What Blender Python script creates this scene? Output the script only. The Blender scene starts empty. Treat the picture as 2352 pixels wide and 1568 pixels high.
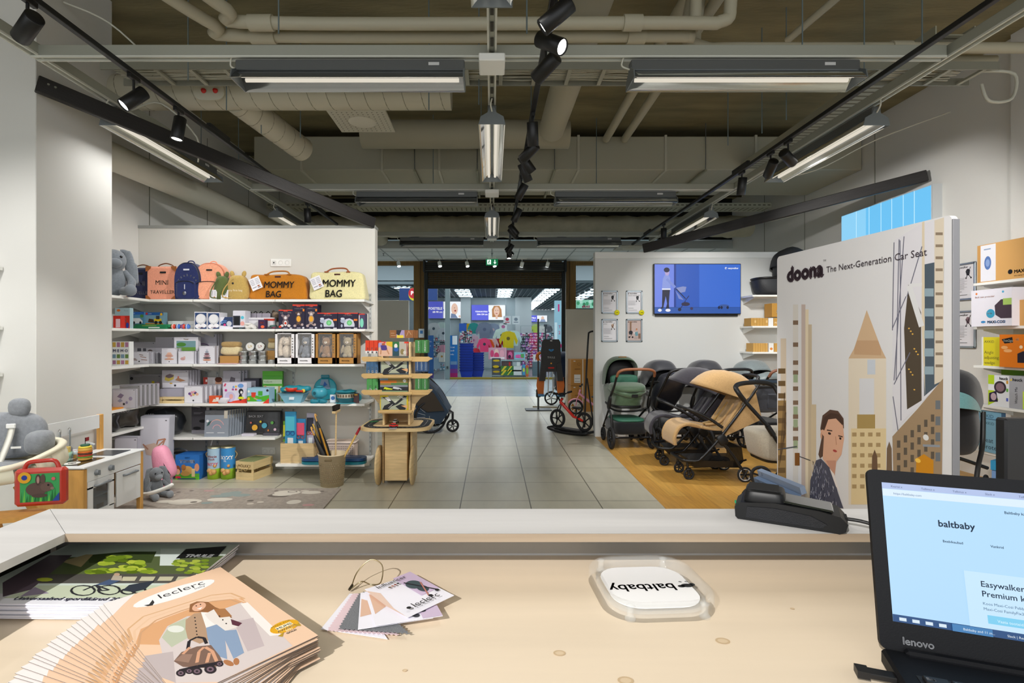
import bpy, math, random
from mathutils import Matrix, Vector, Euler
# ---------------------------------------------------------------- camera, world, exposure, light
F = 1200.0            # focal length in pixels of the 2352 px wide frame
VX, VY = 1130.0, 779.0  # vanishing point of the aisle
CH = 1.42             # camera height
sc = bpy.context.scene
col = sc.collection
cam = bpy.data.cameras.new('camera')
cam.sensor_width = 36.0
cam.lens = 36.0 * F / 2352.0
cam.shift_x = (1176 - VX) / 2352.0
cam.shift_y = (VY - 784) / 2352.0
cam.clip_start = 0.02
cam.clip_end = 200
camo = bpy.data.objects.new('camera', cam)
camo.location = (0, 0, CH)
camo.rotation_euler = (math.pi / 2, 0, 0)
col.objects.link(camo)
sc.camera = camo
w = bpy.data.worlds.new('world')
sc.world = w
w.use_nodes = True
w.node_tree.nodes['Background'].inputs[0].default_value = (0.93, 0.97, 1.0, 1)
w.node_tree.nodes['Background'].inputs[1].default_value = 1.0
sc.view_settings.view_transform = 'Standard'
sc.view_settings.look = 'None'
sc.view_settings.gamma = 1
sc.view_settings.use_curve_mapping = False
sc.view_settings.exposure = 0.55
sc.cycles.use_denoising = True
sc.cycles.max_bounces = 8
sc.cycles.diffuse_bounces = 5
sc.cycles.glossy_bounces = 4
sc.cycles.transmission_bounces = 8
sc.cycles.transparent_max_bounces = 12
sc.cycles.sample_clamp_indirect = 4.0
sc.cycles.caustics_reflective = False
sc.cycles.caustics_refractive = False
def light(kind, name, loc, power, color=(1, 1, 1), size=0.05, sy=None, aim=None, cone=60, blend=0.4):
 d = bpy.data.lights.new(name, kind)
 d.energy = power
 d.color = color
 if kind == 'AREA':
  d.shape = 'RECTANGLE'
  d.size = size
  d.size_y = sy or size
  d.spread = math.radians(160)
 else:
  d.shadow_soft_size = size
 if kind == 'SPOT':
  d.spot_size = math.radians(cone)
  d.spot_blend = blend
 o = bpy.data.objects.new(name, d)
 o.location = loc
 if aim is not None:
  o.rotation_euler = (Vector(aim) - Vector(loc)).to_track_quat('-Z', 'Y').to_euler()
 col.objects.link(o)
 return o
# large ceiling-hung luminaires (two fluorescent tubes each), mostly off, a weak downward glow is added; housings are built further down
WARM = (1.0, 0.96, 0.88)
COOL = (0.90, 0.96, 1.0)
LUMS = []   # (x, y, z, length, along) along: 'x' or 'y'
D1, D2, D3 = 3.45, 6.5, 9.4
for dd, xs in ((D1, (-0.93, 1.66)), (D2, (-0.93, 1.53)), (D3, (-0.9, 1.56))):
 for x in xs:
  LUMS.append((x, dd, 3.18, 1.5, 'x'))
for x, ys in ((0.0, (1.9, 4.83, 7.95)), (-2.98, (1.9, 4.85, 7.95)), (3.02, (1.75, 4.85, 7.95))):
 for y in ys:
  LUMS.append((x, y, 3.18, 1.45, 'y'))
for (x, y, z, L, a) in LUMS:
 P = {(-2.98, 4.85): 7.0, (3.02, 1.75): 16.0, (3.02, 4.85): 3.0, (-2.98, 1.9): 10.0, (0.0, 1.9): 6.0}.get((x, y), 0.45)
 light('AREA', 'tube_light', (x, y, z - 0.088), P, (1, 0.99, 0.96), L * 0.9 if a == 'x' else 0.1, 0.1 if a == 'x' else L * 0.9, aim=(x, y, 0))
light('AREA', 'mall_fill_light', (0, 16.0, 4.5), 300, COOL, 12, 3.5, aim=(0, 16, 0))  # unseen area light added to brighten the mall passage
# ---------------------------------------------------------------- helpers
PI = math.pi
rnd = random.Random(7)
def X(px, D): return (px - VX) * D / F
def Z(py, D): return CH - (py - VY) * D / F
def at(px, py, D): return Vector((X(px, D), D, Z(py, D)))
def lin(h):
 if isinstance(h, tuple): return h
 h = h.lstrip('#')
 c = [int(h[i:i + 2], 16) / 255 for i in (0, 2, 4)]
 return tuple(v / 12.92 if v <= 0.04045 else ((v + 0.055) / 1.055) ** 2.4 for v in c)
_m = {}
def mat(hexc, rough=0.6, metal=0.0, noise=0.0, scale=8, bump=0.0, bscale=60, emit=0.0, alpha=1.0, trans=0.0, stretch=(1, 1, 1), spec=0.5, coat=0.0, sheen=0.0, kind=None):
 key = (hexc, rough, metal, noise, scale, bump, bscale, emit, alpha, trans, stretch, spec, coat, sheen, kind)
 if key in _m: return _m[key]
 m = bpy.data.materials.new('m_%s_%d' % (str(hexc).strip('#'), len(_m)))
 m.use_nodes = True
 nt = m.node_tree
 b = nt.nodes['Principled BSDF']
 c = lin(hexc)
 b.inputs['Base Color'].default_value = (*c, 1)
 b.inputs['Roughness'].default_value = rough
 b.inputs['Metallic'].default_value = metal
 b.inputs['Specular IOR Level'].default_value = spec
 b.inputs['Coat Weight'].default_value = coat
 b.inputs['Sheen Weight'].default_value = sheen
 b.inputs['Alpha'].default_value = alpha
 b.inputs['Transmission Weight'].default_value = trans
 if trans: b.inputs['IOR'].default_value = 1.45
 if emit:
  b.inputs['Emission Color'].default_value = (*c, 1)
  b.inputs['Emission Strength'].default_value = emit
  b.inputs['Base Color'].default_value = (*[v * 0.1 for v in c], 1)
 if noise or bump or kind:
  tc = nt.nodes.new('ShaderNodeTexCoord')
  mp = nt.nodes.new('ShaderNodeMapping')
  mp.inputs['Scale'].default_value = stretch
  nt.links.new(tc.outputs['Object'], mp.inputs['Vector'])
  if noise:
   n = nt.nodes.new('ShaderNodeTexNoise')
   n.inputs['Scale'].default_value = scale
   n.inputs['Detail'].default_value = 6
   nt.links.new(mp.outputs[0], n.inputs['Vector'])
   r = nt.nodes.new('ShaderNodeValToRGB')
   r.color_ramp.elements[0].position = 0.3
   r.color_ramp.elements[1].position = 0.72
   r.color_ramp.elements[0].color = (*[v * (1 - noise) for v in c], 1)
   r.color_ramp.elements[1].color = (*[min(1, v * (1 + noise * 0.6)) for v in c], 1)
   nt.links.new(n.outputs['Fac'], r.inputs['Fac'])
   nt.links.new(r.outputs[0], b.inputs['Base Color'])
  if bump:
   n2 = nt.nodes.new('ShaderNodeTexNoise')
   n2.inputs['Scale'].default_value = bscale
   n2.inputs['Detail'].default_value = 4
   nt.links.new(mp.outputs[0], n2.inputs['Vector'])
   bp = nt.nodes.new('ShaderNodeBump')
   bp.inputs['Strength'].default_value = bump
   bp.inputs['Distance'].default_value = 0.01
   nt.links.new(n2.outputs['Fac'], bp.inputs['Height'])
   nt.links.new(bp.outputs[0], b.inputs['Normal'])
 _m[key] = m
 return m
def pm(h): return mat(h, 0.55, spec=0.3)             # printed paper / card
def plastic(h, r=0.35): return mat(h, r)
def cloth(h): return mat(h, 0.9, noise=0.12, scale=90, bump=0.25, bscale=500, spec=0.15, sheen=0.3)
def metal(h, r=0.35): return mat(h, r, 1.0)
def em(h, s=1.0): return mat(h, 0.5, emit=s * 0.68)
PLY = mat('#d9bd8c', 0.5, noise=0.16, scale=6, stretch=(1, 1, 9))
PINE = mat('#d8a358', 0.45, noise=0.15, scale=5, stretch=(6, 6, 1))
WHITE = mat('#f2f2ee', 0.45)
WALLW = mat('#dedcd0', 0.75, bump=0.03, bscale=200)
BLACK = mat('#131315', 0.45)
RUBBER = mat('#17171a', 0.75)
GREYM = mat('#8b9094', 0.35, 0.8)
CHROME = metal('#d4d4d4', 0.2)
GLASS = mat('#f4fbfa', 0.02, trans=1.0)
_txt = {}
def text_mesh(s, bold=0.0, res=3):
 k = (s, bold, res)
 if k in _txt: return _txt[k]
 cu = bpy.data.curves.new('t', 'FONT')
 cu.body = s
 cu.size = 1.0
 cu.offset = bold
 cu.resolution_u = res
 ob = bpy.data.objects.new('t', cu)
 col.objects.link(ob)
 dg = bpy.context.evaluated_depsgraph_get()
 me = bpy.data.meshes.new_from_object(ob.evaluated_get(dg))
 vs = [v.co.copy() for v in me.vertices]
 fs = [tuple(p.vertices) for p in me.polygons]
 bpy.data.objects.remove(ob)
 bpy.data.curves.remove(cu)
 bpy.data.meshes.remove(me)
 if vs:
  x0 = min(v.x for v in vs); x1 = max(v.x for v in vs)
 else: x0 = x1 = 0
 _txt[k] = (vs, fs, x0, x1)
 return _txt[k]
class MB:
 def __init__(s, M=None):
  s.v = []; s.f = []; s.fm = []; s.sm = []; s.mats = []; s.M = M or Matrix.Identity(4)
 def mi(s, m):
  if m not in s.mats: s.mats.append(m)
  return s.mats.index(m)
 def add(s, vs, fs, m, smooth=False, M=None):
  if isinstance(m, str): m = pm(m)
  T = s.M @ M if M is not None else s.M
  b = len(s.v)
  s.v += [tuple(T @ Vector(v)) for v in vs]
  i = s.mi(m)
  for f in fs:
   s.f.append(tuple(b + k for k in f)); s.fm.append(i); s.sm.append(smooth)
  return s
 def box(s, c, d, m, rot=None, ch=0.0, M=None):
  x, y, z = (k / 2 for k in d)
  T = Matrix.Translation(c)
  if rot: T = T @ Euler(rot).to_matrix().to_4x4()
  if M is not None: T = M @ T
  if ch <= 0:
   vs = [(a * x, b * y, e * z) for a in (-1, 1) for b in (-1, 1) for e in (-1, 1)]
   fs = [(0, 1, 3, 2), (4, 6, 7, 5), (0, 4, 5, 1), (2, 3, 7, 6), (0, 2, 6, 4), (1, 5, 7, 3)]
   return s.add(vs, fs, m, False, T)
  ch = min(ch, x * .95, y * .95, z * .95)
  vs = []; idx = {}
  for a in (-1, 1):
   for b in (-1, 1):
    for e in (-1, 1):
     for ax in range(3):
      p = [a * x, b * y, e * z]
      for q in range(3):
       if q != ax: p[q] -= (a, b, e)[q] * ch
      idx[(a, b, e, ax)] = len(vs); vs.append(tuple(p))
  fs = []
  for ax in range(3):
   o = [q for q in range(3) if q != ax]
   for sg in (-1, 1):
    r = []
    for (p, q) in ((-1, -1), (1, -1), (1, 1), (-1, 1)):
     k = [0, 0, 0]; k[ax] = sg; k[o[0]] = p; k[o[1]] = q
     r.append(idx[(*k, ax)])
    fs.append(tuple(r))
  for ax in range(3):
   o = [q for q in range(3) if q != ax]
   for p in (-1, 1):
    for q in (-1, 1):
     k0 = [0, 0, 0]; k0[ax] = -1; k0[o[0]] = p; k0[o[1]] = q
     k1 = list(k0); k1[ax] = 1
     fs.append((idx[(*k0, o[0])], idx[(*k1, o[0])], idx[(*k1, o[1])], idx[(*k0, o[1])]))
  for a in (-1, 1):
   for b in (-1, 1):
    for e in (-1, 1):
     fs.append((idx[(a, b, e, 0)], idx[(a, b, e, 1)], idx[(a, b, e, 2)]))
  return s.add(vs, fs, m, False, T)
 def tube(s, pts, r, m, n=8, closed=False, caps=True, M=None, flat=1.0):
  pts = [Vector(p) for p in pts]
  N = len(pts)
  rs = r if isinstance(r, (list, tuple)) else [r] * N
  vs = []; fs = []
  up = None
  for i, p in enumerate(pts):
   a = pts[(i - 1) % N] if (closed or i > 0) else p
   b = pts[(i + 1) % N] if (closed or i < N - 1) else p
   t = (b - a)
   if t.length < 1e-9: t = Vector((0, 0, 1))
   t.normalize()
   if up is None:
    up = Vector((0, 0, 1)) if abs(t.z) < 0.9 else Vector((1, 0, 0))
   u = (up - t * up.dot(t))
   if u.length < 1e-6: u = t.orthogonal()
   u.normalize(); up = u
   wv = t.cross(u)
   for k in range(n):
    an = 2 * PI * k / n
    vs.append(p + (u * math.cos(an) + wv * math.sin(an) * flat) * rs[i])
  R = N if closed else N - 1
  for i in range(R):
   j = (i + 1) % N
   for k in range(n):
    l = (k + 1) % n
    fs.append((i * n + k, i * n + l, j * n + l, j * n + k))
  s.add(vs, fs, m, True, M)
  if caps and not closed:
   s.add(vs[:n], [tuple(range(n))[::-1]], m, False, M)
   s.add(vs[-n:], [tuple(range(n))], m, False, M)
  return s
 def cyl(s, p0, p1, r, m, n=16, r1=None, M=None, caps=True):
  return s.tube([p0, p1], [r, r if r1 is None else r1], m, n, M=M, caps=caps)
 def lathe(s, prof, m, n=24, c=(0, 0, 0), M=None, ax=None, sx=1.0, sy=1.0):
  T = Matrix.Translation(c)
  if ax is not None: T = T @ Vector((0, 0, 1)).rotation_difference(Vector(ax)).to_matrix().to_4x4()
  if M is not None: T = M @ T
  vs = []; fs = []
  for (r, z) in prof:
   for k in range(n):
    a = 2 * PI * k / n
    vs.append((r * math.cos(a) * sx, r * math.sin(a) * sy, z))
  for i in range(len(prof) - 1):
   for k in range(n):
    l = (k + 1) % n
    fs.append((i * n + k, i * n + l, (i + 1) * n + l, (i + 1) * n + k))
  return s.add(vs, fs, m, True, T)
 def prism(s, poly, h, m, M=None, smooth=False):
  n = len(poly)
  vs = [(x, y, 0) for x, y in poly] + [(x, y, h) for x, y in poly]
  s.add(vs, [tuple(range(n))[::-1], tuple(range(n, 2 * n))], m, False, M)
  s.add(vs, [(i, (i + 1) % n, n + (i + 1) % n, n + i) for i in range(n)], m, smooth, M)
  return s
 def sq(s, c, r, m, e1=1.0, e2=1.0, nu=20, nv=12, rot=None, fn=None, M=None):
  def p(v, e): return math.copysign(abs(v) ** e, v)
  T = Matrix.Translation(c)
  if rot: T = T @ Euler(rot).to_matrix().to_4x4()
  if M is not None: T = M @ T
  vs = []; fs = []
  for i in range(nv + 1):
   a = -PI / 2 + PI * i / nv
   for k in range(nu):
    b = 2 * PI * k / nu
    q = Vector((r[0] * p(math.cos(a), e1) * p(math.cos(b), e2), r[1] * p(math.cos(a), e1) * p(math.sin(b), e2), r[2] * p(math.sin(a), e1)))
    if fn: q = Vector(fn(q))
    vs.append(q)
  for i in range(nv):
   for k in range(nu):
    l = (k + 1) % nu
    fs.append((i * nu + k, i * nu + l, (i + 1) * nu + l, (i + 1) * nu + k))
  return s.add(vs, fs, m, True, T)
 def grid(s, fn, nu, nv, m, th=0.0, M=None, cu=False):
  P = [[Vector(fn(i / nu, j / nv)) for j in range(nv + 1)] for i in range(nu + 1)]
  vs = [P[i][j] for i in range(nu + 1) for j in range(nv + 1)]
  W = nv + 1
  fs = [(i * W + j, (i + 1) * W + j, (i + 1) * W + j + 1, i * W + j + 1) for i in range(nu) for j in range(nv)]
  if not th: return s.add(vs, fs, m, True, M)
  N = [[None] * W for _ in range(nu + 1)]
  for i in range(nu + 1):
   for j in range(W):
    du = P[min(i + 1, nu)][j] - P[max(i - 1, 0)][j]
    dv = P[i][min(j + 1, nv)] - P[i][max(j - 1, 0)]
    k = du.cross(dv)
    if k.length < 1e-12: k = Vector((0, 0, 1))
    N[i][j] = k.normalized()
  B = len(vs)
  vs += [P[i][j] - N[i][j] * th for i in range(nu + 1) for j in range(W)]
  fs += [tuple(B + q for q in f[::-1]) for f in fs]
  for i in range(nu):
   for j in (0, nv):
    a, b = i * W + j, (i + 1) * W + j
    fs.append((a, b, B + b, B + a))
  for j in range(nv):
   for i in (0, nu):
    a, b = i * W + j, i * W + j + 1
    fs.append((a, b, B + b, B + a))
  return s.add(vs, fs, m, True, M)
 def text(s, t, m, M=None, size=0.1, align='l', bold=0.0, res=3, wid=None, sx=1.0):
  vs, fs, x0, x1 = text_mesh(t, 0.0, res)
  if not vs: return s
  k = size
  if wid: k = wid / (x1 - x0)
  off = {'l': 0, 'c': -(x0 + x1) / 2, 'r': -x1}[align]
  q = bold * 1.1
  for ox, oy in (((0, 0),) if not bold else ((-q, 0), (q, 0), (0, q), (0, -q))): s.add([((v.x + off + ox) * k * sx, (v.y + oy) * k, 0) for v in vs], fs, m, False, M)
  return s
 def build(s, name, parent=None):
  me = bpy.data.meshes.new(name)
  me.from_pydata(s.v, [], s.f)
  for m in s.mats: me.materials.append(m)
  me.polygons.foreach_set('material_index', s.fm)
  me.polygons.foreach_set('use_smooth', s.sm)
  me.update()
  o = bpy.data.objects.new(name, me)
  col.objects.link(o)
  if parent is not None: o.parent = parent
  return o
def cl(v, m): return min(max(v, 0), m)
def R(x=0, y=0, z=0): return Euler((x, y, z)).to_matrix().to_4x4()
def Tr(x, y=None, z=None): return Matrix.Translation(x if y is None else (x, y, z))
def face(M, W, H, items, mb, z0=0.0003, tot=0.004):
 z = z0; dz = min(0.0003, tot / max(1, len(items)))
 for it in items:
  k = it[0]
  if k == 'r':
   _, x0, y0, x1, y1, c = it[:6]
   mb.add([(x0 * W, y0 * H, z), (x1 * W, y0 * H, z), (x1 * W, y1 * H, z), (x0 * W, y1 * H, z)], [(0, 1, 2, 3)], c, False, M)
  elif k == 'e':
   _, cx, cy, rx, ry, c = it[:6]
   n = 20
   mb.add([(cl(cx * W + rx * W * math.cos(2 * PI * i / n), W), cl(cy * H + ry * H * math.sin(2 * PI * i / n), H), z) for i in range(n)], [tuple(range(n))], c, False, M)
  elif k == 'c':
   _, cx, cy, r, c = it[:5]
   n = 20
   mb.add([(cx * W + r * H * math.cos(2 * PI * i / n), cy * H + r * H * math.sin(2 * PI * i / n), z) for i in range(n)], [tuple(range(n))], c, False, M)
  elif k == 'a':   # arc band: cx, cy, r0, r1, a0, a1 (deg), radii in H
   _, cx, cy, r0, r1, a0, a1, c = it[:8]
   n = 16; vs = []
   for i in range(n + 1):
    a = math.radians(a0 + (a1 - a0) * i / n)
    vs += [(cl(cx * W + r0 * H * math.cos(a), W), cl(cy * H + r0 * H * math.sin(a), H), z), (cl(cx * W + r1 * H * math.cos(a), W), cl(cy * H + r1 * H * math.sin(a), H), z)]
   mb.add(vs, [(2 * i, 2 * i + 1, 2 * i + 3, 2 * i + 2) for i in range(n)], c, False, M)
  elif k == 'p':
   _, pts, c = it[:3]
   mb.add([(x * W, y * H, z) for x, y in pts], [tuple(range(len(pts)))], c, False, M)
  elif k == 'l':
   _, x0, y0, x1, y1, t, c = it[:7]
   a = Vector((x0 * W, y0 * H, z)); b = Vector((x1 * W, y1 * H, z)); d = (b - a).normalized(); n = Vector((-d.y, d.x, 0)) * t * H / 2
   mb.add([a - n, b - n, b + n, a + n], [(0, 1, 2, 3)], c, False, M)
  elif k == 't':   # x, y, size(H), string, mat, [align, bold, rot, wid(W)]
   _, x, y, sz, t, c = it[:6]
   al = it[6] if len(it) > 6 else 'l'; bo = it[7] if len(it) > 7 else 0.0
   ro = it[8] if len(it) > 8 else 0; wd = it[9] if len(it) > 9 else None
   mb.text(t, c, M @ Tr(x * W, y * H, z) @ R(0, 0, ro), sz * H, al, bo, 2, wid=wd * W if wd else None)
  z += dz
def front(w, h, y=0.0, z=0.0): return Tr(-w / 2, y, z) @ R(PI / 2, 0, 0)    # face of a box looking at -Y
USED = {}
def tag(o, label, cat, group=None, kind=None):
 o['label'] = label; o['category'] = cat
 if group: o['group'] = group
 if kind: o['kind'] = kind
 return o
def struct(name, mb):
 o = mb.build(name); o['kind'] = 'structure'; return o
def place(o, loc, rz=0.0, rot=None, sc_=None):
 o.location = loc
 o.rotation_euler = rot if rot else (0, 0, rz)
 if sc_: o.scale = (sc_,) * 3 if isinstance(sc_, (int, float)) else sc_
 return o
def thing(name, label, cat, loc=(0, 0, 0), rz=0.0, group=None, rot=None):
 o = bpy.data.objects.new(name, None)
 o.empty_display_size = 0.05
 col.objects.link(o)
 place(o, loc, rz, rot)
 return tag(o, label, cat, group)
def solo(name, mb, label, cat, loc=(0, 0, 0), rz=0.0, group=None, rot=None):
 o = mb.build(name)
 place(o, loc, rz, rot)
 return tag(o, label, cat, group)
def kids(o): return [c for c in KIDS if c.parent == o]
def dup(root, loc, rz=None, label=None, group=None, rot=None, sc_=None):
 r = root.copy(); col.objects.link(r)
 r.location = loc
 if rot: r.rotation_euler = rot
 elif rz is not None: r.rotation_euler = (0, 0, rz)
 if sc_: r.scale = (sc_,) * 3 if isinstance(sc_, (int, float)) else sc_
 if label: r['label'] = label
 if group: r['group'] = group
 def rec(a, b):
  for ch in list(a.children):
   c = ch.copy(); col.objects.link(c); c.parent = b
   rec(ch, c)
 rec(root, r)
 return r
def arc(c, r, a0, a1, n, plane='xz', ry=None):
 out = []
 ry = ry or r
 for i in range(n + 1):
  a = math.radians(a0 + (a1 - a0) * i / n)
  u, v = r * math.cos(a), ry * math.sin(a)
  if plane == 'xz': out.append((c[0] + u, c[1], c[2] + v))
  elif plane == 'xy': out.append((c[0] + u, c[1] + v, c[2]))
  else: out.append((c[0], c[1] + u, c[2] + v))
 return out
def smoothpath(pts, k=5):
 P = [Vector(p) for p in pts]
 out = []
 for i in range(len(P) - 1):
  p0 = P[max(i - 1, 0)]; p1 = P[i]; p2 = P[i + 1]; p3 = P[min(i + 2, len(P) - 1)]
  for j in range(k):
   t = j / k
   out.append(0.5 * ((2 * p1) + (p2 - p0) * t + (2 * p0 - 5 * p1 + 4 * p2 - p3) * t * t + (3 * p1 - p0 - 3 * p2 + p3) * t ** 3))
 out.append(P[-1])
 return out
def rrect(w, h, r, n=4):
 out = []
 for (cx, cy, a0) in ((w / 2 - r, h / 2 - r, 0), (-w / 2 + r, h / 2 - r, 90), (-w / 2 + r, -h / 2 + r, 180), (w / 2 - r, -h / 2 + r, 270)):
  for i in range(n + 1):
   a = math.radians(a0 + 90 * i / n)
   out.append((cx + r * math.cos(a), cy + r * math.sin(a)))
 return out
# ---------------------------------------------------------------- room shell
def floor_mat(name, c1, c2, cm, bw, rh, mortar, loc, rough, rot=0.0, offset=0.0, noise=0.12, nscale=(2, 2, 2), bias=0.0, rvar=0.0):
 m = bpy.data.materials.new(name); m.use_nodes = True
 nt = m.node_tree; b = nt.nodes['Principled BSDF']
 tc = nt.nodes.new('ShaderNodeTexCoord'); mp = nt.nodes.new('ShaderNodeMapping')
 mp.inputs['Location'].default_value = loc; mp.inputs['Rotation'].default_value = (0, 0, rot)
 nt.links.new(tc.outputs['Object'], mp.inputs['Vector'])
 br = nt.nodes.new('ShaderNodeTexBrick')
 br.offset = offset; br.squash = 1.0
 for k, v in (('Scale', 1.0), ('Mortar Size', mortar), ('Brick Width', bw), ('Row Height', rh), ('Bias', bias), ('Mortar Smooth', 0.1)):
  br.inputs[k].default_value = v
 br.inputs['Color1'].default_value = (*lin(c1), 1); br.inputs['Color2'].default_value = (*lin(c2), 1); br.inputs['Mortar'].default_value = (*lin(cm), 1)
 nt.links.new(mp.outputs[0], br.inputs['Vector'])
 n = nt.nodes.new('ShaderNodeTexNoise'); n.inputs['Scale'].default_value = 3; n.inputs['Detail'].default_value = 8
 mp2 = nt.nodes.new('ShaderNodeMapping'); mp2.inputs['Scale'].default_value = nscale
 nt.links.new(tc.outputs['Object'], mp2.inputs['Vector']); nt.links.new(mp2.outputs[0], n.inputs['Vector'])
 mr = nt.nodes.new('ShaderNodeMapRange'); mr.inputs['From Min'].default_value = 0.3; mr.inputs['From Max'].default_value = 0.7
 mr.inputs['To Min'].default_value = 1 - noise; mr.inputs['To Max'].default_value = 1 + noise
 nt.links.new(n.outputs['Fac'], mr.inputs['Value'])
 mx = nt.nodes.new('ShaderNodeVectorMath'); mx.operation = 'SCALE'
 nt.links.new(br.outputs['Color'], mx.inputs[0]); nt.links.new(mr.outputs[0], mx.inputs['Scale'])
 nt.links.new(mx.outputs[0], b.inputs['Base Color'])
 b.inputs['Roughness'].default_value = rough
 return m
TILE = floor_mat('floor_tile', '#b3af9d', '#b8b4a3', '#5d5a4d', 0.6, 0.587, 0.005, (-0.33, -5.186 + 0.587 * 20, 0), 0.32, noise=0.06, nscale=(3, 0.8, 1))
WOODF = floor_mat('floor_wood', '#c69a4e', '#b98a40', '#8a6528', 1.4, 0.16, 0.0012, (0, 0, 0), 0.38, rot=PI / 2, offset=0.37, noise=0.16, nscale=(14, 1.1, 1))
MALLF = floor_mat('floor_mall', '#8b979a', '#828f93', '#626c70', 1.2, 0.6, 0.006, (0, 0, 0), 0.25, noise=0.08)
CONC = mat('#8d8362', 0.9, noise=0.34, scale=1.6, bump=0.5, bscale=14, stretch=(0.6, 2.4, 1))
STUD = mat('#dbd9d2', 0.7, bump=0.02, bscale=300)
b = MB(); b.box((0.6, 5, -0.05), (13.2, 16, 0.1), TILE); struct('floor', b)
b = MB(); b.prism([(1.44, 3.2), (5.06, 3.2), (5.06, 7.6), (1.50, 7.6)], 0.004, WOODF, Tr(0, 0, 0.0)); struct('floor_wood', b)
b = MB(); b.box((0, 26.5, -0.05), (40, 27, 0.1), MALLF); struct('floor_mall', b)
b = MB(); b.box((0.6, 5.0, 4.42), (14, 16, 0.14), CONC)
for y in (1.0, 3.4, 5.8, 8.2, 10.6): b.box((0.6, y, 4.33), (14, 0.03, 0.05), mat('#4b4634', 0.9))
struct('ceiling', b)
WL = mat('#dddcd8', 0.75, bump=0.03, bscale=220)
b = MB(); b.box((-3.92, 8.8, 2.2), (0.1, 8.5, 4.4), WL); struct('wall_left', b)
b = MB(); b.box((-4.9, 4.16, 2.2), (3.2, 0.76, 4.4), WL, ch=0.004); struct('wall_left_pillar', b)
b = MB(); b.box((-6.0, 0.4, 2.2), (0.1, 6.8, 4.4), WL); struct('wall_left_near', b)
b = MB(); b.box((5.11, 5.0, 2.2), (0.1, 16.0, 4.4), WL)
struct('wall_right', b)
b = MB(); b.box((5.03, 3.55, 2.2), (0.07, 2.97, 4.4), WL, ch=0.004); struct('wall_right_pillar', b)
b = MB(); b.box((-2.575, 5.785, 1.32), (2.59, 0.13, 2.64), STUD, ch=0.003); b.box((-2.575, 5.785, 2.65), (2.6, 0.15, 0.03), mat('#9a9c98', 0.5)); struct('wall_back_left', b)
b = MB(); b.box((3.28, 7.67, 1.345), (3.56, 0.14, 2.69), mat('#dcdedd', 0.7), ch=0.003); b.box((3.28, 7.655, 2.645), (3.57, 0.13, 0.09), mat('#eceeed', 0.5), ch=0.004); struct('wall_back_right', b)
b = MB(); b.box((-2.93, 12.25, 1.165), (1.97, 0.1, 2.33), WL, ch=0.004); struct('wall_low_left', b)
b = MB(); b.box((2.35, 10.8, 1.02), (1.65, 0.1, 2.04), mat('#e4dfd2', 0.7), ch=0.004); struct('wall_low_right', b)
# panel joints on the side walls
b = MB()
for y in (5.9, 7.1, 8.3, 9.5): b.box((-3.868, y, 3.4), (0.006, 0.012, 1.5), mat('#8f8f86', 0.6))
struct('trim_left', b)
b = MB()
for y in (6.9, 8.45, 9.7): b.box((5.058, y, 2.2), (0.006, 0.015, 4.2), mat('#9a9a90', 0.6))
struct('trim_right', b)
# dropped tile ceiling in front of the shop entrance
b = MB(); b.box((0.6, 12.0, 3.39), (9.0, 2.0, 0.05), mat('#d3d8d8', 0.6)); b.box((0.6, 11.0, 3.41), (9.0, 0.04, 0.16), mat('#c9cfcf', 0.6))
for x in [-3.6 + 0.6 * i for i in range(15)]: b.box((x, 12.0, 3.363), (0.025, 2.0, 0.006), mat('#8f989a', 0.6))
for y in (11.6, 12.2, 12.8): b.box((0.6, y, 3.363), (9.0, 0.02, 0.006), mat('#a5acac', 0.6))
struct('ceiling_entrance', b)
BROWNW = mat('#7a5a22', 0.45, noise=0.25, scale=4, stretch=(8, 8, 0.6))
# shop front of wood posts and glass
b = MB()
for x0, x1 in ((-1.95, -1.69), (1.84, 2.09)):
 b.box(((x0 + x1) / 2, 13.1, 1.7), (x1 - x0, 0.2, 3.4), BROWNW, ch=0.008)
 b.box((x1 - 0.09 if x0 < 0 else x0 + 0.09, 12.99, 1.7), (0.012, 0.02, 3.4), mat('#4a3512', 0.6))
b.box((-3.0, 13.1, 3.32), (2.1, 0.16, 0.1), BROWNW); b.box((3.3, 13.1, 3.32), (2.5, 0.16, 0.1), BROWNW)
struct('wall_front_frame', b)
b = MB(); b.box((-2.9, 13.1, 1.66), (1.9, 0.012, 3.3), mat('#0c1416', 0.03, alpha=0.06)); struct('window_1', b)
b = MB(); b.box((3.55, 13.1, 1.66), (2.9, 0.012, 3.3), mat('#0c1416', 0.03, alpha=0.06)); struct('window_2', b)
# rolling grille above the opening
DK = mat('#262a2b', 0.5, 0.4)
t = thing('rolling_shutter', 'dark rolled-up security grille over the shop entrance', 'shutter', (0.07, 12.95, 2.76))
b = MB(); b.box((0, -0.08, 0.44), (3.46, 0.26, 0.22), DK, ch=0.03)
for k in range(5): b.tube([(-1.71, -0.22, 0.35 + k * 0.045), (1.71, -0.22, 0.35 + k * 0.045)], 0.012, mat('#33312a', 0.5, 0.3), 6)
b.build('roller', t)
b = MB()
for k in range(7):
 b.tube([(-1.66, 0, 0.03 + k * 0.047), (1.66, 0, 0.03 + k * 0.047)], 0.010, mat('#3f3a2c', 0.4, 0.5), 6)
for k in range(34): b.box((-1.62 + k * 0.098, 0, 0.15), (0.012, 0.02, 0.31), mat('#3f3a2c', 0.4, 0.5))
b.build('grille', t)
b = MB(); b.box((0, 0, -0.04), (3.34, 0.05, 0.09), DK, ch=0.006); b.build('bottom_rail', t)
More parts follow.
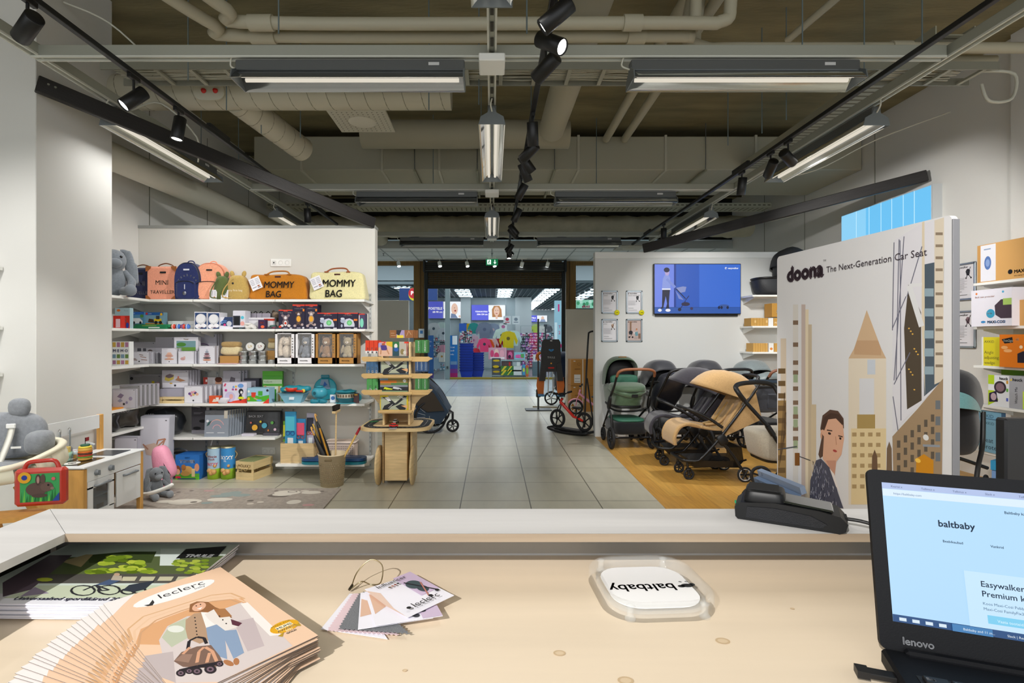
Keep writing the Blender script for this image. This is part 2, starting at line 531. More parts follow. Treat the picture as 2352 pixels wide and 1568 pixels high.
for sx in (-1, 1):
 b = MB(); b.box((sx * 1.70, 0, -1.1), (0.09, 0.09, 3.3), DK, ch=0.006); b.box((sx * 1.72, -0.12, 0.44), (0.05, 0.34, 0.3), mat('#1d2022', 0.5), ch=0.02); b.build('guide_rail', t)
b = MB(); b.box((0.07, 13.22, 3.09), (3.4, 0.03, 0.62), mat('#6d5223', 0.6)); struct('trim_shutter', b)
# ---------------------------------------------------------------- sales counter
DESKW = mat('#ead8bf', 0.42, noise=0.07, scale=2.2, stretch=(0.5, 7, 1))
LEDGE = mat('#d6d4d3', 0.5, noise=0.10, scale=3, stretch=(0.6, 9, 1))
t = thing('sales_counter', 'pale birch cash desk with a raised grey-washed ledge around it', 'counter', (0, 0, 0))
b = MB(); b.prism([(-0.77, 0.2), (2.2, 0.2), (2.2, 0.922), (-0.77, 0.922)], 0.03, DESKW, Tr(0, 0, 1.01))
KN = mat('#dcc5a4', 0.5); KN2 = mat('#cdb38f', 0.5)
for (px, py, r) in ((1285, 1500, 0.0075), (1660, 1472, 0.009), (1437, 1563, 0.009), (930, 1540, 0.003), (1820, 1398, 0.003)):
 D = 0.38 * F / (py - VY)
 b.lathe([(0, 0.0004), (r, 0.0004)], KN, 20, (X(px, D), D, 1.04), sy=0.75)
 b.lathe([(r * 0.7, 0.0006), (r, 0.0006)], KN2, 20, (X(px, D), D, 1.04), sy=0.75)
b.build('desktop', t)
b = MB(); b.prism([(-0.658, 0.807), (2.2, 0.807), (2.2, 0.925), (-0.782, 0.925)], 0.0125, LEDGE, Tr(0, 0, 1.1075))
b.box((.771, .8062, 1.11375), (2.86, .0012, .0125), mat('#a3917c', .6, noise=.15, scale=6, stretch=(.5, 1, 9)))
o = b.build('ledge', t); o['label'] = 'grey-washed ledge board'
b = MB(); b.prism([(-0.6585, 0.8063), (-0.7825, 0.9243), (-0.782, 0.0), (-0.658, 0.0)], 0.0125, LEDGE, Tr(0, 0, 1.1075)); b.build('ledge', t)
b = MB(); b.box((0.72, 0.917, 1.0745), (2.96, 0.012, 0.055), mat('#8c8a86', 0.4, 0.35)); b.box((0.72, 0.905, 1.104), (2.96, 0.03, 0.007), mat('#4a3320', 0.6))
b.box((-0.775, 0.55, 1.0745), (0.012, 0.72, 0.055), mat('#2b2622', 0.6)); b.build('fascia', t)
b = MB(); b.box((0.72, 0.93, 0.53), (3.0, 0.02, 1.06), LEDGE); b.box((-0.79, 0.56, 0.53), (0.02, 0.74, 1.06), LEDGE); b.build('front_panel', t)
# ---------------------------------------------------------------- ceiling services
GALV = mat('#a9a48f', 0.5, 0.15)
PIPE = mat('#b8b29c', 0.55)
RAIL = mat('#a8aa9f', 0.45, 0.2)
def rail_mb(L):
 b = MB()
 b.box((0, 0, 0.045), (L, 0.06, 0.07), RAIL, ch=0.004)
 for s in (-1, 1): b.box((0, s * 0.024, 0.004), (L, 0.012, 0.012), mat('#d7d8cf', 0.4))
 return b
RL = 'white-grey steel lighting channel running '
for (nm, L, loc, rz, lab) in (
 ('lighting_channel', 6.0, (-0.02, D1, 3.27), 0, RL + 'across the shop above the first row of tube lights'),
 ('lighting_channel', 6.0, (0.0, D2, 3.27), 0, RL + 'across the shop above the second row of tube lights'),
 ('lighting_channel', 6.0, (0.0, D3, 3.27), 0, RL + 'across the shop in front of the dark void'),
 ('lighting_channel', 9.8, (0.0, 5.1, 3.28), PI / 2, RL + 'down the middle of the shop with cable slots'),
 ('lighting_channel', 9.8, (-3.0, 5.1, 3.28), PI / 2, RL + 'lengthwise past the white pillar'),
 ('lighting_channel', 9.8, (3.03, 5.1, 3.28), PI / 2, RL + 'lengthwise beside the blue light box wall')):
 solo(nm, rail_mb(L), lab, 'channel', loc, rz, 'suspended lighting channels')
b = MB()
for y in [0.4 + 0.16 * i for i in range(60)]: b.box((0, y, 3.285), (0.02, 0.09, 0.004), mat('#3f3d36', 0.7))
solo('slotted_cable', b, 'dark slotted cable strip set in the middle lighting channel', 'cable')
for i, d in enumerate((D1, D2, D3)):
 b = MB(); b.box((0, 0, 0), (0.17, 0.2, 0.05), WHITE, ch=0.006)
 solo('junction_box', b, 'white junction box where the middle channel crosses the %s row channel' % ('first', 'second', 'third')[i], 'box', (0.0, d, 3.235), group='junction boxes')
# tube luminaires: housing, reflector, two tubes, end caps
REFL = mat('#dfe1e0', 0.12, 0.95)
HOUS = mat('#6c6f70', 0.4, 0.5)
def luminaire():
 t = thing('tube_luminaire', 'x', 'ceiling light', (0, 0, 0))
 b = MB(); b.box((0, 0, 0.035), (1.5, 0.07, 0.07), HOUS, ch=0.006); b.box((0.55, -0.037, 0.04), (0.07, 0.003, 0.02), pm('#d6d6d6')); b.build('housing', t)
 b = MB()
 def ref(u, v):
  a = (v - 0.5) * 2
  return ((u - 0.5) * 1.49, a * 0.105, 0.005 - 0.085 * abs(a) ** 1.8)
 b.grid(ref, 1, 14, REFL, 0.003); b.build('reflector', t)
 for s in (-1, 1):
  b = MB(); b.cyl((-0.71, s * 0.032, -0.035), (0.71, s * 0.032, -0.035), 0.013, em('#fff6e4', 0.7), 10); b.build('tube', t)  # faint emission stands in for reflections on unlit tubes
  b = MB(); b.prism([(-0.105, -0.08), (-0.09, -0.02), (-0.035, 0.012), (-0.02, 0.05), (0.02, 0.05), (0.035, 0.012), (0.09, -0.02), (0.105, -0.08)], 0.008, mat('#7d8386', 0.4, 0.4), Tr(s * 0.747 - 0.004, 0, 0) @ R(PI / 2, 0, PI / 2)); b.build('end_cap', t)
 b = MB(); b.tube(smoothpath([(-0.75, 0.0, 0.02), (-0.80, 0.01, 0.05), (-0.79, 0.0, 0.1)]), 0.006, mat('#d8d6c8', 0.5), 6); b.build('feed_cable', t)
 return t
L0 = luminaire()
names = ['near the spiral duct, first crosswise row, pillar side', 'first crosswise row, on the side of the blue light box', 'second crosswise row, on the toy shelf side', 'second crosswise row, on the stroller side',
   'third crosswise row, on the toy shelf side', 'third crosswise row, on the stroller side', 'under the middle channel at the top frame edge', 'hung lengthwise under the middle channel, first seen whole', 'hung lengthwise under the middle channel, the farther one',
   'lengthwise over the pillar side, out at the frame edge', 'lengthwise above the toy shelves beside the fat white pipe', 'lengthwise over the far end of the toy shelf wall',
   'lengthwise at the top corner beside the bare wall', 'lengthwise above the blue light box', 'lengthwise above the television wall']
for i, (x, y, z, L, a) in enumerate(LUMS):
 o = L0 if i == 0 else dup(L0, (0, 0, 0))
 place(o, (x, y, z), 0 if a == 'x' else PI / 2)
 o['label'] = 'grey twin-tube luminaire, ' + names[i]; o['group'] = 'twin-tube luminaires'
# black spotlight tracks
TRK = mat('#141416', 0.45)
def track(x, y0, y1, z, lab):
 t = thing('lighting_track', lab, 'track', (x, (y0 + y1) / 2, z), group='black lighting tracks')
 b = MB(); b.box((0, 0, 0), (0.036, y1 - y0, 0.034), TRK, ch=0.003); b.build('rail', t)
 for s in (-0.3, 0.05, 0.4):
  b = MB(); b.box((0, s * (y1 - y0), 0.035), (0.034, 0.34, 0.04), TRK, ch=0.004); b.build('power_feed', t)
ZT = 3.2
track(-2.4, 0.3, 8.1, ZT, 'long black spotlight track above the toy shelves')
track(0.32, 0.3, 10.1, ZT, 'long black spotlight track down the middle of the aisle')
track(2.63, 0.3, 9.8, ZT, 'long black spotlight track above the strollers')
BODY = mat('#101012', 0.42)
def spot_head(lit):
 t = thing('track_spotlight', 'x', 'spotlight', (0, 0, 0))
 b = MB(); b.lathe([(0, 0.09), (0.040, 0.09), (0.044, 0.086), (0.044, -0.086), (0.040, -0.09), (0.038, -0.07)], BODY, 24)
 b.build('body', t)
 b = MB(); b.lathe([(0, -0.078), (0.0385, -0.078)], em('#fffdf5', 14.0) if lit else mat('#c9c9c5', 0.2, 0.6), 20); b.build('lens', t)
 return t
SPOTS = []
TXT = {'l': 'above the toy shelves', 'm': 'over the aisle', 'r': 'above the strollers'}
def spotlamp(trk, y, aim, lit=True, P=70, cone=70, lab=None, drop=0.17, z=ZT, hor=None):
 x = {'l': -2.4, 'm': 0.32, 'r': 2.63}[trk]
 loc = Vector((x, y, z - drop))
 o = spot_head(lit)
 d = (Vector(aim) - loc).normalized()
 o.location = loc
 o.rotation_euler = d.to_track_quat('-Z', 'Y').to_euler()
 o['label'] = 'black %s cylinder spotlight %s' % ('lit' if lit else 'unlit or turned-away', lab)
 o['group'] = 'track spotlights'
 SPOTS.append((lit, o))
 b = MB(); b.tube([(0, 0, drop - 0.01), (0, 0, 0.03)], 0.008, BODY, 8); b.box((0, 0, drop - 0.03), (0.03, 0.1, 0.03), BODY, ch=0.004)
 st = b.build('track_adapter'); st.location = loc
 st.parent = o
 q = o.rotation_euler.to_matrix().to_4x4()
 st.matrix_parent_inverse = (Matrix.Translation(loc) @ q).inverted()
 if P:
  light('SPOT', 'spot_light', loc + d * 0.085, P, (1.0, 0.975, 0.94), 0.03, None, aim, cone, 0.55)
S = spotlamp
S('l', 1.5, (-3.3, 2.6, 1.2), True, 40, 70, 'just outside the top corner, aimed at the high chair')
S('l', 2.7, (-4.4, 3.8, 2.2), False, 0, 60, 'hanging big in the top corner beside the pillar')
S('l', 3.5, (-3.15, 2.75, 1.9), True, 70, 62, 'washing the white pillar')
S('l', 4.0, (-2.55, 3.75, 1.2), True, 60, 75, 'hanging straight down beside the black beam')
S('l', 6.8, (-2.4, 7.2, 0.5), False, 0, 60, 'small under the far end of the black beam')
S('m', 0.93, (0.4, 2.0, 0.0), False, 0, 95, 'overhead, above the cash desk')
light('SPOT', 'spot_light', (-3.2, 1.9, 2.9), 60, (1.0, 0.975, 0.94), 0.03, None, (-3.3, 4.3, 1.0), 75, 0.8)  # extra spot without a lamp head, added to brighten the pillar
light('SPOT', 'spot_light', (-1.6, -2.0, 3.1), 430, (1.0, 0.975, 0.94), 0.025, None, (0.1, 0.85, 1.04), 60, 0.7)
S('m', 2.6, (-1.2, 3.0, 1.9), True, 40, 60, 'topmost of the aisle track, pointing to the pillar side')
S('m', 2.84, (1.9, 1.6, 1.7), True, 80, 60, 'with a starburst glare, second on the aisle track')
S('m', 3.1, (-2.0, 5.6, 1.5), True, 210, 62, 'third on the aisle track, tilted at the toy shelves')
S('m', 4.1, (0.5, 5.2, 0.3), False, 0, 60, 'hanging below the fat diagonal pipe')
S('m', 4.5, (-1.6, 6.2, 1.5), False, 0, 60, 'tilted, dull side out, in the cluster of four')
S('m', 4.8, (2.4, 5.6, 0.4), True, 120, 70, 'with a warm glow, in the cluster of four')
S('m', 5.05, (1.6, 6.0, 0.2), False, 0, 60, 'lowest of the cluster of four')
S('m', 5.7, (-0.9, 6.4, 0.8), True, 60, 70, 'before the second row of tube lights')
S('m', 6.78, (-0.9, 7.0, 0.6), True, 60, 70, 'with two bright ends, past the second row of tube lights')
S('m', 7.7, (1.7, 7.6, 1.2), False, 0, 60, 'in the small dark bunch over the third luminaire')
S('m', 7.95, (2.0, 9.2, 1.2), False, 0, 60, 'pointing away in the small dark bunch')
S('m', 9.3, (-0.9, 9.6, 1.0), True, 60, 75, 'upper lamp of the farthest cluster')
S('m', 9.6, (2.2, 9.4, 0.9), True, 60, 75, 'side-facing lamp of the farthest cluster')
S('m', 9.9, (0.4, 9.2, 0.2), True, 40, 75, 'lowest lamp of the farthest cluster')
S('r', 1.3, (4.8, 3.6, 1.2), True, 130, 80, 'out of frame beside the boxes of car seat accessories')
S('r', 4.64, (4.9, 6.2, 2.0), True, 110, 80, 'nearest of three beside the blue light box')
S('r', 4.93, (3.0, 7.5, 1.5), False, 110, 60, 'middle one of the three beside the blue light box')
S('r', 5.5, (2.6, 6.1, 0.6), True, 110, 72, 'straight down, lowest of the three beside the blue light box')
S('r', 8.0, (2.7, 8.3, 0.6), False, 0, 60, 'alone near the far end of the black beam')
light('SPOT', 'spot_light', (1.2, 1.3, 3.05), 120, (1.0, 0.97, 0.92), 0.03, None, (2.35, 3.4, 1.3), 80, 0.6)  # added spot with no lamp head, brightens the tall board
# wooden beams stained black
BEAM = mat('#1d1917', 0.5, noise=0.5, scale=5, stretch=(0.5, 6, 6), bump=0.2, bscale=40)
def beam(p0, p1, hgt, th, lab):
 p0, p1 = Vector(p0), Vector(p1); d = (p1 - p0)
 b = MB(); b.box((0, 0, 0), (d.length, th, hgt), BEAM, ch=0.006)
 for k in (0.03, 0.05): b.lathe([(0, 0), (0.008, 0)], CHROME, 10, (-d.length / 2 + k * 2, -th / 2 - 0.001, 0.02), ax=(0, -1, 0))
 solo('wooden_beam', b, lab, 'beam', (p0 + p1) / 2, rot=d.to_track_quat('X', 'Z').to_euler(), group='black stained beams')
beam((-3.26, 3.74, 3.25), (-1.29, 5.72, 2.69), 0.12, 0.05, 'black-stained wooden beam sloping from the pillar to the toy wall corner')
beam((5.0, 6.0, 3.30), (2.2, 7.6, 2.74), 0.13, 0.05, 'black-stained wooden beam sloping from the bare wall to the television wall')
# pipes
def tubeobj(name, pts, r, m, lab, cat='pipe', n=16, col_=None, group=None):
 b = MB(); b.tube(pts, r, m, n)
 if col_:
  for c in col_:
   b.tube([c[0], c[1]], r * 1.28, m, n)
 return solo(name, b, lab, cat, group=group)
g = 'pipes under the concrete ceiling'
tubeobj('ceiling_pipe', [(-2.6, 1.8, 3.66)] + smoothpath([(-1.95, 3.1, 3.66), (-1.80, 3.55, 3.66), (-1.6, 3.7, 3.66), (1.2, 3.7, 3.66), (1.62, 3.7, 3.67), (1.69, 3.7, 3.8), (1.69, 3.7, 4.35)], 6), 0.043, PIPE, 'beige ceiling pipe, upper of the near crosswise pair', col_=[((-1.72, 3.7, 3.66), (-1.55, 3.7, 3.66)), ((0.93, 3.7, 3.66), (1.06, 3.7, 3.66))], group=g)
tubeobj('ceiling_pipe', [(-2.9, 1.8, 3.66)] + smoothpath([(-2.2, 3.2, 3.66), (-1.98, 3.72, 3.66), (-1.75, 3.86, 3.66), (1.2, 3.86, 3.66), (1.42, 3.86, 3.67), (1.5, 3.86, 3.8), (1.5, 3.86, 4.35)], 6), 0.043, PIPE, 'beige ceiling pipe, lower of the near crosswise pair', col_=[((-1.78, 3.86, 3.66), (-1.6, 3.86, 3.66)), ((1.0, 3.86, 3.66), (1.13, 3.86, 3.66))], group=g)
tubeobj('ceiling_pipe', smoothpath([(1.62, 4.1, 4.35), (1.50, 4.02, 3.80), (1.62, 4.0, 3.66), (1.9, 4.0, 3.65), (3.0, 4.0, 3.65), (4.1, 4.0, 3.65)], 6), 0.040, PIPE, 'beige crosswise pipe with an open sawn end, upper of the pair by the bare wall', col_=[((3.05, 4.0, 3.65), (3.2, 4.0, 3.65))], group=g)
tubeobj('ceiling_pipe', smoothpath([(1.74, 4.3, 4.35), (1.64, 4.2, 3.80), (1.72, 4.18, 3.66), (2.0, 4.18, 3.65), (3.0, 4.18, 3.65), (4.02, 4.18, 3.65)], 6), 0.038, PIPE, 'beige crosswise pipe with an open sawn end, lower of the pair by the bare wall', col_=[((2.9, 4.18, 3.65), (3.05, 4.18, 3.65))], group=g)
tubeobj('ceiling_pipe', [(1.54, 3.6, 4.12), (1.54, 7.05, 4.12)], 0.05, PIPE, 'beige lengthwise pipe close to the slab, nearer the middle of the shop', group=g)
tubeobj('ceiling_pipe', [(1.79, 3.6, 4.12), (1.79, 7.05, 4.12)], 0.05, PIPE, 'beige lengthwise pipe close to the slab, second from the middle of the shop', group=g)
tubeobj('ceiling_pipe', [(2.9, 3.4, 4.2), (2.6, 4.6, 4.05)], 0.03, PIPE, 'thin beige pipe slanting up into the slab', group=g)
tubeobj('vent_pipe', [(0.78, 2.5, 3.98), (0.72, 6.3, 3.95)], 0.15, mat('#b5b09c', 0.6), 'fat beige lengthwise vent pipe above the aisle spotlights', 'duct', 24)
tubeobj('vent_pipe', [(-1.6, 6.45, 3.95), (0.95, 6.45, 3.95)], 0.17, mat('#a19c88', 0.6), 'fat darker crosswise vent pipe before the rectangular duct', 'duct', 24)
tubeobj('wall_pipe', [(-3.55, 3.9, 3.1), (-3.45, 11.0, 3.25)], 0.13, mat('#cbc9bb', 0.6), 'fat white pipe with torn patches running along the shelf-side wall', 'pipe', 20)
# spiral duct with branch
def spiral(p0, p1, r, lab, extra=None, par=None):
 b = MB(); b.cyl(p0, p1, r, mat('#bdb8a4', 0.5), 28)
 p0, p1 = Vector(p0), Vector(p1); d = (p1 - p0); L = d.length; d.normalize()
 u = d.orthogonal().normalized(); v = d.cross(u)
 turns = int(L / 0.16); pts = []
 for i in range(turns * 16 + 1):
  a = 2 * PI * i / 16; pts.append(p0 + d * (L * i / (turns * 16)) + (u * math.cos(a) + v * math.sin(a)) * r)
 b.tube(pts, 0.004, mat('#8b8674', 0.5), 4)
 return b
t = thing('spiral_duct', 'beige spiral-seamed air duct with a branch and two red test ports', 'duct')
spiral((-3.3, 4.62, 3.6), (-0.36, 4.62, 3.6), 0.145, '').build('main_pipe', t)
spiral((-2.28, 4.66, 3.56), (-2.05, 5.65, 3.47), 0.125, '').build('branch_pipe', t)
b = MB(); b.prism(rrect(0.26, 0.16, 0.07), 0.012, mat('#c9c5b2', 0.5), Tr(-2.42, 4.475, 3.545) @ R(PI / 2, 0, 0)); b.build('access_plate', t)
for x in (-2.46, -2.36):
 b = MB(); b.lathe([(0, 0.02), (0.016, 0.018), (0.022, 0.0)], plastic('#c8261c'), 12, (x, 4.458, 3.54), ax=(0, -1, 0)); b.build('test_port', t)
t = thing('air_diffuser', 'square perforated ceiling air diffuser below the spiral duct', 'vent', (-1.235, 4.98, 3.5))
b = MB(); b.box((0, 0, 0), (0.54, 0.5, 0.02), mat('#b9b6a6', 0.5), ch=0.004); b.lathe([(0.0, -0.03), (0.1, -0.028), (0.13, -0.012)], mat('#c6c3b4', 0.5), 24)
b.build('face_plate', t)
b = MB()
for i in range(11):
 for j in range(10): b.lathe([(0, -0.0112), (0.008, -0.0112)], mat('#6d6a5c', 0.7), 6, (-0.23 + i * 0.046, -0.21 + j * 0.046, 0))
b.build('hole_pattern', t)
b = MB(); b.cyl((0, 0, 0.01), (0, 0, 0.3), 0.12, GALV, 20); b.build('neck', t)
b = MB(); b.box((0, 0, 0), (0.5, 0.5, 0.02), mat('#b9b6a6', 0.5), ch=0.004); b.lathe([(0.0, -0.03), (0.1, -0.028), (0.13, -0.012)], mat('#c6c3b4', 0.5), 24)
solo('air_diffuser', b, 'square ceiling air diffuser above the television wall', 'vent', (2.6, 9.9, 3.15))
# rectangular duct
t = thing('rectangular_duct', 'large grey rectangular air duct spanning the shop', 'duct')
b = MB(); b.box((0.9, 7.76, 3.96), (8.3, 1.26, 0.46), mat('#aeab98', 0.55, 0.05), ch=0.01); b.build('casing', t)
for x in (-2.6, -1.5, -0.72, 0.0, 1.18, 2.37, 3.6):
 b = MB(); b.box((x, 7.76, 3.96), (0.035, 1.29, 0.49), mat('#c2bfae', 0.5, 0.1), ch=0.004); b.build('flange', t)
for x in (-1.05, -0.2, 0.85, 2.9):
 b = MB(); b.box((x, 7.76, 3.71), (0.03, 1.36, 0.03), mat('#98967f', 0.5), ch=0.003); b.cyl((x, 7.09, 3.7), (x, 7.09, 4.35), 0.006, GREYM, 6); b.cyl((x, 8.44, 3.7), (x, 8.44, 4.35), 0.006, GREYM, 6); b.build('hanger_bar', t)
# cable ladder with cables
t = thing('cable_ladder', 'grey cable ladder full of white cables behind the first luminaires', 'cable tray', (0, 4.2, 3.53))
b = MB()
for s in (-1, 1): b.box((0.45, s * 0.13, 0.02), (7.0, 0.012, 0.06), mat('#8e8d80', 0.5, 0.2))
b.build('side_rail', t)
for k in range(26):
 b = MB(); b.box((-2.9 + k * 0.27, 0, 0.0), (0.03, 0.25, 0.018), mat('#a9a898', 0.5, 0.2)); b.build('rung', t)
for k in range(9):
 pts = [(-3.0 + 0.25 * i, -0.1 + 0.025 * k + rnd.uniform(-0.012, 0.012), 0.02 + rnd.uniform(0, 0.015)) for i in range(28)]
 b = MB(); b.tube(pts, 0.007, mat('#b9b8aa', 0.5), 5); b.build('cable', t)
b = MB(); b.tube(smoothpath([(3.9, -0.05, 0.02), (4.1, -0.1, -0.03), (4.08, -0.1, -0.22), (3.9, -0.1, -0.24), (3.86, -0.08, -0.1)]), 0.012, mat('#c9c8bb', 0.5), 6); b.build('cable_loop', t)
# perforated trays and wrapped duct
def perf_tray(L, loc, rz, lab):
 t = thing('perforated_tray', lab, 'cable tray', loc, rz)
 b = MB(); b.box((0, 0, 0), (L, 0.3, 0.01), mat('#a09f8c', 0.5, 0.2)); b.box((0, -0.15, 0.035), (L, 0.01, 0.07), mat('#aeac98', 0.5, 0.2)); b.box((0, 0.15, 0.035), (L, 0.01, 0.07), mat('#aeac98', 0.5, 0.2)); b.build('tray', t)
 b = MB(); n = int(L / 0.08)
 for i in range(n): b.box((-L / 2 + 0.04 + i * 0.08, -0.156, 0.035), (0.045, 0.003, 0.014), mat('#4c4a3d', 0.7)); b.box((-L / 2 + 0.04 + i * 0.08, -0.02, -0.006), (0.018, 0.2, 0.003), mat('#6a6857', 0.7))
 b.build('slot_pattern', t)
perf_tray(8.4, (0.45, 8.85, 3.62), 0, 'perforated cable tray crossing the shop before the wrapped duct')
perf_tray(3.2, (3.55, 5.6, 3.75), PI / 2, 'perforated cable tray running lengthwise behind the stroller-side track')
b = MB()
def wrp(u, v):
 a = 2 * PI * v; x = -3.8 + 8.6 * u
 r = 0.24 + 0.012 * math.sin(x * 9 + 2 * math.sin(a * 2)) + 0.01 * math.sin(x * 23)
 return (x, 9.75 + r * math.cos(a), 3.52 + r * 0.8 * math.sin(a))
b.grid(wrp, 90, 14, mat('#b8b39c', 0.75, noise=0.15, scale=5)); solo('wrapped_duct', b, 'sagging duct wrapped in pale foil fabric far back', 'duct')
b = MB(); b.box((0.6, 10.9, 3.95), (8.8, 0.04, 0.9), mat('#1c1b18', 0.9)); struct('void_shade_sheet', b)  # dark sheet standing in for the shade beyond the wrapped duct
tubeobj('vent_pipe', [(-2.25, 9.9, 3.55), (-2.3, 10.85, 3.5)], 0.14, GALV, 'short round duct stub beyond the toy wall corner', 'duct', 20)
# hanger rods
for k, (px, D) in enumerate(((432, 3.9), (520, 4.4), (600, 4.9), (462, 5.6), (548, 6.2), (690, 5.0), (1105, 6.0), (1100, 4.3), (1210, 3.3), (1220, 5.5), (1672, 5.2), (1370, 6.9), (1843, 3.6), (2118, 3.6), (1985, 3.9), (1750, 4.9), (1806, 4.6), (640, 3.3), (985, 4.4), (995, 6.8))):
 b = MB(); b.cyl((0, 0, 0), (0, 0, 4.34 - 3.35), 0.005, mat('#7f8f96', 0.4, 0.5), 6)
 solo('hanger_rod', b, 'thin steel rod hanging from the slab, ' + ['by the spiral duct start', 'beside the test ports', 'over the first luminaire', 'behind the branch duct', 'past the branch duct', 'over the spiral duct middle', 'behind the middle channel', 'beside the middle channel', 'by the topmost aisle spotlight', 'below the fat vent pipe', 'beside the two lengthwise pipes', 'before the rectangular duct', 'with a blue tag on it', 'at the bare wall end of the cable ladder', 'beside the lengthwise perforated tray', 'over the stroller track feed', 'between the stroller track and the ladder', 'above the near pipe bends', 'above the air diffuser edge', 'against the duct casing'][k], 'rod', (X(px, D), D, 3.35), group='hanger rods')
b = MB(); b.box((0, 0, 0), (0.02, 0.004, 0.07), pm('#2a8fc0')); solo('blue_tag', b, 'small blue tag tied to a hanger rod', 'tag', (X(1843, 3.6), 3.592, 4.05))
for k, (pts, lab) in enumerate((
 ([(-3.28, 4.0, 4.0), (-3.0, 4.1, 3.9), (-2.7, 4.2, 3.62)], 'thin grey cable drooping from the slab near the pillar'),
 ([(-2.97, 4.3, 3.3), (-2.85, 4.5, 3.45), (-2.6, 4.6, 3.2), (-2.7, 4.8, 3.05)], 'loose white cable loop by the lengthwise channel'),
 ([(3.05, 5.6, 3.34), (3.1, 5.7, 3.2), (3.6, 5.8, 3.3), (4.2, 5.7, 3.6), (5.0, 5.7, 3.9)], 'white cable running from the channel to the bare wall'),
 ([(3.1, 8.6, 3.35), (3.5, 8.6, 3.25), (4.3, 8.5, 3.3), (5.0, 8.5, 3.45)], 'white cable sagging above the television wall'))):
 b = MB(); b.tube(smoothpath(pts), 0.007, mat('#d0cfc2', 0.5), 6); solo('loose_cable', b, lab, 'cable')
# exit sign and sprinklers
t = thing('exit_sign', 'green glowing emergency exit sign with running figure and arrow', 'sign', (0.0, 12.4, 3.25))
b = MB(); b.box((0, 0, 0), (0.285, 0.03, 0.15), em('#0f7a4b', 0.8), ch=0.004)
w_ = em('#e9fff0', 1.2)
face(front(0.285, 0.15, -0.0152, -0.075), 0.285, 0.15, [('r', .1, .15, .42, .88, w_), ('c', .28, .74, .07, em('#0f7a4b', .8)), ('l', .27, .68, .22, .45, .12, em('#0f7a4b', .8)), ('l', .22, .45, .30, .22, .07, em('#0f7a4b', .8)), ('l', .22, .45, .15, .25, .07, em('#0f7a4b', .8)), ('l', .26, .62, .36, .5, .06, em('#0f7a4b', .8)),
 ('r', .71, .35, .77, .85, w_), ('p', [(.62, .5), (.74, .14), (.86, .5), (.80, .5), (.74, .3), (.68, .5)], w_)], b)
b.build('panel', t)
b = MB(); b.box((0, 0, 0.1), (0.2, 0.03, 0.05), WHITE); b.build('bracket', t)
for k, x in enumerate((-2.45, 0.0)):
 b = MB(); b.lathe([(0, 0), (0.03, 0), (0.008, -0.01), (0.008, -0.045), (0.025, -0.05)], GREYM, 10); solo('sprinkler', b, 'steel sprinkler head in the entrance ceiling ' + ('above the low side wall', 'right above the exit sign')[k], 'sprinkler', (x, 11.8, 3.36))
# white entrance spotlights
WH = thing('entrance_spotlight', 'x', 'spotlight')
b = MB(); b.box((0, 0, 0.13), (0.24, 0.03, 0.02), WHITE, ch=0.003); b.tube([(0, 0, 0.12), (0, 0, 0.06)], 0.007, WHITE, 8); b.build('mount', WH)
b = MB(); b.lathe([(0, 0.06), (0.04, 0.06), (0.045, 0.05), (0.045, -0.06), (0.04, -0.065)], WHITE, 20, (0, -0.02, 0), ax=(-0.25, 0.45, 1)); b.build('head', WH)
b = MB(); b.lathe([(0, -0.066), (0.04, -0.066)], em('#f4fbff', 12), 20, (0, -0.02, 0), ax=(-0.25, 0.45, 1)); b.build('lens', WH)
for k, px in enumerate((916, 1010, 1073, 1135, 1199, 1258)):
 o = WH if k == 0 else dup(WH, (0, 0, 0)); place(o, (X(px, 12.6), 12.6, 3.23), PI if k in (4, 5) else 0)
 o['label'] = 'white entrance spotlight ' + ['over the low side wall, apart from the row', 'first over the grille from the toy side', 'second over the grille from the toy side', 'third over the grille, behind the exit sign', 'fourth over the grille from the toy side', 'last over the grille, towards the strollers'][k]; o['group'] = 'white entrance spotlights'
 light('SPOT', 'spot_light', (X(px, 12.6), 12.5, 3.14), 30, COOL, 0.04, None, (X(px, 12.6), 11.4, 0), 90, 0.6)
# ---------------------------------------------------------------- mall passage and the shop across it
SG = mat('#74858b', 0.5, 0.1)
b = MB(); b.box((0, 26, 4.75), (40, 30, 0.1), mat('#b9c3c6', 0.7)); struct('ceiling_mall', b)
b = MB(); b.box((0, 18.62, 4.1), (36, 0.3, 1.2), mat('#8b9aa0', 0.6)); b.box((-9, 18.7, 3.42), (14.9, 0.4, 0.1), SG)
b.box((1.1, 18.6, 3.5), (6, 0.1, 0.12), SG); struct('wall_across', b)
b = MB(); b.box((-12, 20, 1.7), (0.1, 14, 3.4), WL); b.box((13, 20, 2.3), (0.1, 14, 4.6), WL); struct('wall_mall', b)
t = thing('shop_door_post', 'grey metal door post with a lock beside the blue baskets across the mall', 'door post', (X(1028, 18.6), 18.6, 0))
b = MB(); b.box((0, 0, 1.72), (0.17, 0.12, 3.44), mat('#6f8084', 0.4, 0.3), ch=0.01); b.build('post', t)
b = MB(); b.box((0, -0.07, 0.42), (0.06, 0.04, 0.09), mat('#3c4446', 0.4, 0.5)); b.build('lock', t)
b = MB(); b.box((X(1165, 18.6), 18.6, 0.035), (4.1, 0.1, 0.07), mat('#8a7a2c', 0.35, 0.5), ch=0.006)
struct('trim_threshold', b)
b = MB(); b.box((X(1098, 18.6), 18.6, 1.75), (1.95, 0.012, 3.36), mat('#0c1416', 0.02, alpha=0.06)); struct('window_3', b)
b = MB(); b.box((X(1245, 18.6), 18.6, 1.75), (2.55, 0.012, 3.36), mat('#0c1416', 0.02, alpha=0.06)); struct('window_4', b)
b = MB(); b.box((-9, 18.62, 1.68), (14.6, 0.012, 3.36), mat('#1c2a2e', 0.04, alpha=0.25)); struct('window_5', b)
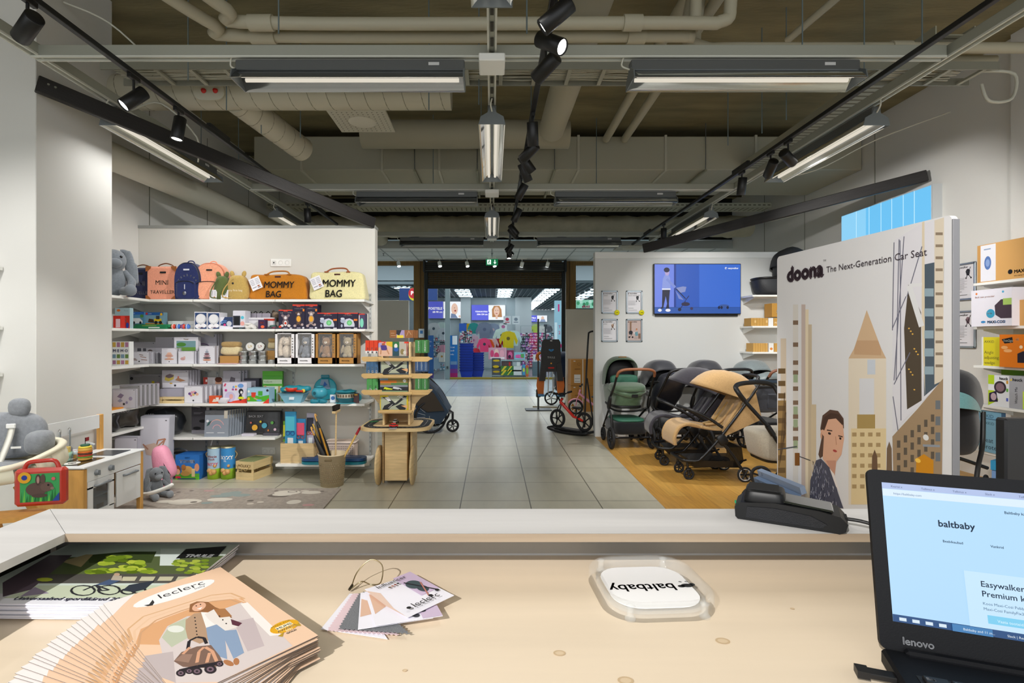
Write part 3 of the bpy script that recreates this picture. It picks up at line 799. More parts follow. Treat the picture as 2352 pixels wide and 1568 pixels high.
b = MB(); b.box((0, 32, -0.04), (30, 0.1, 0.05), SG)
b.box((-3.0, 26.2, 1.75), (9.6, 0.2, 3.5), mat('#b7c6cc', 0.7)); b.box((1.55, 26.0, 1.75), (0.8, 0.5, 3.5), mat('#c6d2d6', 0.7)); b.box((-1.3, 26.0, 1.75), (0.5, 0.3, 3.5), mat('#c6d2d6', 0.7))
struct('wall_shop_inner', b)
b = MB(); b.box((6, 37, 1.75), (14, 0.2, 3.5), mat('#b7c6cc', 0.7)); struct('wall_shop_back', b)
b = MB(); b.box((0, 28, 3.56), (22, 18.4, 0.06), mat('#56666c', 0.7))
for k in range(60): b.box((-6 + k * 0.22, 28, 3.515), (0.03, 18.4, 0.05), mat('#8d9ca0', 0.6))
struct('ceiling_shop', b)
LS = MB(); LS.box((0, 0, 0), (0.62, 0.16, 0.02), em('#f2fbff', 22.0))
L_ = None
for x, d0, n, st in ((-1.25, 19.6, 6, 1.35), (0.57, 19.6, 10, 1.15), (2.5, 19.6, 16, 1.1), (4.4, 20.2, 12, 1.4), (-3.6, 19.6, 5, 1.4)):
 for k in range(n):
  loc = (x, d0 + k * st, 3.475)
  if L_ is None: L_ = solo('shop_ceiling_lamp', LS, 'white strip lamp in the slatted ceiling of the shop across the mall', 'ceiling light', loc, group='strip lamps of the shop across')
  else: dup(L_, loc)
# signs
def sign(name, px0, px1, py0, py1, D, items, bg, lab, cat='sign', s=1.0):
 W = X(px1, D) - X(px0, D); H = Z(py0, D) - Z(py1, D)
 b = MB(); b.box((0, 0.05, H / 2), (W, 0.1, H), mat('#4a5358', 0.5)); face(front(W, H, -0.001), W, H, [('r', .005, .01, .995, .99, bg)] + items, b)
 return solo(name, b, lab, cat, ((X(px0, D) + X(px1, D)) / 2, D, Z(py1, D)))
EW = em('#eef4fb', 1.1); EB = em('#5a62d8', 1.1); EWT = em('#ffffff', 1.3); SK = em('#f3cdb8', 0.9); HR = em('#c98f5a', 0.8)
def girl(x, y, k, hair):
 return [('p', [(x - .13 * k, y - .30 * k), (x - .14 * k, y + .2 * k), (x - .08 * k, y + .44 * k), (x + .08 * k, y + .44 * k), (x + .14 * k, y + .2 * k), (x + .16 * k, y - .3 * k)], hair), ('e', x, y + .08 * k, .085 * k, .3 * k, SK),
   ('r', x - .03 * k, y - .42 * k, x + .03 * k, y - .1 * k, SK), ('e', x - .03 * k, y + .14 * k, .012 * k, .02 * k, em('#54423a', .5)), ('e', x + .035 * k, y + .14 * k, .012 * k, .02 * k, em('#54423a', .5)), ('e', x, y - .06 * k, .03 * k, .025 * k, em('#c04a4a', .8))]
sign('light_sign', 984, 1061, 692, 731, 25.9, [('r', 0, 0, .44, 1, EB), ('p', [(.44, .56), (.47, .5), (.44, .44)], EB), ('t', .41, .52, .2, 'POISTELE', EWT, 'r', .02), ('t', .41, .33, .15, '68-98 cm', EWT, 'r', .02),
 ('e', .78, .55, .1, .34, SK), ('e', .80, .45, .03, .05, em('#b04a44', .8)), ('p', [(.66, .02), (.68, .3), (.8, .25), (.88, .02)], em('#7f93b8', .8)), ('e', .93, .12, .03, .07, SK), ('e', .78, .62, .012, .02, em('#444', .3) if False else em('#444444', .3))], EW, 'glowing wall sign reading POISTELE with a laughing baby')
sign('light_sign', 1083, 1161, 700, 735, 25.9, [('r', 0, 0, .5, 1, EB), ('p', [(.5, .56), (.53, .5), (.5, .44)], EB), ('t', .47, .52, .2, 'TÜDRUKUTELE', EWT, 'r', .02, 0, .36), ('t', .47, .33, .15, '104-134 cm', EWT, 'r', .02)] + girl(.74, .5, 1.0, HR), EW, 'glowing wall sign reading TÜDRUKUTELE with a fair-haired girl')
sign('light_sign', 1186, 1257, 724, 739, 36.8, [('r', .34, 0, .67, 1, EB), ('t', .5, .5, .3, 'POISTELE', EWT, 'c', .02), ('t', .5, .2, .22, '104-134 cm', EWT, 'c', .01), ('e', .2, .5, .06, .38, SK), ('e', .85, .55, .05, .3, SK), ('p', [(.76, 0), (.8, .4), (.92, .4), (.95, 0)], em('#9fb4d8', .8))], EW, 'small glowing sign far back in the shop with two children')
sign('light_sign', 917, 1005, 661, 690, 18.35, [('e', .37, .52, .13, .52, em('#e9df21', .8)), ('e', .37, .58, .13, .42, em('#d11f35', .8)), ('t', .30, .45, .42, 'PE', EWT, 'l', .03)], em('#1d4f9e', .45), 'blue shop sign with a red and yellow round logo seen beside the wooden post')
# banners
def banner(px0, px1, py0, py1, D, items, c, lab):
 W = X(px1, D) - X(px0, D); H = Z(py0, D) - Z(py1, D)
 b = MB(); b.box((0, 0, H / 2), (W, 0.02, H), c); face(front(W, H, -0.0115), W, H, items, b)
 return solo('window_banner', b, lab, 'banner', ((X(px0, D) + X(px1, D)) / 2, D, max(0.0, Z(py1, D))))
W1 = pm('#e8f2f8')
banner(1034, 1051, 770, 866, 18.9, [('r', 0, 0, 1, .10, '#a8246e'), ('r', 0, .10, 1, .2, '#7a3a8c'), ('r', 0, .2, 1, .3, '#3c53a8'), ('t', .04, .70, .055, 'ö.tel.', W1), ('t', .04, .62, .055, 'audi', W1), ('t', .04, .53, .055, 'ndu', W1), ('r', .08, .3, .9, .38, '#6f93b8'), ('r', .3, .78, .95, .99, '#e4eef2')], pm('#1f6fb8'), 'tall blue banner fading to magenta at its foot, beside the blue baskets')
banner(983, 996, 770, 868, 18.9, [('t', .1, .84, .055, 'eto', W1), ('t', .3, .74, .05, 'd.', W1), ('r', 0, 0, 1, .12, '#5a3c96')], pm('#2167b6'), 'narrow blue banner in the open doorway across the mall')
banner(1273, 1290, 690, 858, 18.9, [('r', .5, .85, .7, .95, '#d02a7c'), ('t', .55, .62, .06, 'T', pm('#b03060')), ('t', .55, .54, .06, '2', pm('#d02a5c')), ('e', .8, .38, .2, .03, '#e0207c'), ('e', .75, .2, .2, .03, '#e0207c'), ('r', .05, .1, .4, .7, '#d4ecf4')], pm('#9cc9dc'), 'pale blue window banner with pink marks next to the wood post')
b = MB(); b.box((0, 0, 0), (0.9, 0.02, 0.3), pm('#8fd2b4'))
face(front(0.9, 0.3, -0.011, -0.15), 0.9, 0.3, [('e', .2 + .12 * i, .6 + .2 * math.sin(i * 2), .06, .22, ['#3f9a6a', '#b8e0cc', '#2f7f58'][i % 3]) for i in range(6)] + [('t', .35, .05, .5, 'eknii', pm('#e0207c'), 'l', .03)], b)
solo('window_banner', b, 'leafy green banner with pink letters above the low side wall', 'banner', (X(1345, 18.8), 18.8, Z(698, 18.8)))
# blue baskets
def basket():
 b = MB(); B = mat('#1438a8', 0.35, spec=0.5)
 P = [(.20, .14), (.20, .16)]
 def ring(w, d, z): return [(-w, -d, z), (w, -d, z), (w, d, z), (-w, d, z)]
 for (w0, d0, z0, w1, d1, z1, m) in ((.19, .13, 0, .25, .17, .26, B), (.26, .18, .24, .265, .185, .27, mat('#0f2c8a', 0.35))):
  v = ring(w0, d0, z0) + ring(w1, d1, z1)
  b.add(v, [(0, 1, 5, 4), (1, 2, 6, 5), (2, 3, 7, 6), (3, 0, 4, 7), (3, 2, 1, 0)], m)
 return b
g = 'stacked blue shopping baskets'
bk = None
for (px, D, n, z0, lab) in ((1072, 19.4, 11, 0.02, 'blue shopping basket in the taller stack behind the glass'), (1096, 19.7, 8, 0.02, 'blue shopping basket in the shorter stack behind the glass')):
 for k in range(n):
  if bk is None: bk = solo('shopping_basket', basket(), lab, 'basket', (X(px, D), D, z0 + k * 0.098), group=g + ', taller')
  else: dup(bk, (X(px, D), D, z0 + k * (0.098 if px == 1072 else 0.09)), 0, lab, g + (', taller' if px == 1072 else ', shorter'))
# garments
def tee(c, c2=None, slv=1.0):
 b = MB(); m = cloth(c)
 b.prism([(-.14, 0), (.14, 0), (.15, .26), (.15 + .09 * slv, .17 - .1 * slv), (.15 + .14 * slv, .2), (.17, .42), (.05, .46), (-.05, .46), (-.17, .42), (-.15 - .14 * slv, .2), (-.15 - .09 * slv, .17 - .1 * slv), (-.15, .26)], 0.04, m, R(PI / 2, 0, 0))
 if c2: b.lathe([(0, 0.001), (.05, 0.001)], pm(c2), 10, (0, -.041, .26), ax=(0, -1, 0))
 return b
def garment(px, py, D, c, lab, c2=None, s=1.0, slv=0.8):
 o = solo('hanging_shirt', tee(c, c2, slv), lab, 'garment', (X(px, D), D, Z(py, D)), group=None, rz=rnd.uniform(-.3, .3)); o.scale = (s, s, s); return o
for (px, py, D, c, c2, s, lab) in (
 (997, 763, 24, '#e9eef0', '#223', 1.35, 'white baby top with a dark print near the open doorway'), (985, 768, 24.2, '#cfdcc8', None, 1.2, 'pale green top at the edge of the open doorway'),
 (1015, 758, 24, '#cfe6de', None, 1.2, 'mint top on the wall rack near the doorway'), (1018, 772, 23.5, '#dfe9ee', '#446', 1.2, 'white top with a small print on the lower rack'),
 (1068, 757, 25, '#1f4f46', None, 1.1, 'dark green shirt below the TÜDRUKUTELE sign'), (1078, 756, 24.8, '#d8b52a', None, 1.0, 'yellow shirt hanging beside the teal one'), (1088, 757, 24.6, '#2a9a96', None, 1.1, 'teal shirt beside the yellow one'),
 (1096, 757, 24.7, '#e8d4dc', None, 1.0, 'pale pink narrow shirt beside the teal one'), (1113, 768, 24, '#7d8aa2', '#5d6a86', 1.6, 'grey-blue jacket, first of two below the glowing girl sign'), (1133, 768, 24, '#8b9cb4', '#c9b0b8', 1.5, 'lighter grey-blue jacket, second of two'),
 (1152, 782, 22.5, '#d3efe8', '#bcd', 1.5, 'white-mint shirt on the round rack'), (1168, 790, 21.5, '#e2cf26', '#6b6420', 1.5, 'bright yellow shirt in the middle of the shop'), (1179, 785, 22, '#cfeef0', None, 1.4, 'pale aqua shirt behind the yellow one'),
 (1112, 799, 21.8, '#ff4f86', '#c22', 1.25, 'hot pink zipped top on the low rack'), (1121, 797, 22.0, '#f26a2a', None, 1.1, 'orange top peeping out behind the hot pink one'), (1132, 793, 22.3, '#e8c9cc', '#b87a88', 1.0, 'pale pink printed top on the low rack'),
 (1144, 793, 22.4, '#b3162c', None, 1.0, 'dark red garment edge by the pale pink top'), (1093, 810, 22, '#f04a5a', None, .8, 'coral towel-like top over the blue baskets'), (1088, 787, 23, '#e5c6d8', '#c888b0', 1.1, 'pink striped pyjamas on the low rack'),
 (1203, 758, 27, '#7c8a6c', None, 1.0, 'olive jacket far back'), (1215, 758, 27, '#5d6b5a', None, 1.0, 'dark olive jacket far back'), (1231, 760, 27, '#cfe86a', None, 1.2, 'lime shirt on a mannequin far back'), (1245, 758, 27, '#e6e9e6', None, 1.0, 'white shirt far back near the pale banner'), (1258, 757, 27, '#6a7078', None, 1.0, 'grey shirt far back near the pale banner'),
 (1017, 800, 22, '#eaa8bc', None, .7, 'pink bib on the doorway rack'), (1015, 822, 22, '#eef0e6', '#c89020', .9, 'white bib with an orange duck print'), (1003, 838, 22, '#a9c6da', None, 1.1, 'light blue trousers folded on the doorway rack')):
 garment(px, py + 9, D, c, lab, ('#334455' if c2 and len(c2) == 4 else c2), s)
# wall racks and gondolas of small hanging goods
RK = mat('#9fb2ba', 0.4, 0.4)
def rack(px0, px1, py0, D, lab, rows=6, legs=True):
 x0, x1, z1 = X(px0, D), X(px1, D), Z(py0, D)
 t = thing('display_rack', lab, 'rack', ((x0 + x1) / 2, D, 0)); w_ = x1 - x0
 for s in (-1, 1):
  b = MB(); b.box((s * w_ / 2, 0, z1 / 2), (0.03, 0.03, z1), RK); b.build('upright', t)
 for k in range(rows):
  b = MB(); b.box((0, 0, z1 * (k + 1) / rows), (w_, 0.02, 0.02), RK); b.build('cross_bar', t)
 b = MB(); b.box((0, 0, 0.05), (w_, 0.4, 0.1), RK); b.build('base', t)
 return t
rack(985, 1022, 745, 24.4, 'wire rack of baby clothes by the doorway'); rack(1056, 1082, 757, 22.8, 'low wire rack of small accessories behind the baskets'); rack(1083, 1150, 745, 24.6, 'long wire rack under the glowing girl sign'); rack(1196, 1275, 748, 25.5, 'tall wire rack of accessories at the pale banner side')
cards = {}
def tiny(c, name='hanging_card'):
 b = MB(); b.box((0, 0, 0), (0.11, 0.02, 0.15), pm(c)); b.box((0, -0.012, -0.02), (0.07, 0.012, 0.07), pm({'#e8eef2': '#b7456f', '#e35a9e': '#f8d3e4', '#3c464c': '#9fb0b8', '#6ab0d0': '#ffffff', '#c43c52': '#f0d8d8', '#9a4fa8': '#e8c8f0'}[c])); return b
def hung(px0, px1, py0, py1, D, nx, ny, cols_, lab, grp):
 for j in range(ny):
  for i in range(nx):
   c = cols_[rnd.randrange(len(cols_))]
   px = px0 + (px1 - px0) * (i + .5) / nx; py = py0 + (py1 - py0) * (j + .5) / ny
   loc = (X(px, D) + rnd.uniform(-.02, .02), D - 0.12 - rnd.uniform(0, .1), Z(py, D) + rnd.uniform(-.02, .02))
   if c not in cards: cards[c] = solo('hanging_card', tiny(c), lab, 'packet', loc, group=grp)
   else: dup(cards[c], loc, rnd.uniform(-.3, .3), lab, grp)
hung(1057, 1084, 762, 786, 22.6, 7, 4, ['#e8eef2', '#6ab0d0', '#c43c52', '#3c464c'], 'small packet hanging on the low wire rack behind the baskets', 'packets behind the baskets')
hung(1196, 1215, 765, 842, 25.0, 5, 12, ['#3c464c', '#e8eef2', '#3c464c', '#9a4fa8'], 'small dark packet on the tall accessory rack', 'packets on the tall rack, dark field')
hung(1216, 1236, 765, 842, 25.0, 5, 12, ['#e35a9e', '#e35a9e', '#c43c52', '#9a4fa8'], 'small pink packet on the tall accessory rack', 'packets on the tall rack, pink field')
hung(1237, 1270, 765, 842, 25.0, 7, 12, ['#e8eef2', '#3c464c', '#e35a9e', '#6ab0d0'], 'small mixed packet on the tall accessory rack by the pale banner', 'packets on the tall rack, mixed field')
hung(990, 1022, 775, 850, 24.1, 6, 9, ['#e8eef2', '#6ab0d0', '#3c464c', '#c43c52'], 'small packet hanging on the doorway rack', 'packets on the doorway rack')
# toy table and boxes
t = thing('toy_shelf', 'glass-sided low toy shelf in the shop window with boxes in it', 'shelf', (X(1170, 20.2), 20.2, 0))
b = MB()
for z in (0.04, 0.33, 0.62): b.box((0, 0, z), (1.35, 0.5, 0.03), mat('#a8c3c4', 0.3))
b.build('shelf_board', t)
for s in (-1, 1):
 b = MB(); b.box((s * 0.66, 0, 0.33), (0.02, 0.5, 0.6), mat('#cfe4e4', 0.1, alpha=0.4)); b.build('side_glass', t)
def mbox(px0, px1, py0, py1, D, z, c, items, lab, name='toy_box'):
 W = X(px1, D) - X(px0, D); H = Z(py0, D) - Z(py1, D)
 b = MB(); b.box((0, 0.1, H / 2), (W, 0.2, H), pm(c)); face(front(W, H, -0.0005), W, H, items, b)
 return solo(name, b, lab, 'box', ((X(px0, D) + X(px1, D)) / 2, D, z))
mbox(1122, 1163, 796, 823, 20.0, 0.65, '#d9a3b4', [('e', .2, .5, .1, .3, '#e05080'), ('e', .45, .6, .12, .3, '#f4d4c4'), ('e', .45, .3, .14, .3, '#e04878'), ('e', .75, .5, .13, .3, '#f0b0c0'), ('r', .1, .05, .9, .2, '#f8f0f4')], 'big pink doll box on the toy shelf')
mbox(1164, 1180, 802, 823, 20.0, 0.65, '#8c3a5c', [('e', .5, .5, .3, .35, '#d86a9c'), ('e', .4, .3, .2, .2, '#3a2040')], 'narrow plum-coloured box between two bigger toy boxes')
mbox(1181, 1206, 807, 823, 20.0, 0.65, '#8fc4d8', [('e', .4, .5, .3, .2, '#e06ab0'), ('r', .6, .2, .9, .8, '#5fa860'), ('l', .1, .3, .8, .2, .1, '#f0409c')], 'pale blue toy box with a pink swirl')
mbox(1130, 1150, 826, 865, 19.95, 0.055, '#54585c', [('e', .5, .85, .4, .06, '#d8b820'), ('e', .45, .5, .35, .08, '#d8b820'), ('e', .5, .2, .4, .06, '#c8a818')], 'dark grey box with yellow machines on the lower shelf')
mbox(1150, 1198, 842, 854, 19.9, 0.20, '#3f7a3c', [('r', .62, 0, 1, 1, '#d4dcdc'), ('p', [(0, 0), (.1, 0), (.3, 1), (.18, 1)], '#d8c83a'), ('p', [(.3, 0), (.36, 0), (.56, 1), (.48, 1)], '#d8c83a')], 'green and yellow striped game box, upper of two')
mbox(1150, 1198, 854, 866, 19.9, 0.055, '#3f7a3c', [('r', .62, 0, 1, 1, '#d4dcdc'), ('p', [(0, 0), (.1, 0), (.3, 1), (.18, 1)], '#d8c83a'), ('p', [(.3, 0), (.36, 0), (.56, 1), (.48, 1)], '#d8c83a')], 'green and yellow striped game box, lower of two')
mbox(1152, 1176, 826, 840, 20.0, 0.345, '#5a4a4c', [('r', .7, .1, .85, .9, '#c83030')], 'dark toy box with a red stripe on the middle shelf')
mbox(1178, 1196, 826, 840, 20.0, 0.345, '#aebcc2', [('r', .5, .1, .9, .9, '#e8eef0')], 'grey toy box beside the red-striped one')
mbox(1200, 1206, 842, 866, 19.9, 0.055, '#4a9ac8', [('e', .5, .5, .4, .2, '#c8d84a')], 'thin blue box standing upright at the shelf end')
mbox(1208, 1214, 840, 866, 19.9, 0.0, '#c86a3a', [('e', .5, .5, .4, .3, '#7ac04a')], 'thin orange box standing beyond the toy shelf')
mbox(1225, 1240, 810, 826, 20.4, 0.55, '#e6eaec', [('t', .2, .2, .7, '19', pm('#c8284a'), 'l', .03)], 'white price placard with red digits', 'price_placard')
b = MB(); b.box((X(1232, 20.5), 20.5, 0.27), (0.3, 0.3, 0.54), mat('#68808a', 0.5)); solo('display_plinth', b, 'grey plinth under the white price placard', 'plinth')
for (px, py, c, lab) in ((1165, 735, '#c8405c', 'white poster with a red wave above the round rack'), (1185, 735, '#8090a0', 'white poster with grey writing above the round rack'), (1063, 752, '#3a6fd0', 'small blue placard above the low wire rack'), (1156, 752, '#c070a0', 'small square poster with a number above the hanging tops')):
 b = MB(); b.box((0, 0, 0), (0.32, 0.02, 0.36), pm('#dfe9ee' if c != '#3a6fd0' else '#3a6fd0')); face(front(.32, .36, -.011, -.18), .32, .36, [('e', .5, .6, .25, .2, c), ('r', .2, .2, .8, .3, c)], b)
 solo('shop_poster', b, lab, 'poster', (X(px, 22.5), 22.5, Z(py, 22.5)))
t = thing('barrier_pole', 'tall dark pole rack standing inside the shop beside the pale banner', 'pole', (X(1253, 19.3), 19.3, 0))
b = MB(); b.box((0, 0, 0.95), (0.06, 0.06, 1.9), mat('#39424a', 0.5)); b.box((0, 0, 1.93), (0.12, 0.1, 0.08), mat('#39424a', 0.5)); b.build('pole', t)
for k in (1, 2):
 b = MB(); b.box((0.09 + 0.13 * k, 0.1, 0.95), (0.02, 0.04, 1.9), mat('#39424a', 0.5)); b.build('side_bar', t)
b = MB(); b.box((0, 0, 0), (0.14, 0.012, 0.22), pm('#dfe8ee')); face(front(.14, .22, -.0065, -.11), .14, .22, [('r', .25, .45, .75, .8, '#4a86c8')], b)
solo('door_notice', b, 'small white notice with a blue square on the wooden post', 'notice', (X(968, 12.98), 12.985, Z(765, 12.98)))
# ---------------------------------------------------------------- toy shelves on the left
SH = mat('#f0f0ec', 0.4)
UPR = mat('#c9ccca', 0.4, 0.3)
def shelf(x0, x1, y0, y1, z, lab, grp, side='back'):
 t = thing('wall_shelf', lab, 'shelf', ((x0 + x1) / 2, (y0 + y1) / 2, z), group=grp)
 w_, d_ = x1 - x0, y1 - y0
 b = MB(); b.box((0, 0, -0.0125), (w_ - .004, d_, 0.025), SH, ch=0.002); b.build('board', t)
 for s in (-1, 1):
  b = MB()
  if side == 'back': b.prism([(0, 0), (-d_ * .85, 0), (-d_ * .85, -.012), (0, -.085)], 0.004, SH, Tr(s * (w_ / 2 - .05), d_ / 2, -.0252) @ R(PI / 2, 0, PI / 2) )
  elif side == 'left': b.prism([(0, 0), (w_ * .85, 0), (w_ * .85, -.012), (0, -.085)], 0.004, SH, Tr(-w_ / 2, s * (d_ / 2 - .05), -.0252) @ R(PI / 2, 0, 0))
  else: b.prism([(0, 0), (-w_ * .85, 0), (-w_ * .85, -.012), (0, -.085)], 0.004, SH, Tr(w_ / 2, s * (d_ / 2 - .05), -.0252) @ R(PI / 2, 0, 0))
  b.build('bracket', t)
 return t
ROWS = (1.826, 1.525, 1.168, 0.767, 0.424)
BAYS = ((-3.86, -3.036), (-3.034, -2.202), (-2.20, -1.29))
rown = ('top row', 'second row from the top', 'third row', 'fourth row', 'fifth row')
bayn = ('in the corner', 'in the middle bay', 'in the bay by the open aisle')
gs = 'white shelf boards of the toy wall'
for i, z in enumerate(ROWS):
 for j, (a, c) in enumerate(BAYS):
  if i == 4 and j == 2: continue
  shelf(a, c, 5.3, 5.715, z, 'white toy wall shelf, %s, %s' % (rown[i], bayn[j]), gs)
 shelf(-3.865, -3.47, 4.56, 5.29, z if i < 4 else 0.553, 'white short shelf on the side wall behind the pillar, ' + rown[i], gs, 'left')
shelf(-2.20, -1.29, 5.3, 5.715, 0.153, 'white toy wall shelf lowest of all, above the floor by the aisle', gs)
for k, x in enumerate((-3.0, -3.12, -2.17, -2.29, -1.33)):
 b = MB(); b.box((0, 0, 0.95), (0.025, 0.012, 1.9), UPR)
 for q in range(38): b.box((0, -0.007, 0.03 + q * 0.05), (0.005, 0.002, 0.022), mat('#5a5e5e', 0.6))
 solo('shelf_upright', b, 'slotted metal shelf upright ' + ('right of', 'left of', 'right of', 'left of', 'at the free')[k].replace('right of', 'on the aisle side of').replace('left of', 'on the corner side of') + (' the corner joint', ' the corner joint', ' the second joint', ' the second joint', ' end of the toy wall')[k], 'rail', (x, 5.712, 0.02))
def sockets(loc, kinds, lab, rot=(0, 0, 0)):
 t = thing('wall_socket', lab, 'socket', loc, rot=rot); n = len(kinds)
 b = MB(); b.box((0, 0, 0), (0.075 * n, 0.012, 0.082), WHITE, ch=0.005); b.build('plate', t)
 for i, k in enumerate(kinds):
  x = (i - (n - 1) / 2) * 0.072
  b = MB()
  if k == 's':
   b.lathe([(0.0, -0.004), (0.018, -0.004), (0.021, 0.003), (0.024, 0.003)], mat('#dcdcd8', 0.4), 20, (x, -0.007, 0), ax=(0, -1, 0))
   for s in (-1, 1): b.lathe([(0, 0), (0.0035, 0)], BLACK, 8, (x + s * .009, -0.0045, 0), ax=(0, -1, 0))
   b.build('outlet', t)
  else:
   b.box((x, -0.008, 0), (0.04, 0.006, 0.045), mat('#dcdcd8', 0.4)); b.box((x, -0.0115, 0), (0.014, 0.002, 0.014), BLACK); b.build('data_port', t)
sockets((X(644, 5.7), 5.712, Z(603, 5.7)), 'dss', 'white wall socket row of three above the tan and cream bags')
sockets((X(616, 5.7), 5.712, Z(1036, 5.7)), 'ss', 'white double wall socket low beside the pine crate')
MF = {}
def sbox(px0, px1, yt, z, D, d, c, items, lab, name='toy_box', cat='box', grp=None, rz=0.0, side=None, lean=0.0, n=1, gap=0.004, H=None):
 W = X(px1, D) - X(px0, D); H = H or Z(yt, D) - z
 b = MB(); b.box((0, d / 2, H / 2), (W, d, H), pm(c) if isinstance(c, str) else c)
 if side:
  b.box((0, d / 2, H / 2), (W + .001, d * .96, H * .98), pm(side))
 face(front(W, H, -0.0004), W, H, items, b)
 o = solo(name, b, lab, cat, ((X(px0, D) + X(px1, D)) / 2, D, z), rz, grp, rot=(-lean, 0, rz) if lean else None)
 return o, W, H
K = '#1d1d20'; DKP = '#6b6f74'
def behind(o, n, dy, lab, grp, dx=0.0):
 o['group'] = grp
 for k in range(1, n): dup(o, (o.location.x + dx * k, o.location.y + dy * k, o.location.z), None, lab, grp)
# ---- top row: bags
ZR = ROWS[0]
def tagcard(b, M, w=.075, h=.105):
 b.box((w / 2, h / 2, 0), (w, h, .002), pm('#eceaf0'), M=M)
 it = [('r', .08 + .48 * (k % 2), .80 - .13 * (k // 2), .08 + .48 * (k % 2) + .36, .88 - .13 * (k // 2), '#c6c4cc') for k in range(8)] + [('r', .1, .2, .5, .24, '#55525a'), ('e', .7, .25, .12, .05, '#a3532c'), ('r', .6, .1, .85, .15, '#3a2a3a')]
 face(M @ Tr(0, 0, .0012), w, h, it, b)
def suitcase(px0, px1, yt, D, c, tc, lab, corner='#9a5a26'):
 W = X(px1, D) - X(px0, D); H = Z(yt, D) - ZR
 t = thing('suitcase', lab, 'suitcase', ((X(px0, D) + X(px1, D)) / 2, D, ZR))
 b = MB(); b.box((0, .09, H / 2), (W, .16, H), cloth(c), ch=.02); face(front(W, H, .0095), W, H, [('t', .52, .46, .19, 'MINI', tc, 'c', .01), ('t', .54, .2, .19, 'TRAVELLER', tc, 'c', .01, 0, .8)], b); b.build('body', t)
 for (sx, sz) in ((-1, 0), (1, 0), (-1, 1), (1, 1)):
  b = MB(); b.prism([(0, 0), (.055, 0), (.05, .02), (.02, .05), (0, .055)], .006, mat(corner, .5), Tr(sx * (W / 2 - .0), .008, .0 if sz == 0 else H) @ R(PI / 2, 0, 0) @ Matrix.Diagonal((-sx, 1 if sz == 0 else -1, 1, 1))); b.build('corner_patch', t)
 b = MB(); b.tube(smoothpath([(-.09, .09, H), (-.06, .09, H + .025), (0, .09, H + .04), (.06, .09, H + .025), (.09, .09, H)]), .006, mat('#6b3d1c', .5), 6); b.build('handle', t)
 b = MB(); b.box((.02, .006, H * .82), (.06, .006, .018), pm(K)); b.build('name_patch', t)
suitcase(286, 345, 614, 5.52, '#1f2547', pm('#cfcdd4'), 'navy toddler suitcase behind the grey plush rabbit')
suitcase(334, 404, 611, 5.46, '#f0a184', pm('#d9b39c'), 'peach toddler suitcase with tan corner patches')
def backpack(px0, px1, yt, D, c, lab, alpha=False):
 W = X(px1, D) - X(px0, D); H = Z(yt, D) - ZR
 t = thing('backpack', lab, 'backpack', ((X(px0, D) + X(px1, D)) / 2, D, ZR))
 m = cloth(c)
 b = MB()
 prof = [(-W / 2 * .92, 0), (W / 2 * .92, 0), (W / 2, H * .3), (W / 2 * .97, H * .66), (W / 2 * .74, H * .88), (W / 2 * .4, H * .98), (0, H), (-W / 2 * .4, H * .98), (-W / 2 * .74, H * .88), (-W / 2 * .97, H * .66), (-W / 2, H * .3)]
 pr = [(p.x, p.y) for p in smoothpath([(x, y, 0) for x, y in prof + [prof[0]]], 3)][:-1]
 for (s, y0, h) in ((.93, .018, .02), (1, .038, .1), (.93, .138, .02)):
  b.prism([(x * s, H / 2 + (y - H / 2) * s) for x, y in pr], h, m, Tr(0, y0 + h, 0) @ R(PI / 2, 0, 0))
 b.build('body', t)
 b = MB(); b.sq((0, .02, H * .26), (W * .36, .035, H * .24), m, .4, .4); b.tube(arc((0, -.016, H * .42), W * .34, 0, 180, 12, ry=H * .07), .004, BLACK, 5); b.build('front_pocket', t)
 b = MB(); b.tube([(p[0] * .96, .03, H / 2 + (p[1] - H / 2) * .96) for p in pr], .004, mat('#2a2a30' if alpha else '#c77b5e', .5), 5, closed=True); b.build('zip', t)
 b = MB(); b.tube(smoothpath([(-.04, .1, H * .99), (-.02, .1, H + .02), (.02, .1, H + .02), (.04, .1, H * .99)]), .006, m, 6); b.build('top_loop', t)
 b = MB(); b.box((.0, .015, H * .80), (.06, .004, .016), pm(K if not alpha else '#cfd0dc')); b.build('name_patch', t)
 if alpha:
  b = MB();
  for i, ch_ in enumerate('uvwxyzabcde'):
   a = math.radians(215 - 18 * i); b.text(ch_, pm('#e6e8f2'), Tr(.01 + W * .38 * math.cos(a), .014, H * .34 + W * .42 * math.sin(a)) @ R(PI / 2, 0, 0) @ R(0, 0, a - PI / 2), .034, 'c', .015)
  b.build('lettering', t)
  b = MB(); b.lathe([(0, .003), (.02, .003), (.02, 0)], metal('#8a8d96', .4), 14, (.0, -.018, H * .17), ax=(0, -1, 0)); b.box((0, -.016, H * .34), (.008, .004, .05), pm('#c8c8d0')); b.build('zip_charm', t)
backpack(396, 456, 601, 5.37, '#232d5e', 'navy backpack with white alphabet letters in an arc', True)
backpack(441, 516, 602, 5.40, '#f3a786', 'peach backpack between the navy one and the little green bag')
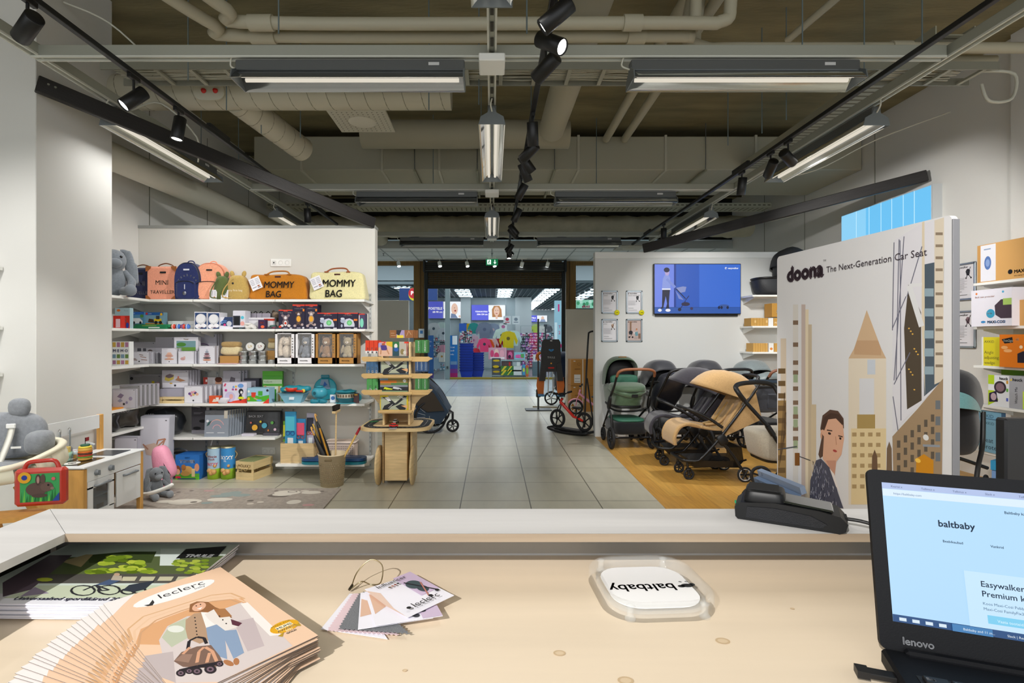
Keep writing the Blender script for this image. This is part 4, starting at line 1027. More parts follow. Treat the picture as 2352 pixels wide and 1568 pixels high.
def earbag(px0, px1, yt, D, c, lab, tx=None, tg=True):
 W = X(px1, D) - X(px0, D); H = Z(yt, D) - ZR; m = cloth(c)
 t = thing('toddler_bag', lab, 'bag', ((X(px0, D) + X(px1, D)) / 2, D, ZR))
 b = MB(); b.sq((0, .06, H * .44), (W / 2, .06, H * .44), m, .45, .6, fn=lambda q: (q.x * (1 - .35 * max(0, q.z / (H * .44))), q.y, q.z)); b.build('body', t)
 for s in (-1, 1):
  b = MB(); b.sq((s * W * .26, .05, H * .93), (.024, .014, .034), m, 1, 1, 12, 8, rot=(0, s * .3, 0)); b.build('ear', t)
 if tx:
  b = MB(); b.text(tx, pm('#efe6cc'), Tr(0, -.004, H * .3) @ R(PI / 2, 0, 0), .03, 'c'); b.build('lettering', t)
  b = MB(); b.lathe([(0, .003), (.011, 0)], BLACK, 12, (-.03, -.001, H * .58), ax=(0, -1, 0)); b.build('eye', t)
 if tg:
  b = MB(); tagcard(b, Tr(-W * .62, -.012, .002) @ R(PI / 2 - .1, 0, .1), .07, .1); b.build('paper_tag', t)
  b = MB(); b.tube(smoothpath([(-W * .1, -.01, H * .75), (-W * .45, -.02, H * .4), (-W * .5, -.03, H * .1), (-W * .1, -.03, H * .05)]), .006, m, 6); b.build('strap', t)
earbag(487, 524, 625, 5.36, '#5d6a3b', 'small olive green toddler bag with two round ears')
earbag(515, 568, 623, 5.37, '#c2a25c', 'small sand-coloured toddler bag with ears and stitched words', 'my first bag', True)
def mommy(px0, px1, yt, D, c, lab, hc):
 W = X(px1, D) - X(px0, D); H = Z(yt, D) - ZR; m = cloth(c)
 t = thing('holdall_bag', lab, 'bag', ((X(px0, D) + X(px1, D)) / 2, D, ZR))
 def sh(q):
  k = (q.z + H / 2) / H
  return (q.x * (1.0 - .10 * k) + .006 * math.sin(q.z * 40), q.y * (1.0 - .45 * k) + .004 * math.sin(q.x * 35 + q.z * 20), q.z + .006 * math.sin(q.x * 14))
 b = MB(); b.sq((0, .12, H / 2), (W / 2, .115, H / 2), m, .22, .25, 48, 16, fn=sh); b.build('body', t)
 M = Tr(0, -.005, 0) @ R(PI / 2 - .21, 0, 0)
 b = MB(); b.text('MOMMY', pm('#1c1a18'), M @ Tr(.03, H * .47, .01), H * .36, 'c', .014, 3, None, .85); b.text('BAG', pm('#1c1a18'), M @ Tr(-.02, H * .1, .01), H * .36, 'c', .014, 3, None, .85); b.build('lettering', t)
 b = MB(); b.box((0, .057, H * .90), (.062, .006, .018), pm('#4a2418')); b.build('name_patch', t)
 for s in (-1, 1):
  b = MB(); b.box((s * W * .19, .07, H * .99), (.04, .05, .012), mat(hc, .5), ch=.004); b.build('handle_tab', t)
 b = MB(); b.tube(smoothpath([(-W * .19, .07, H), (-W * .1, .075, H * 1.1), (W * .05, .08, H * 1.13), (W * .15, .07, H * 1.1), (W * .19, .07, H)]), .008, mat(hc, .5), 8); b.build('handle', t)
 b = MB(); tagcard(b, Tr(-W * .36, -.016, H * .32) @ R(PI / 2 - .1, 0, 0) @ R(0, 0, .42), .11, .13); b.build('paper_tag', t)
mommy(563, 703, 628, 5.40, '#c27a1e', 'tan holdall reading MOMMY BAG with an open paper tag', '#b06d1c')
mommy(704, 838, 622, 5.40, '#e6dda8', 'cream holdall reading MOMMY BAG with leather handle tabs', '#9a5226')
# plush rabbit on the top shelf
def plush(name, lab, loc, rz, c, s=1.0, ear='long', muz=None, cat='plush toy'):
 m = mat(c, .95, noise=.15, scale=60, bump=.4, bscale=350, sheen=.5, spec=.1); m2 = mat(muz or c, .95, bump=.4, bscale=350, sheen=.5, spec=.1)
 t = thing(name, lab, cat, loc, rz)
 b = MB(); b.sq((0, 0, .15 * s), (.10 * s, .085 * s, .15 * s), m, 1, 1, 18, 12)
 b.sq((0, -.01 * s, .34 * s), (.10 * s, .095 * s, .105 * s), m, 1, 1, 18, 12); b.build('body', t)
 b = MB(); b.sq((0, -.09 * s, .31 * s), (.055 * s, .045 * s, .045 * s), m2, 1, 1, 14, 10); b.build('muzzle', t)
 for sx in (-1, 1):
  b = MB(); b.lathe([(0, .008 * s), (.012 * s, 0)], mat('#101014', .2), 10, (sx * .045 * s, -.093 * s, .37 * s), ax=(0, -1, 0.1)); b.build('eye', t)
  b = MB()
  if ear == 'long': b.tube(smoothpath([(sx * .05 * s, 0, .43 * s), (sx * .10 * s, -.01 * s, .42 * s), (sx * .13 * s, -.03 * s, .30 * s), (sx * .14 * s, -.04 * s, .17 * s), (sx * .135 * s, -.045 * s, .14 * s)]), [.02 * s] * 5 + [.035 * s] * 5 + [.05 * s] * 5 + [.05 * s] * 4 + [.04 * s, .02 * s], m, 10, flat=.45)
  else: b.sq((sx * .075 * s, 0, .43 * s), (.035 * s, .018 * s, .035 * s), m, 1, 1, 12, 8)
  b.build('ear', t)
  b = MB(); b.tube(smoothpath([(sx * .08 * s, -.02 * s, .24 * s), (sx * .13 * s, -.06 * s, .16 * s), (sx * .12 * s, -.10 * s, .09 * s)]), [.028 * s] * 5 + [.034 * s] * 6, m, 10); b.build('arm', t)
  b = MB(); b.tube(smoothpath([(sx * .06 * s, -.02 * s, .06 * s), (sx * .09 * s, -.12 * s, .05 * s), (sx * .10 * s, -.2 * s, .05 * s)]), [.04 * s] * 5 + [.042 * s] * 6, m, 10)
  b.sq((sx * .10 * s, -.215 * s, .055 * s), (.05 * s, .04 * s, .055 * s), m2, 1, 1, 12, 8); b.build('leg', t)
 return t
plush('plush_rabbit', 'big grey plush rabbit with hanging ears seated on the top shelf', (-3.62, 5.0, ZR), .75, '#7f868e', 1.02)
# ---- second row
ZR = ROWS[1]
sbox(264, 298, 707, ZR, 5.02, .05, '#a9c8cf', [('r', 0, 0, 1, .62, '#d23a2c'), ('t', .5, .30, .26, 'JAS', pm('#f4f0ec'), 'c', .03), ('e', .25, .88, .12, .06, '#d9722a'), ('e', .5, .1, .1, .1, '#e2b32c'), ('e', .85, .15, .1, .14, '#2f4fb0'), ('t', .62, .84, .1, 'Fuuu', pm('#7f9aa4'))], 'light blue and red game card reading JAS on the side shelf')
sbox(260, 277, 725, ZR, 4.9, .06, '#cf3428', [('r', .35, .05, .95, .75, '#e8c4cc')], 'small red game box with a pink window next to the pillar')
sbox(298, 331, 716, ZR + .035, 5.4, .07, '#5f93b4', [('r', 0, .8, 1, 1, '#2a66b8'), ('r', .0, .82, .1, .98, '#d8342c'), ('t', .14, .85, .11, 'CITY', pm('#e8eef6')), ('p', [(.05, .3), (.2, .55), (.7, .55), (.9, .35), (.9, .2), (.1, .15)], '#eef0f2'), ('e', .3, .22, .08, .1, '#22262a'), ('e', .75, .22, .08, .1, '#22262a'), ('e', .85, .7, .12, .12, '#4f8a3c'), ('r', 0, 0, 1, .12, '#5a5e66')], 'blue building brick box with a white racing car')
sbox(334, 375, 717, ZR + .03, 5.42, .07, '#7fa5b8', [('r', 0, .8, 1, 1, '#2a62a8'), ('r', .02, .83, .13, .97, '#d8342c'), ('t', .17, .85, .11, 'CITY', pm('#e8eef6')), ('r', 0, 0, 1, .22, '#d2891e'), ('p', [(.15, .3), (.2, .55), (.45, .5), (.5, .25)], '#4a3424'), ('r', .5, .35, .9, .55, '#e8c21c'), ('r', .6, .5, .8, .75, '#3a3f42'), ('e', .6, .27, .09, .12, '#1d1d20'), ('e', .85, .27, .09, .12, '#1d1d20'), ('e', .9, .86, .07, .1, '#e8b41c')], 'blue building brick box with a yellow loader')
o, W, H = sbox(298, 384, 748, ZR, 5.33, .14, '#1f7a4e', [('r', .5, .3, .8, .6, '#dfe8e2')], 'flat green game box lying under the brick boxes')
sbox(310, 392, 744.5, ZR + .018, 5.35, .12, '#2b8a58', [('r', .2, .3, .6, .6, '#e2c62a')], 'thin green and yellow game box lying on the flat green one')
sbox(386, 447, 737, ZR, 5.46, .16, '#e4e6e6', [('r', .05, .5, .95, .6, '#cdd1d2')], 'plain white carton behind the toy ball pack')
t = thing('toy_ball_pack', 'net pack of red and blue toy balls in front of the white carton', 'toy', (X(413, 5.35), 5.36, ZR))
for k, (dx, c1, c2) in enumerate(((-.07, '#d8472e', '#eee8e4'), (-.02, '#3c6fc0', '#e8e8ee'), (.03, '#d8472e', '#3a5fb0'), (.075, '#4a78c8', '#d8dce8'))):
 b = MB(); b.sq((dx, 0, .026), (.026, .026, .026), plastic(c1), 1, 1, 14, 10); b.tube(arc((dx, 0, .026), .0265, 0, 360, 14, 'yz')[:-1], .004, plastic(c2), 5, closed=True); b.build('ball', t)
art = [('r', .0, 0, 1, 1, '#2d4672'), ('c', .5, .58, .31, '#cfd0d4'), ('c', .48, .62, .25, '#e9e9ec'), ('e', .3, .16, .25, .14, '#f1eef2'), ('e', .72, .2, .22, .12, '#f1eef2'), ('t', .5, .06, .13, 'zoom', pm('#8a3a5a'), 'c', .02), ('r', 0, 0, .04, 1, '#eceaf0'), ('r', .96, 0, 1, 1, '#eceaf0'), ('r', 0, .95, 1, 1, '#eceaf0')]
sbox(447, 476, 716, ZR, 5.34, .15, '#e9e8ee', art, 'white and blue boxed globe night light, first of two')
sbox(477, 505, 717, ZR, 5.34, .15, '#e9e8ee', art, 'white and blue boxed globe night light, second, with a side label visible')
sbox(506, 535, 728, ZR, 5.35, .14, '#e5e4ec', [('p', [(.0, .3), (.35, 1), (1, 1), (1, .2)], '#2d4068'), ('t', .5, .78, .18, 'WOOZI', pm('#eef0f6'), 'l', .01, 0, .45), ('c', .7, .45, .22, '#c9ccd4'), ('c', .35, .35, .1, '#d03a7c'), ('a', .35, .35, .2, .27, 60, 160, '#6a9ad8'), ('a', .35, .35, .33, .4, 60, 160, '#5a8ac8')], 'white box with a dark corner and coloured arcs')
sbox(535, 563, 713, ZR, 5.34, .12, '#dddce6', [('r', .02, .2, .6, .72, '#2a2f3a'), ('r', .12, .2, .5, .66, '#15171c'), ('c', .78, .62, .09, '#5ac0d8'), ('e', .78, .3, .17, .12, '#e8a8a0'), ('r', 0, 0, 1, .09, '#1c2028'), ('t', .5, .02, .06, 'sensor', pm('#4aa0a8'))], 'pale box showing a black bottle warmer')
for k, px in enumerate((570, 583, 596, 612)):
 t = thing('bottle_carton', ['first', 'second', 'third', 'fourth and widest'][k] + ' mauve bottle carton with a black carry loop, counted from the pale box', 'carton', (X(px, 5.5), 5.5, ZR))
 W_ = .052 if k < 3 else .085
 b = MB(); b.box((0, .04, .085), (W_, .09, .17), pm('#a6a0ac')); b.box((-.005, -.006, .07), (.02, .004, .09), pm('#23252c')); b.build('carton', t)
 b = MB(); b.tube(smoothpath([(-.02, .04, .17), (0, .04, .19), (.02, .04, .17)]), .005, BLACK, 6); b.build('carry_loop', t)
sbox(569, 631, 729, ZR, 5.42, .04, '#e6e4e8', [('r', .6, .72, 1, .9, '#c8402c'), ('r', .05, .75, .4, .85, '#b8b4bc')], 'long white box with a red label strip standing behind the towels')
sbox(593, 610, 734, ZR, 5.36, .05, '#3a2348', [('t', .5, .6, .25, 'GO', pm('#e8643a'), 'c', .03), ('e', .6, .25, .25, .15, '#e8643a')], 'small plum box with orange print')
b = MB(); b.sq((0, 0, .022), (.06, .05, .022), cloth('#e9e6e2'), .8, .8, fn=lambda q: (q.x, q.y, q.z + .008 * math.sin(q.x * 90))); b.sq((-.02, .0, .05), (.04, .04, .012), cloth('#efece8'), .8, .8); solo('folded_cloth', b, 'crumpled white baby cloth between the pale box and the plum box', 'cloth', (X(577, 5.37), 5.36, ZR))
b = MB()
for (dx, dz, c) in ((-.03, .012, '#3b3e48'), (.02, .014, '#7a3a50'), (0, .03, '#4a6a62'), (.045, .012, '#2c3038')): b.sq((dx, 0, dz), (.035, .04, .014), mat(c, .3), .8, .8, 14, 8)
solo('toy_packet', b, 'dark glossy bagged toy lying before the koala box', 'packet', (X(627, 5.36), 5.37, ZR))
b = MB(); b.sq((0, 0, .06), (.045, .04, .06), cloth('#6b5a4c'), 1, 1); b.sq((.0, -.02, .15), (.04, .04, .04), cloth('#8a7866'), 1, 1); b.sq((-.035, 0, .185), (.018, .01, .018), cloth('#6b5a4c'), 1, 1, 10, 6); b.sq((.035, 0, .185), (.018, .01, .018), cloth('#6b5a4c'), 1, 1, 10, 6); b.sq((.02, -.04, .05), (.05, .03, .03), cloth('#d8d4cc'), 1, 1)
solo('plush_monkey', b, 'brown plush toy half hidden behind the koala box', 'plush toy', (X(634, 5.5), 5.52, ZR))
NV = '#29253c'
def zz(t1, wd): return [('r', 0, .94, 1, 1, '#d8402c'), ('r', .35, .9, .65, 1, '#d8402c'), ('t', .5, .915, .06, 'BABY', pm('#f4e8e4'), 'c', .02), ('t', .5, .81, .065, t1, pm('#eceaf2'), 'c', .02, 0, wd), ('r', .35, .03, .65, .06, '#b8b4c8'), ('r', .8, .02, .97, .08, '#dcdae4')]
sbox(640, 672, 711, ZR, 5.34, .12, NV, zz('SLEEP SOOTHER', .85) + [('e', .5, .33, .24, .2, '#6d5a62'), ('e', .5, .6, .2, .12, '#7d6a70'), ('e', .28, .7, .09, .07, '#8d7a80'), ('e', .72, .7, .09, .07, '#8d7a80'), ('e', .5, .58, .1, .08, '#e6dee0'), ('e', .5, .3, .12, .14, '#e6dee0'), ('c', .5, .3, .06, '#d8452c'), ('e', .25, .17, .12, .07, '#ddd4d4'), ('e', .75, .17, .12, .07, '#ddd4d4'), ('e', .12, .12, .1, .06, '#d8452c')], 'dark navy box with a red top and a koala')
for k, (a, c, hd, lab) in enumerate(((672, 700, '#5c4640', 'tall navy box with a red top and a brown bear'), (701, 729, '#a08c88', 'tall navy box with a red top and a pale monkey'))):
 sbox(a, c, 699, ZR, 5.34, .12, NV, zz('NIGHTLIGHT', .7) + [('e', .5, .62, .18, .1, hd), ('e', .3, .66, .07, .04, hd), ('e', .7, .66, .07, .04, hd), ('e', .5, .6, .1, .06, '#d8cccc'), ('e', .5, .41, .24, .16, hd), ('e', .5, .41, .17, .12, '#eaa938'), ('l', .35, .28, .75, .14, .05, hd), ('l', .65, .28, .22, .16, .05, hd), ('e', .2, .13, .12, .05, '#b8a4a4'), ('e', .8, .18, .1, .05, '#b8a4a4'), ('r', .84, .72, .98, .82, '#e8842c')], lab)
for k, (a, c, lab) in enumerate(((729, 775, 'wide navy box with a sheep clock, next to the pale monkey box'), (776, 822, 'wide navy box with a sheep clock, second and nearer the aisle'))):
 sbox(a, c, 718, ZR, 5.34, .14, NV, zz('SLEEPTRAINER', .45) + [('p', [(.32, .14), (.3, .4), (.4, .6), (.58, .66), (.76, .55), (.84, .3), (.84, .14)], '#c9ccda'), ('c', .58, .38, .16, '#5fb872'), ('c', .58, .38, .1, '#86d494'), ('e', .26, .5, .13, .14, '#a8afc4'), ('e', .24, .64, .1, .06, '#d0d4e0'), ('e', .2, .2, .05, .1, '#a8afc4'), ('r', .80, .5, .98, .62, '#d8762c')], lab)
sbox(824, 838, 720, ZR, 5.33, .1, '#4b4462', [('r', 0, .93, 1, 1, '#d8402c'), ('e', .5, .4, .3, .3, '#7fd0b8'), ('r', 0, .1, .15, .9, '#e6d8e0')], 'narrow purple box with a red top at the shelf end')
# ---- third row
ZR = ROWS[2]
g3 = 'white boxed wooden toys'
memo = [('r', .02 + .25 * i, .06 + .25 * j if j < 2 else .02 + .25 * j, .21 + .25 * i, .22 + .25 * j, ['#b07a9a', '#8a6a4a', '#6a8a4a', '#c8a44a', '#8a4a5a', '#7a9ab0'][(i * 3 + j * 5) % 6]) for i in range(4) for j in (0, 1, 3)] + [('t', .5, .56, .17, 'M E M O', pm('#3a3f8a'), 'c', .02, 0, .86)]
sbox(258, 297, 784, ZR, 5.0, .06, '#eef0f0', memo, 'white picture game reading MEMO with rows of little animal photos')
GB = '#cfcdd6'; FR = '#b4b2bb'
def wbox(px0, px1, yt, D, items, lab, n=1, dy=.03, c='#dcdae2', z=None, nlab=None, dx=.012, d=.028, grp=None):
 z = ZR if z is None else z
 o, W, H = sbox(px0, px1, yt, z, D, d, FR, [('r', .025, .03, .975, .97, c), ('r', .9, .92, .94, .95, '#55545c'), ('r', .08, .92, .4, .94, '#b9b7c0')] + items, lab)
 if n > 1: behind(o, n, dy, nlab or 'copy of the ' + lab.split(',')[0] + ', standing behind it', grp or lab, dx)
 return o
wbox(298, 357, 785, 5.55, [('r', .3, .3, .45, .7, '#4a4a52'), ('r', .52, .3, .64, .7, '#4a4a52'), ('c', .8, .5, .14, '#5a4a44')], 'grey-white toy box with two dark blocks on it, back of the third row', c='#b5b3ba')
wbox(357, 400, 774, 5.55, [('p', [(.35, .1), (.4, .35), (.6, .45), (.9, .4), (.98, .1)], '#4a464a')], 'grey-white toy box with a black shape, partly behind the rainbow box', c='#b9b6bf')
wbox(428, 498, 767, 5.6, [('a', .55, .35, .3, .33, 0, 180, '#8a6a98'), ('a', .55, .35, .22, .25, 0, 180, '#b8a8c0')], 'large grey-white toy box with thin purple arcs, back of the third row', 3, .025, c='#c3c1ca', grp='large arc boxes')
wbox(297, 343, 807, 5.36, [('l', .1, .35, .4, .3, .06, '#7a5a48'), ('l', .15, .45, .35, .4, .05, '#7a5a48'), ('l', .55, .6, .85, .5, .05, '#9a7060'), ('l', .5, .75, .7, .7, .05, '#7a5a48'), ('l', .6, .35, .9, .3, .05, '#9a7060'), ('c', .5, .2, .06, '#3a3a40')], 'white boxed wooden letters in front of a row of like boxes', 5, .05, dx=.012, grp='boxed wooden letters', nlab='white boxed wooden letters, in the row of like boxes')
wbox(371, 407, 799, 5.36, [('e', .5, .68, .14, .05, '#e0b8a4'), ('e', .5, .6, .2, .05, '#d8a890'), ('e', .5, .5, .26, .06, '#c89484'), ('e', .5, .4, .14, .05, '#e0b8a4'), ('e', .5, .3, .3, .05, '#d09a80'), ('c', .5, .14, .035, '#3a3a40')], 'white boxed stacking cups toy', 3, .04, grp='boxed stacking cups', nlab='white boxed stacking cups toy')
t_, W, H = sbox(400, 455, 774, ZR, 5.42, .05, '#e3e1ea', [('r', .1, .08, .9, .86, '#5f8f4a'), ('r', .1, .5, .9, .86, '#6a9a3c'), ('r', .1, .62, .9, .86, '#7aa0a8'), ('e', .3, .72, .2, .08, '#4f8a3a'), ('t', .5, .9, .07, 'Pastipi', pm('#d8a02c'), 'c', .01)] +
 [('a', .52, .40, .36 - .055 * k, .305 - .055 * k + .055, -8, 188, c) for k, c in enumerate(('#c83a5c', '#e06a4a', '#e8b03a', '#5aa04a'))] + [('c', .88, .1, .07, '#3f9ab0')], 'white-framed box with a wooden rainbow toy against green grass')
wbox(409, 446, 806, 5.35, [('e', .3, .4, .15, .12, '#c89a98'), ('e', .4, .5, .06, .1, '#d8b0a8')], 'small white toy box leaning before the rainbow box', 3, .022, grp='small white boxes before the rainbow', nlab='small white toy box leaning before the rainbow box')
wbox(457, 494, 794, 5.35, [('e', .5, .22, .26, .05, '#c88a70'), ('e', .5, .33, .24, .05, '#4a3a40'), ('e', .5, .44, .2, .05, '#b08088'), ('e', .5, .55, .16, .05, '#6a4a54'), ('e', .5, .66, .11, .05, '#9aa0b0'), ('e', .5, .76, .06, .05, '#b8bcc8'), ('c', .5, .1, .035, '#3a3a40')], 'white boxed ring stacker next to the linen sack', 2, .04, grp='boxed ring stackers', nlab='white boxed ring stacker next to the linen sack')
def sack(px0, px1, y0, y1, D, lab):
 W = X(px1, D) - X(px0, D); z0 = Z(y1, D); H = Z(y0, D) - z0
 t = thing('linen_sack', lab, 'sack', ((X(px0, D) + X(px1, D)) / 2, D + .06, z0))
 b = MB(); b.sq((0, 0, H * .34), (W * .5, .055, H * .34), cloth('#e4d3a8'), .6, .6, 24, 12, fn=lambda q: (q.x + .004 * math.sin(q.z * 80), q.y + .004 * math.sin(q.x * 60), q.z)); b.build('bag', t)
 b = MB(); b.sq((0, 0, H * .80), (W * .46, .05, H * .2), cloth('#b99a66'), .5, .5, 24, 10, fn=lambda q: (q.x, q.y + .004 * math.sin(q.x * 80), q.z)); b.build('rolled_top', t)
 b = MB(); b.tube(arc((0, 0, H * .62), W * .44, 0, 360, 20, 'xy', .052)[:-1], .004, mat('#a8885a', .8), 6, closed=True); b.build('drawstring', t)
BRN = '#b98a4c'
sbox(505, 548, 817, ZR, 5.37, .12, BRN, [], 'brown cardboard box under the linen sack', 'cardboard_box'); sack(502, 549, 784, 816, 5.36, 'linen sack with a rolled burlap top on a brown box')
sbox(612, 632, 816, ZR, 5.42, .12, BRN, [], 'brown cardboard box beside the tins, lower one', 'cardboard_box', H=.07)
sbox(612, 632, 802, ZR + .071, 5.42, .12, '#c09050', [], 'brown cardboard box beside the tins, upper one', 'cardboard_box', H=.063); sack(612, 632, 776, 801, 5.42, 'linen sack on the brown boxes beside the tins')
TINM = metal('#c3c6c8', .28)
def tin(): return MB().lathe([(0, 0), (.043, 0), (.045, .003), (.045, .030), (.0465, .031), (.0465, .041), (.044, .043), (0, .043)], TINM, 24)
T0 = None; gt = 'small round silver tins of dough'
for j in range(4):
 for r_ in range(3):
  loc = (X(560, 5.4) + j * .098, 5.40 + .01 * (r_ % 2), ZR + r_ * .0432)
  if T0 is None: T0 = solo('tin', tin(), 'small round silver tin stacked between the sacks', 'tin', loc, group=gt)
  elif not (j == 3 and r_ > 0): dup(T0, loc)
for px, c, lab in ((576, '#c8a43a', 'silver tin standing on edge with a yellow pattern lid'), (599, '#8a3a3c', 'silver tin standing on edge with a dark red pattern lid')):
 t = thing('standing_tin', lab, 'tin', (X(px, 5.42), 5.42, ZR + .1296 + .047))
 b = MB(); b.lathe([(0, -.02), (.045, -.02), (.0465, 0), (.0465, .02), (.042, .022), (.04, .02)], TINM, 24, ax=(0, -1, 0)); b.build('can', t)
 b = MB(); b.lathe([(0, .0), (.04, .0)], pm('#e9e8e4'), 24, (0, -.0205, 0), ax=(0, -1, 0))
 for i in range(9): b.lathe([(0, 0), (.004, 0)], pm(c), 6, (.018 * math.cos(i * .7), -.0215, .012 * math.sin(i * 1.9)), ax=(0, -1, 0))
 b.build('printed_lid', t)
b = MB(); b.box((0, .06, .004), (.2, .13, .008), pm('#d8b8bc')); solo('thin_book', b, 'thin pink book lying under the brown sack box edge', 'book', (X(523, 5.31), 5.3, ZR))
# window boxes with plush
for (a, c, cb, cp, ears, lab) in ((631, 677, '#efedf0', '#e9d9c6', 'long', 'white window box with a cream plush bunny'), (678, 723, '#efedf0', '#878c96', 'round', 'white window box with a grey plush bear'), (724, 771, '#b38242', '#a5805e', 'round', 'brown window box with a brown plush bear'), (773, 820, '#b38242', '#b9a988', 'round', 'brown window box with a pale olive plush bear')):
 D = 5.33; W = X(c, D) - X(a, D); H = Z(764, D) - ZR
 t = thing('plush_window_box', lab, 'box', ((X(a, D) + X(c, D)) / 2, D, ZR))
 m = pm(cb); b = MB(); wt = .012; yb = H * .20; x0 = -W / 2 + W * .13; x1 = W / 2 - W * .17
 b.box((0, .145, H / 2), (W, .01, H), pm('#3a2c22' if cb != '#efedf0' else '#8f8378')); b.box((0, .075, .003), (W, .15, .006), m); b.box((0, .075, H - .002), (W, .15, .004), m); b.box((-W / 2 + .002, .075, H / 2), (.004, .15, H), m); b.box((W / 2 - .002, .075, H / 2), (.004, .15, H), m)
 b.box((0, .003, yb / 2), (W, .006, yb), m); b.box((-W / 2 + W * .065, .003, H / 2), (W * .13, .006, H), m); b.box((W / 2 - W * .085, .003, H / 2), (W * .17, .006, H), m); b.box((0, .003, H - .006), (W, .006, .012), m)
 face(front(W, H, -.0004), W, H, [('t', .45, .085, .08, 'moonie.', pm(K), 'c', .02), ('t', .90, .4, .04, 'BEAR SIZE', pm('#55504a'), 'l', 0, PI / 2)] + [('r', .86, .35 + .09 * k, .92, .38 + .09 * k, '#6a6258') for k in range(6)] + [('a', .86, .24, .035, .042, 0, 360, '#b07a6a')], b)
 b.build('carton', t)
 mp_ = mat(cp, .95, noise=.2, scale=70, bump=.5, bscale=300, sheen=.5, spec=.1); s = .9
 b = MB(); xc = -.005
 b.sq((xc, .075, yb + .062), (.052, .04, .068), mp_, 1, 1); b.sq((xc, .07, yb + .165), (.05, .045, .046), mp_, 1, 1)
 if ears == 'long':
  for sx in (-1, 1): b.tube(smoothpath([(xc + sx * .02, .07, yb + .205), (xc + sx * .05, .06, yb + .18), (xc + sx * .062, .05, yb + .08), (xc + sx * .055, .05, yb + .02)]), [.016] * 5 + [.022] * 11, mp_, 8, flat=.5)
 else:
  for sx in (-1, 1): b.sq((xc + sx * .036, .07, yb + .205), (.016, .01, .016), mp_, 1, 1, 10, 6); b.sq((xc + sx * .058, .06, yb + .085), (.016, .02, .05), mp_, 1, 1, 10, 8, rot=(0, sx * -.3, 0)); b.sq((xc + sx * .028, .045, yb + .02), (.022, .03, .022), mp_, 1, 1, 10, 8)
 b.build('plush_figure', t)
 b = MB(); b.sq((xc, .022, yb + .155), (.018, .012, .014), mat('#e8dccc', .9), 1, 1, 10, 8); b.sq((xc, .012, yb + .16), (.006, .004, .004), BLACK, 1, 1, 8, 6)
 for sx in (-1, 1): b.sq((xc + sx * .02, .03, yb + .175), (.003, .003, .003), BLACK, 1, 1, 8, 6)
 b.build('plush_face', t)
 b = MB(); b.box((0, .001, H / 2 + yb / 2), (W * .7, .0008, H - yb - .012), mat('#ffffff', .05, alpha=.06)); b.build('window_film', t)
# ---- fourth row
ZR = ROWS[3]
wbox(295, 372, 860, 5.58, [('r', .05, .3, .95, .6, '#7f8a80'), ('p', [(.45, .6), (.6, .6), (.52, .35)], '#c8c23a'), ('r', .7, .35, .78, .75, '#d8c42a'), ('e', .88, .6, .07, .12, '#c89aa8'), ('c', .1, .85, .06, '#33333a')], 'wide grey toy set box with a yellow cone, back of the fourth row', c='#9d9c9f')
wbox(275, 322, 884, 5.1, [], 'grey toy box behind the front one on the side shelf', 5, .045, c='#a5a4a4', dx=.014, grp='grey boxes on the side shelf', nlab='grey toy box in the row on the side shelf')
wbox(258, 312, 893, 4.95, [('p', [(.2, .6), (.35, .78), (.5, .68), (.38, .5)], '#8a7f9a'), ('p', [(.22, .38), (.35, .5), (.45, .38), (.32, .3)], '#a0a0b8'), ('e', .78, .5, .08, .1, '#a49ab8'), ('c', .5, .22, .06, '#3a3a40'), ('e', .62, .3, .05, .07, '#9a90b0')], 'white toy box with small mauve pieces on it, front of the side shelf', c='#d5d3dc')
sbox(340, 352, 890, ZR + .06, 5.45, .05, '#b8a42c', [('c', .5, .6, .15, '#c8502a'), ('c', .5, .3, .12, '#c8502a')], 'narrow yellow toy box in the wooden crate')
b = MB(); b.lathe([(0, .004), (.035, .004), (.035, 0)], pm('#d8cf4a'), 20, (0, 0, .035), ax=(0, -1, 0)); b.box((0, -.006, .03), (.05, .002, .014), pm('#d8843a')); solo('yellow_disc', b, 'round yellow toy packet sticking up from the wooden crate', 'packet', (X(358, 5.42), 5.42, ZR + .065))
def crate(px0, px1, yt, z, D, d, lab, rows=2, txt=None, name='wooden_crate', rz=0):
 W = X(px1, D) - X(px0, D); H = Z(yt, D) - z; m = mat('#e3cb96', .5, noise=.12, scale=5, stretch=(1, 1, 8))
 t = thing(name, lab, 'crate', ((X(px0, D) + X(px1, D)) / 2, D, z), rz)
 hs = H / (rows + .45 * (rows - 1)) if rows > 1 else H
 for k in range(rows):
  zc = hs / 2 + k * hs * 1.45
  for (cx, cy, sx, sy) in ((0, .004, W, .008), (0, d - .004, W, .008), (-W / 2 + .004, d / 2, .008, d - .018), (W / 2 - .004, d / 2, .008, d - .018)):
   b = MB(); b.box((cx, cy, zc), (sx, sy, hs), m)
   if txt and k == rows - 1 and cy == .004: b.text(txt, pm('#7a5a2c'), Tr(0, -.0006, zc - hs * .25) @ R(PI / 2, 0, 0), hs * .5, 'c', .02)
   b.build('slat', t)
 for sx in (-1, 1):
  for sy in (0, 1):
   b = MB(); b.box((sx * (W / 2 - .018), .014 if sy == 0 else d - .014, H / 2), (.02, .012, H), m); b.build('corner_post', t)
 b = MB(); b.box((0, d / 2, .006), (W - .02, d - .02, .008), m); b.build('bottom', t)
 return t, W, H
crate(325, 372, 912, ZR, 5.33, .14, 'shallow pine toy crate, the one nearer the corner', 2)
crate(373, 422, 911, ZR, 5.33, .17, 'shallow pine toy crate, the one under the big boxed basket', 2)
sbox(367, 423, 893, ZR + .065, 5.36, .1, '#aaa8b8', [], 'plain lilac-grey box end sitting over the pine crates')
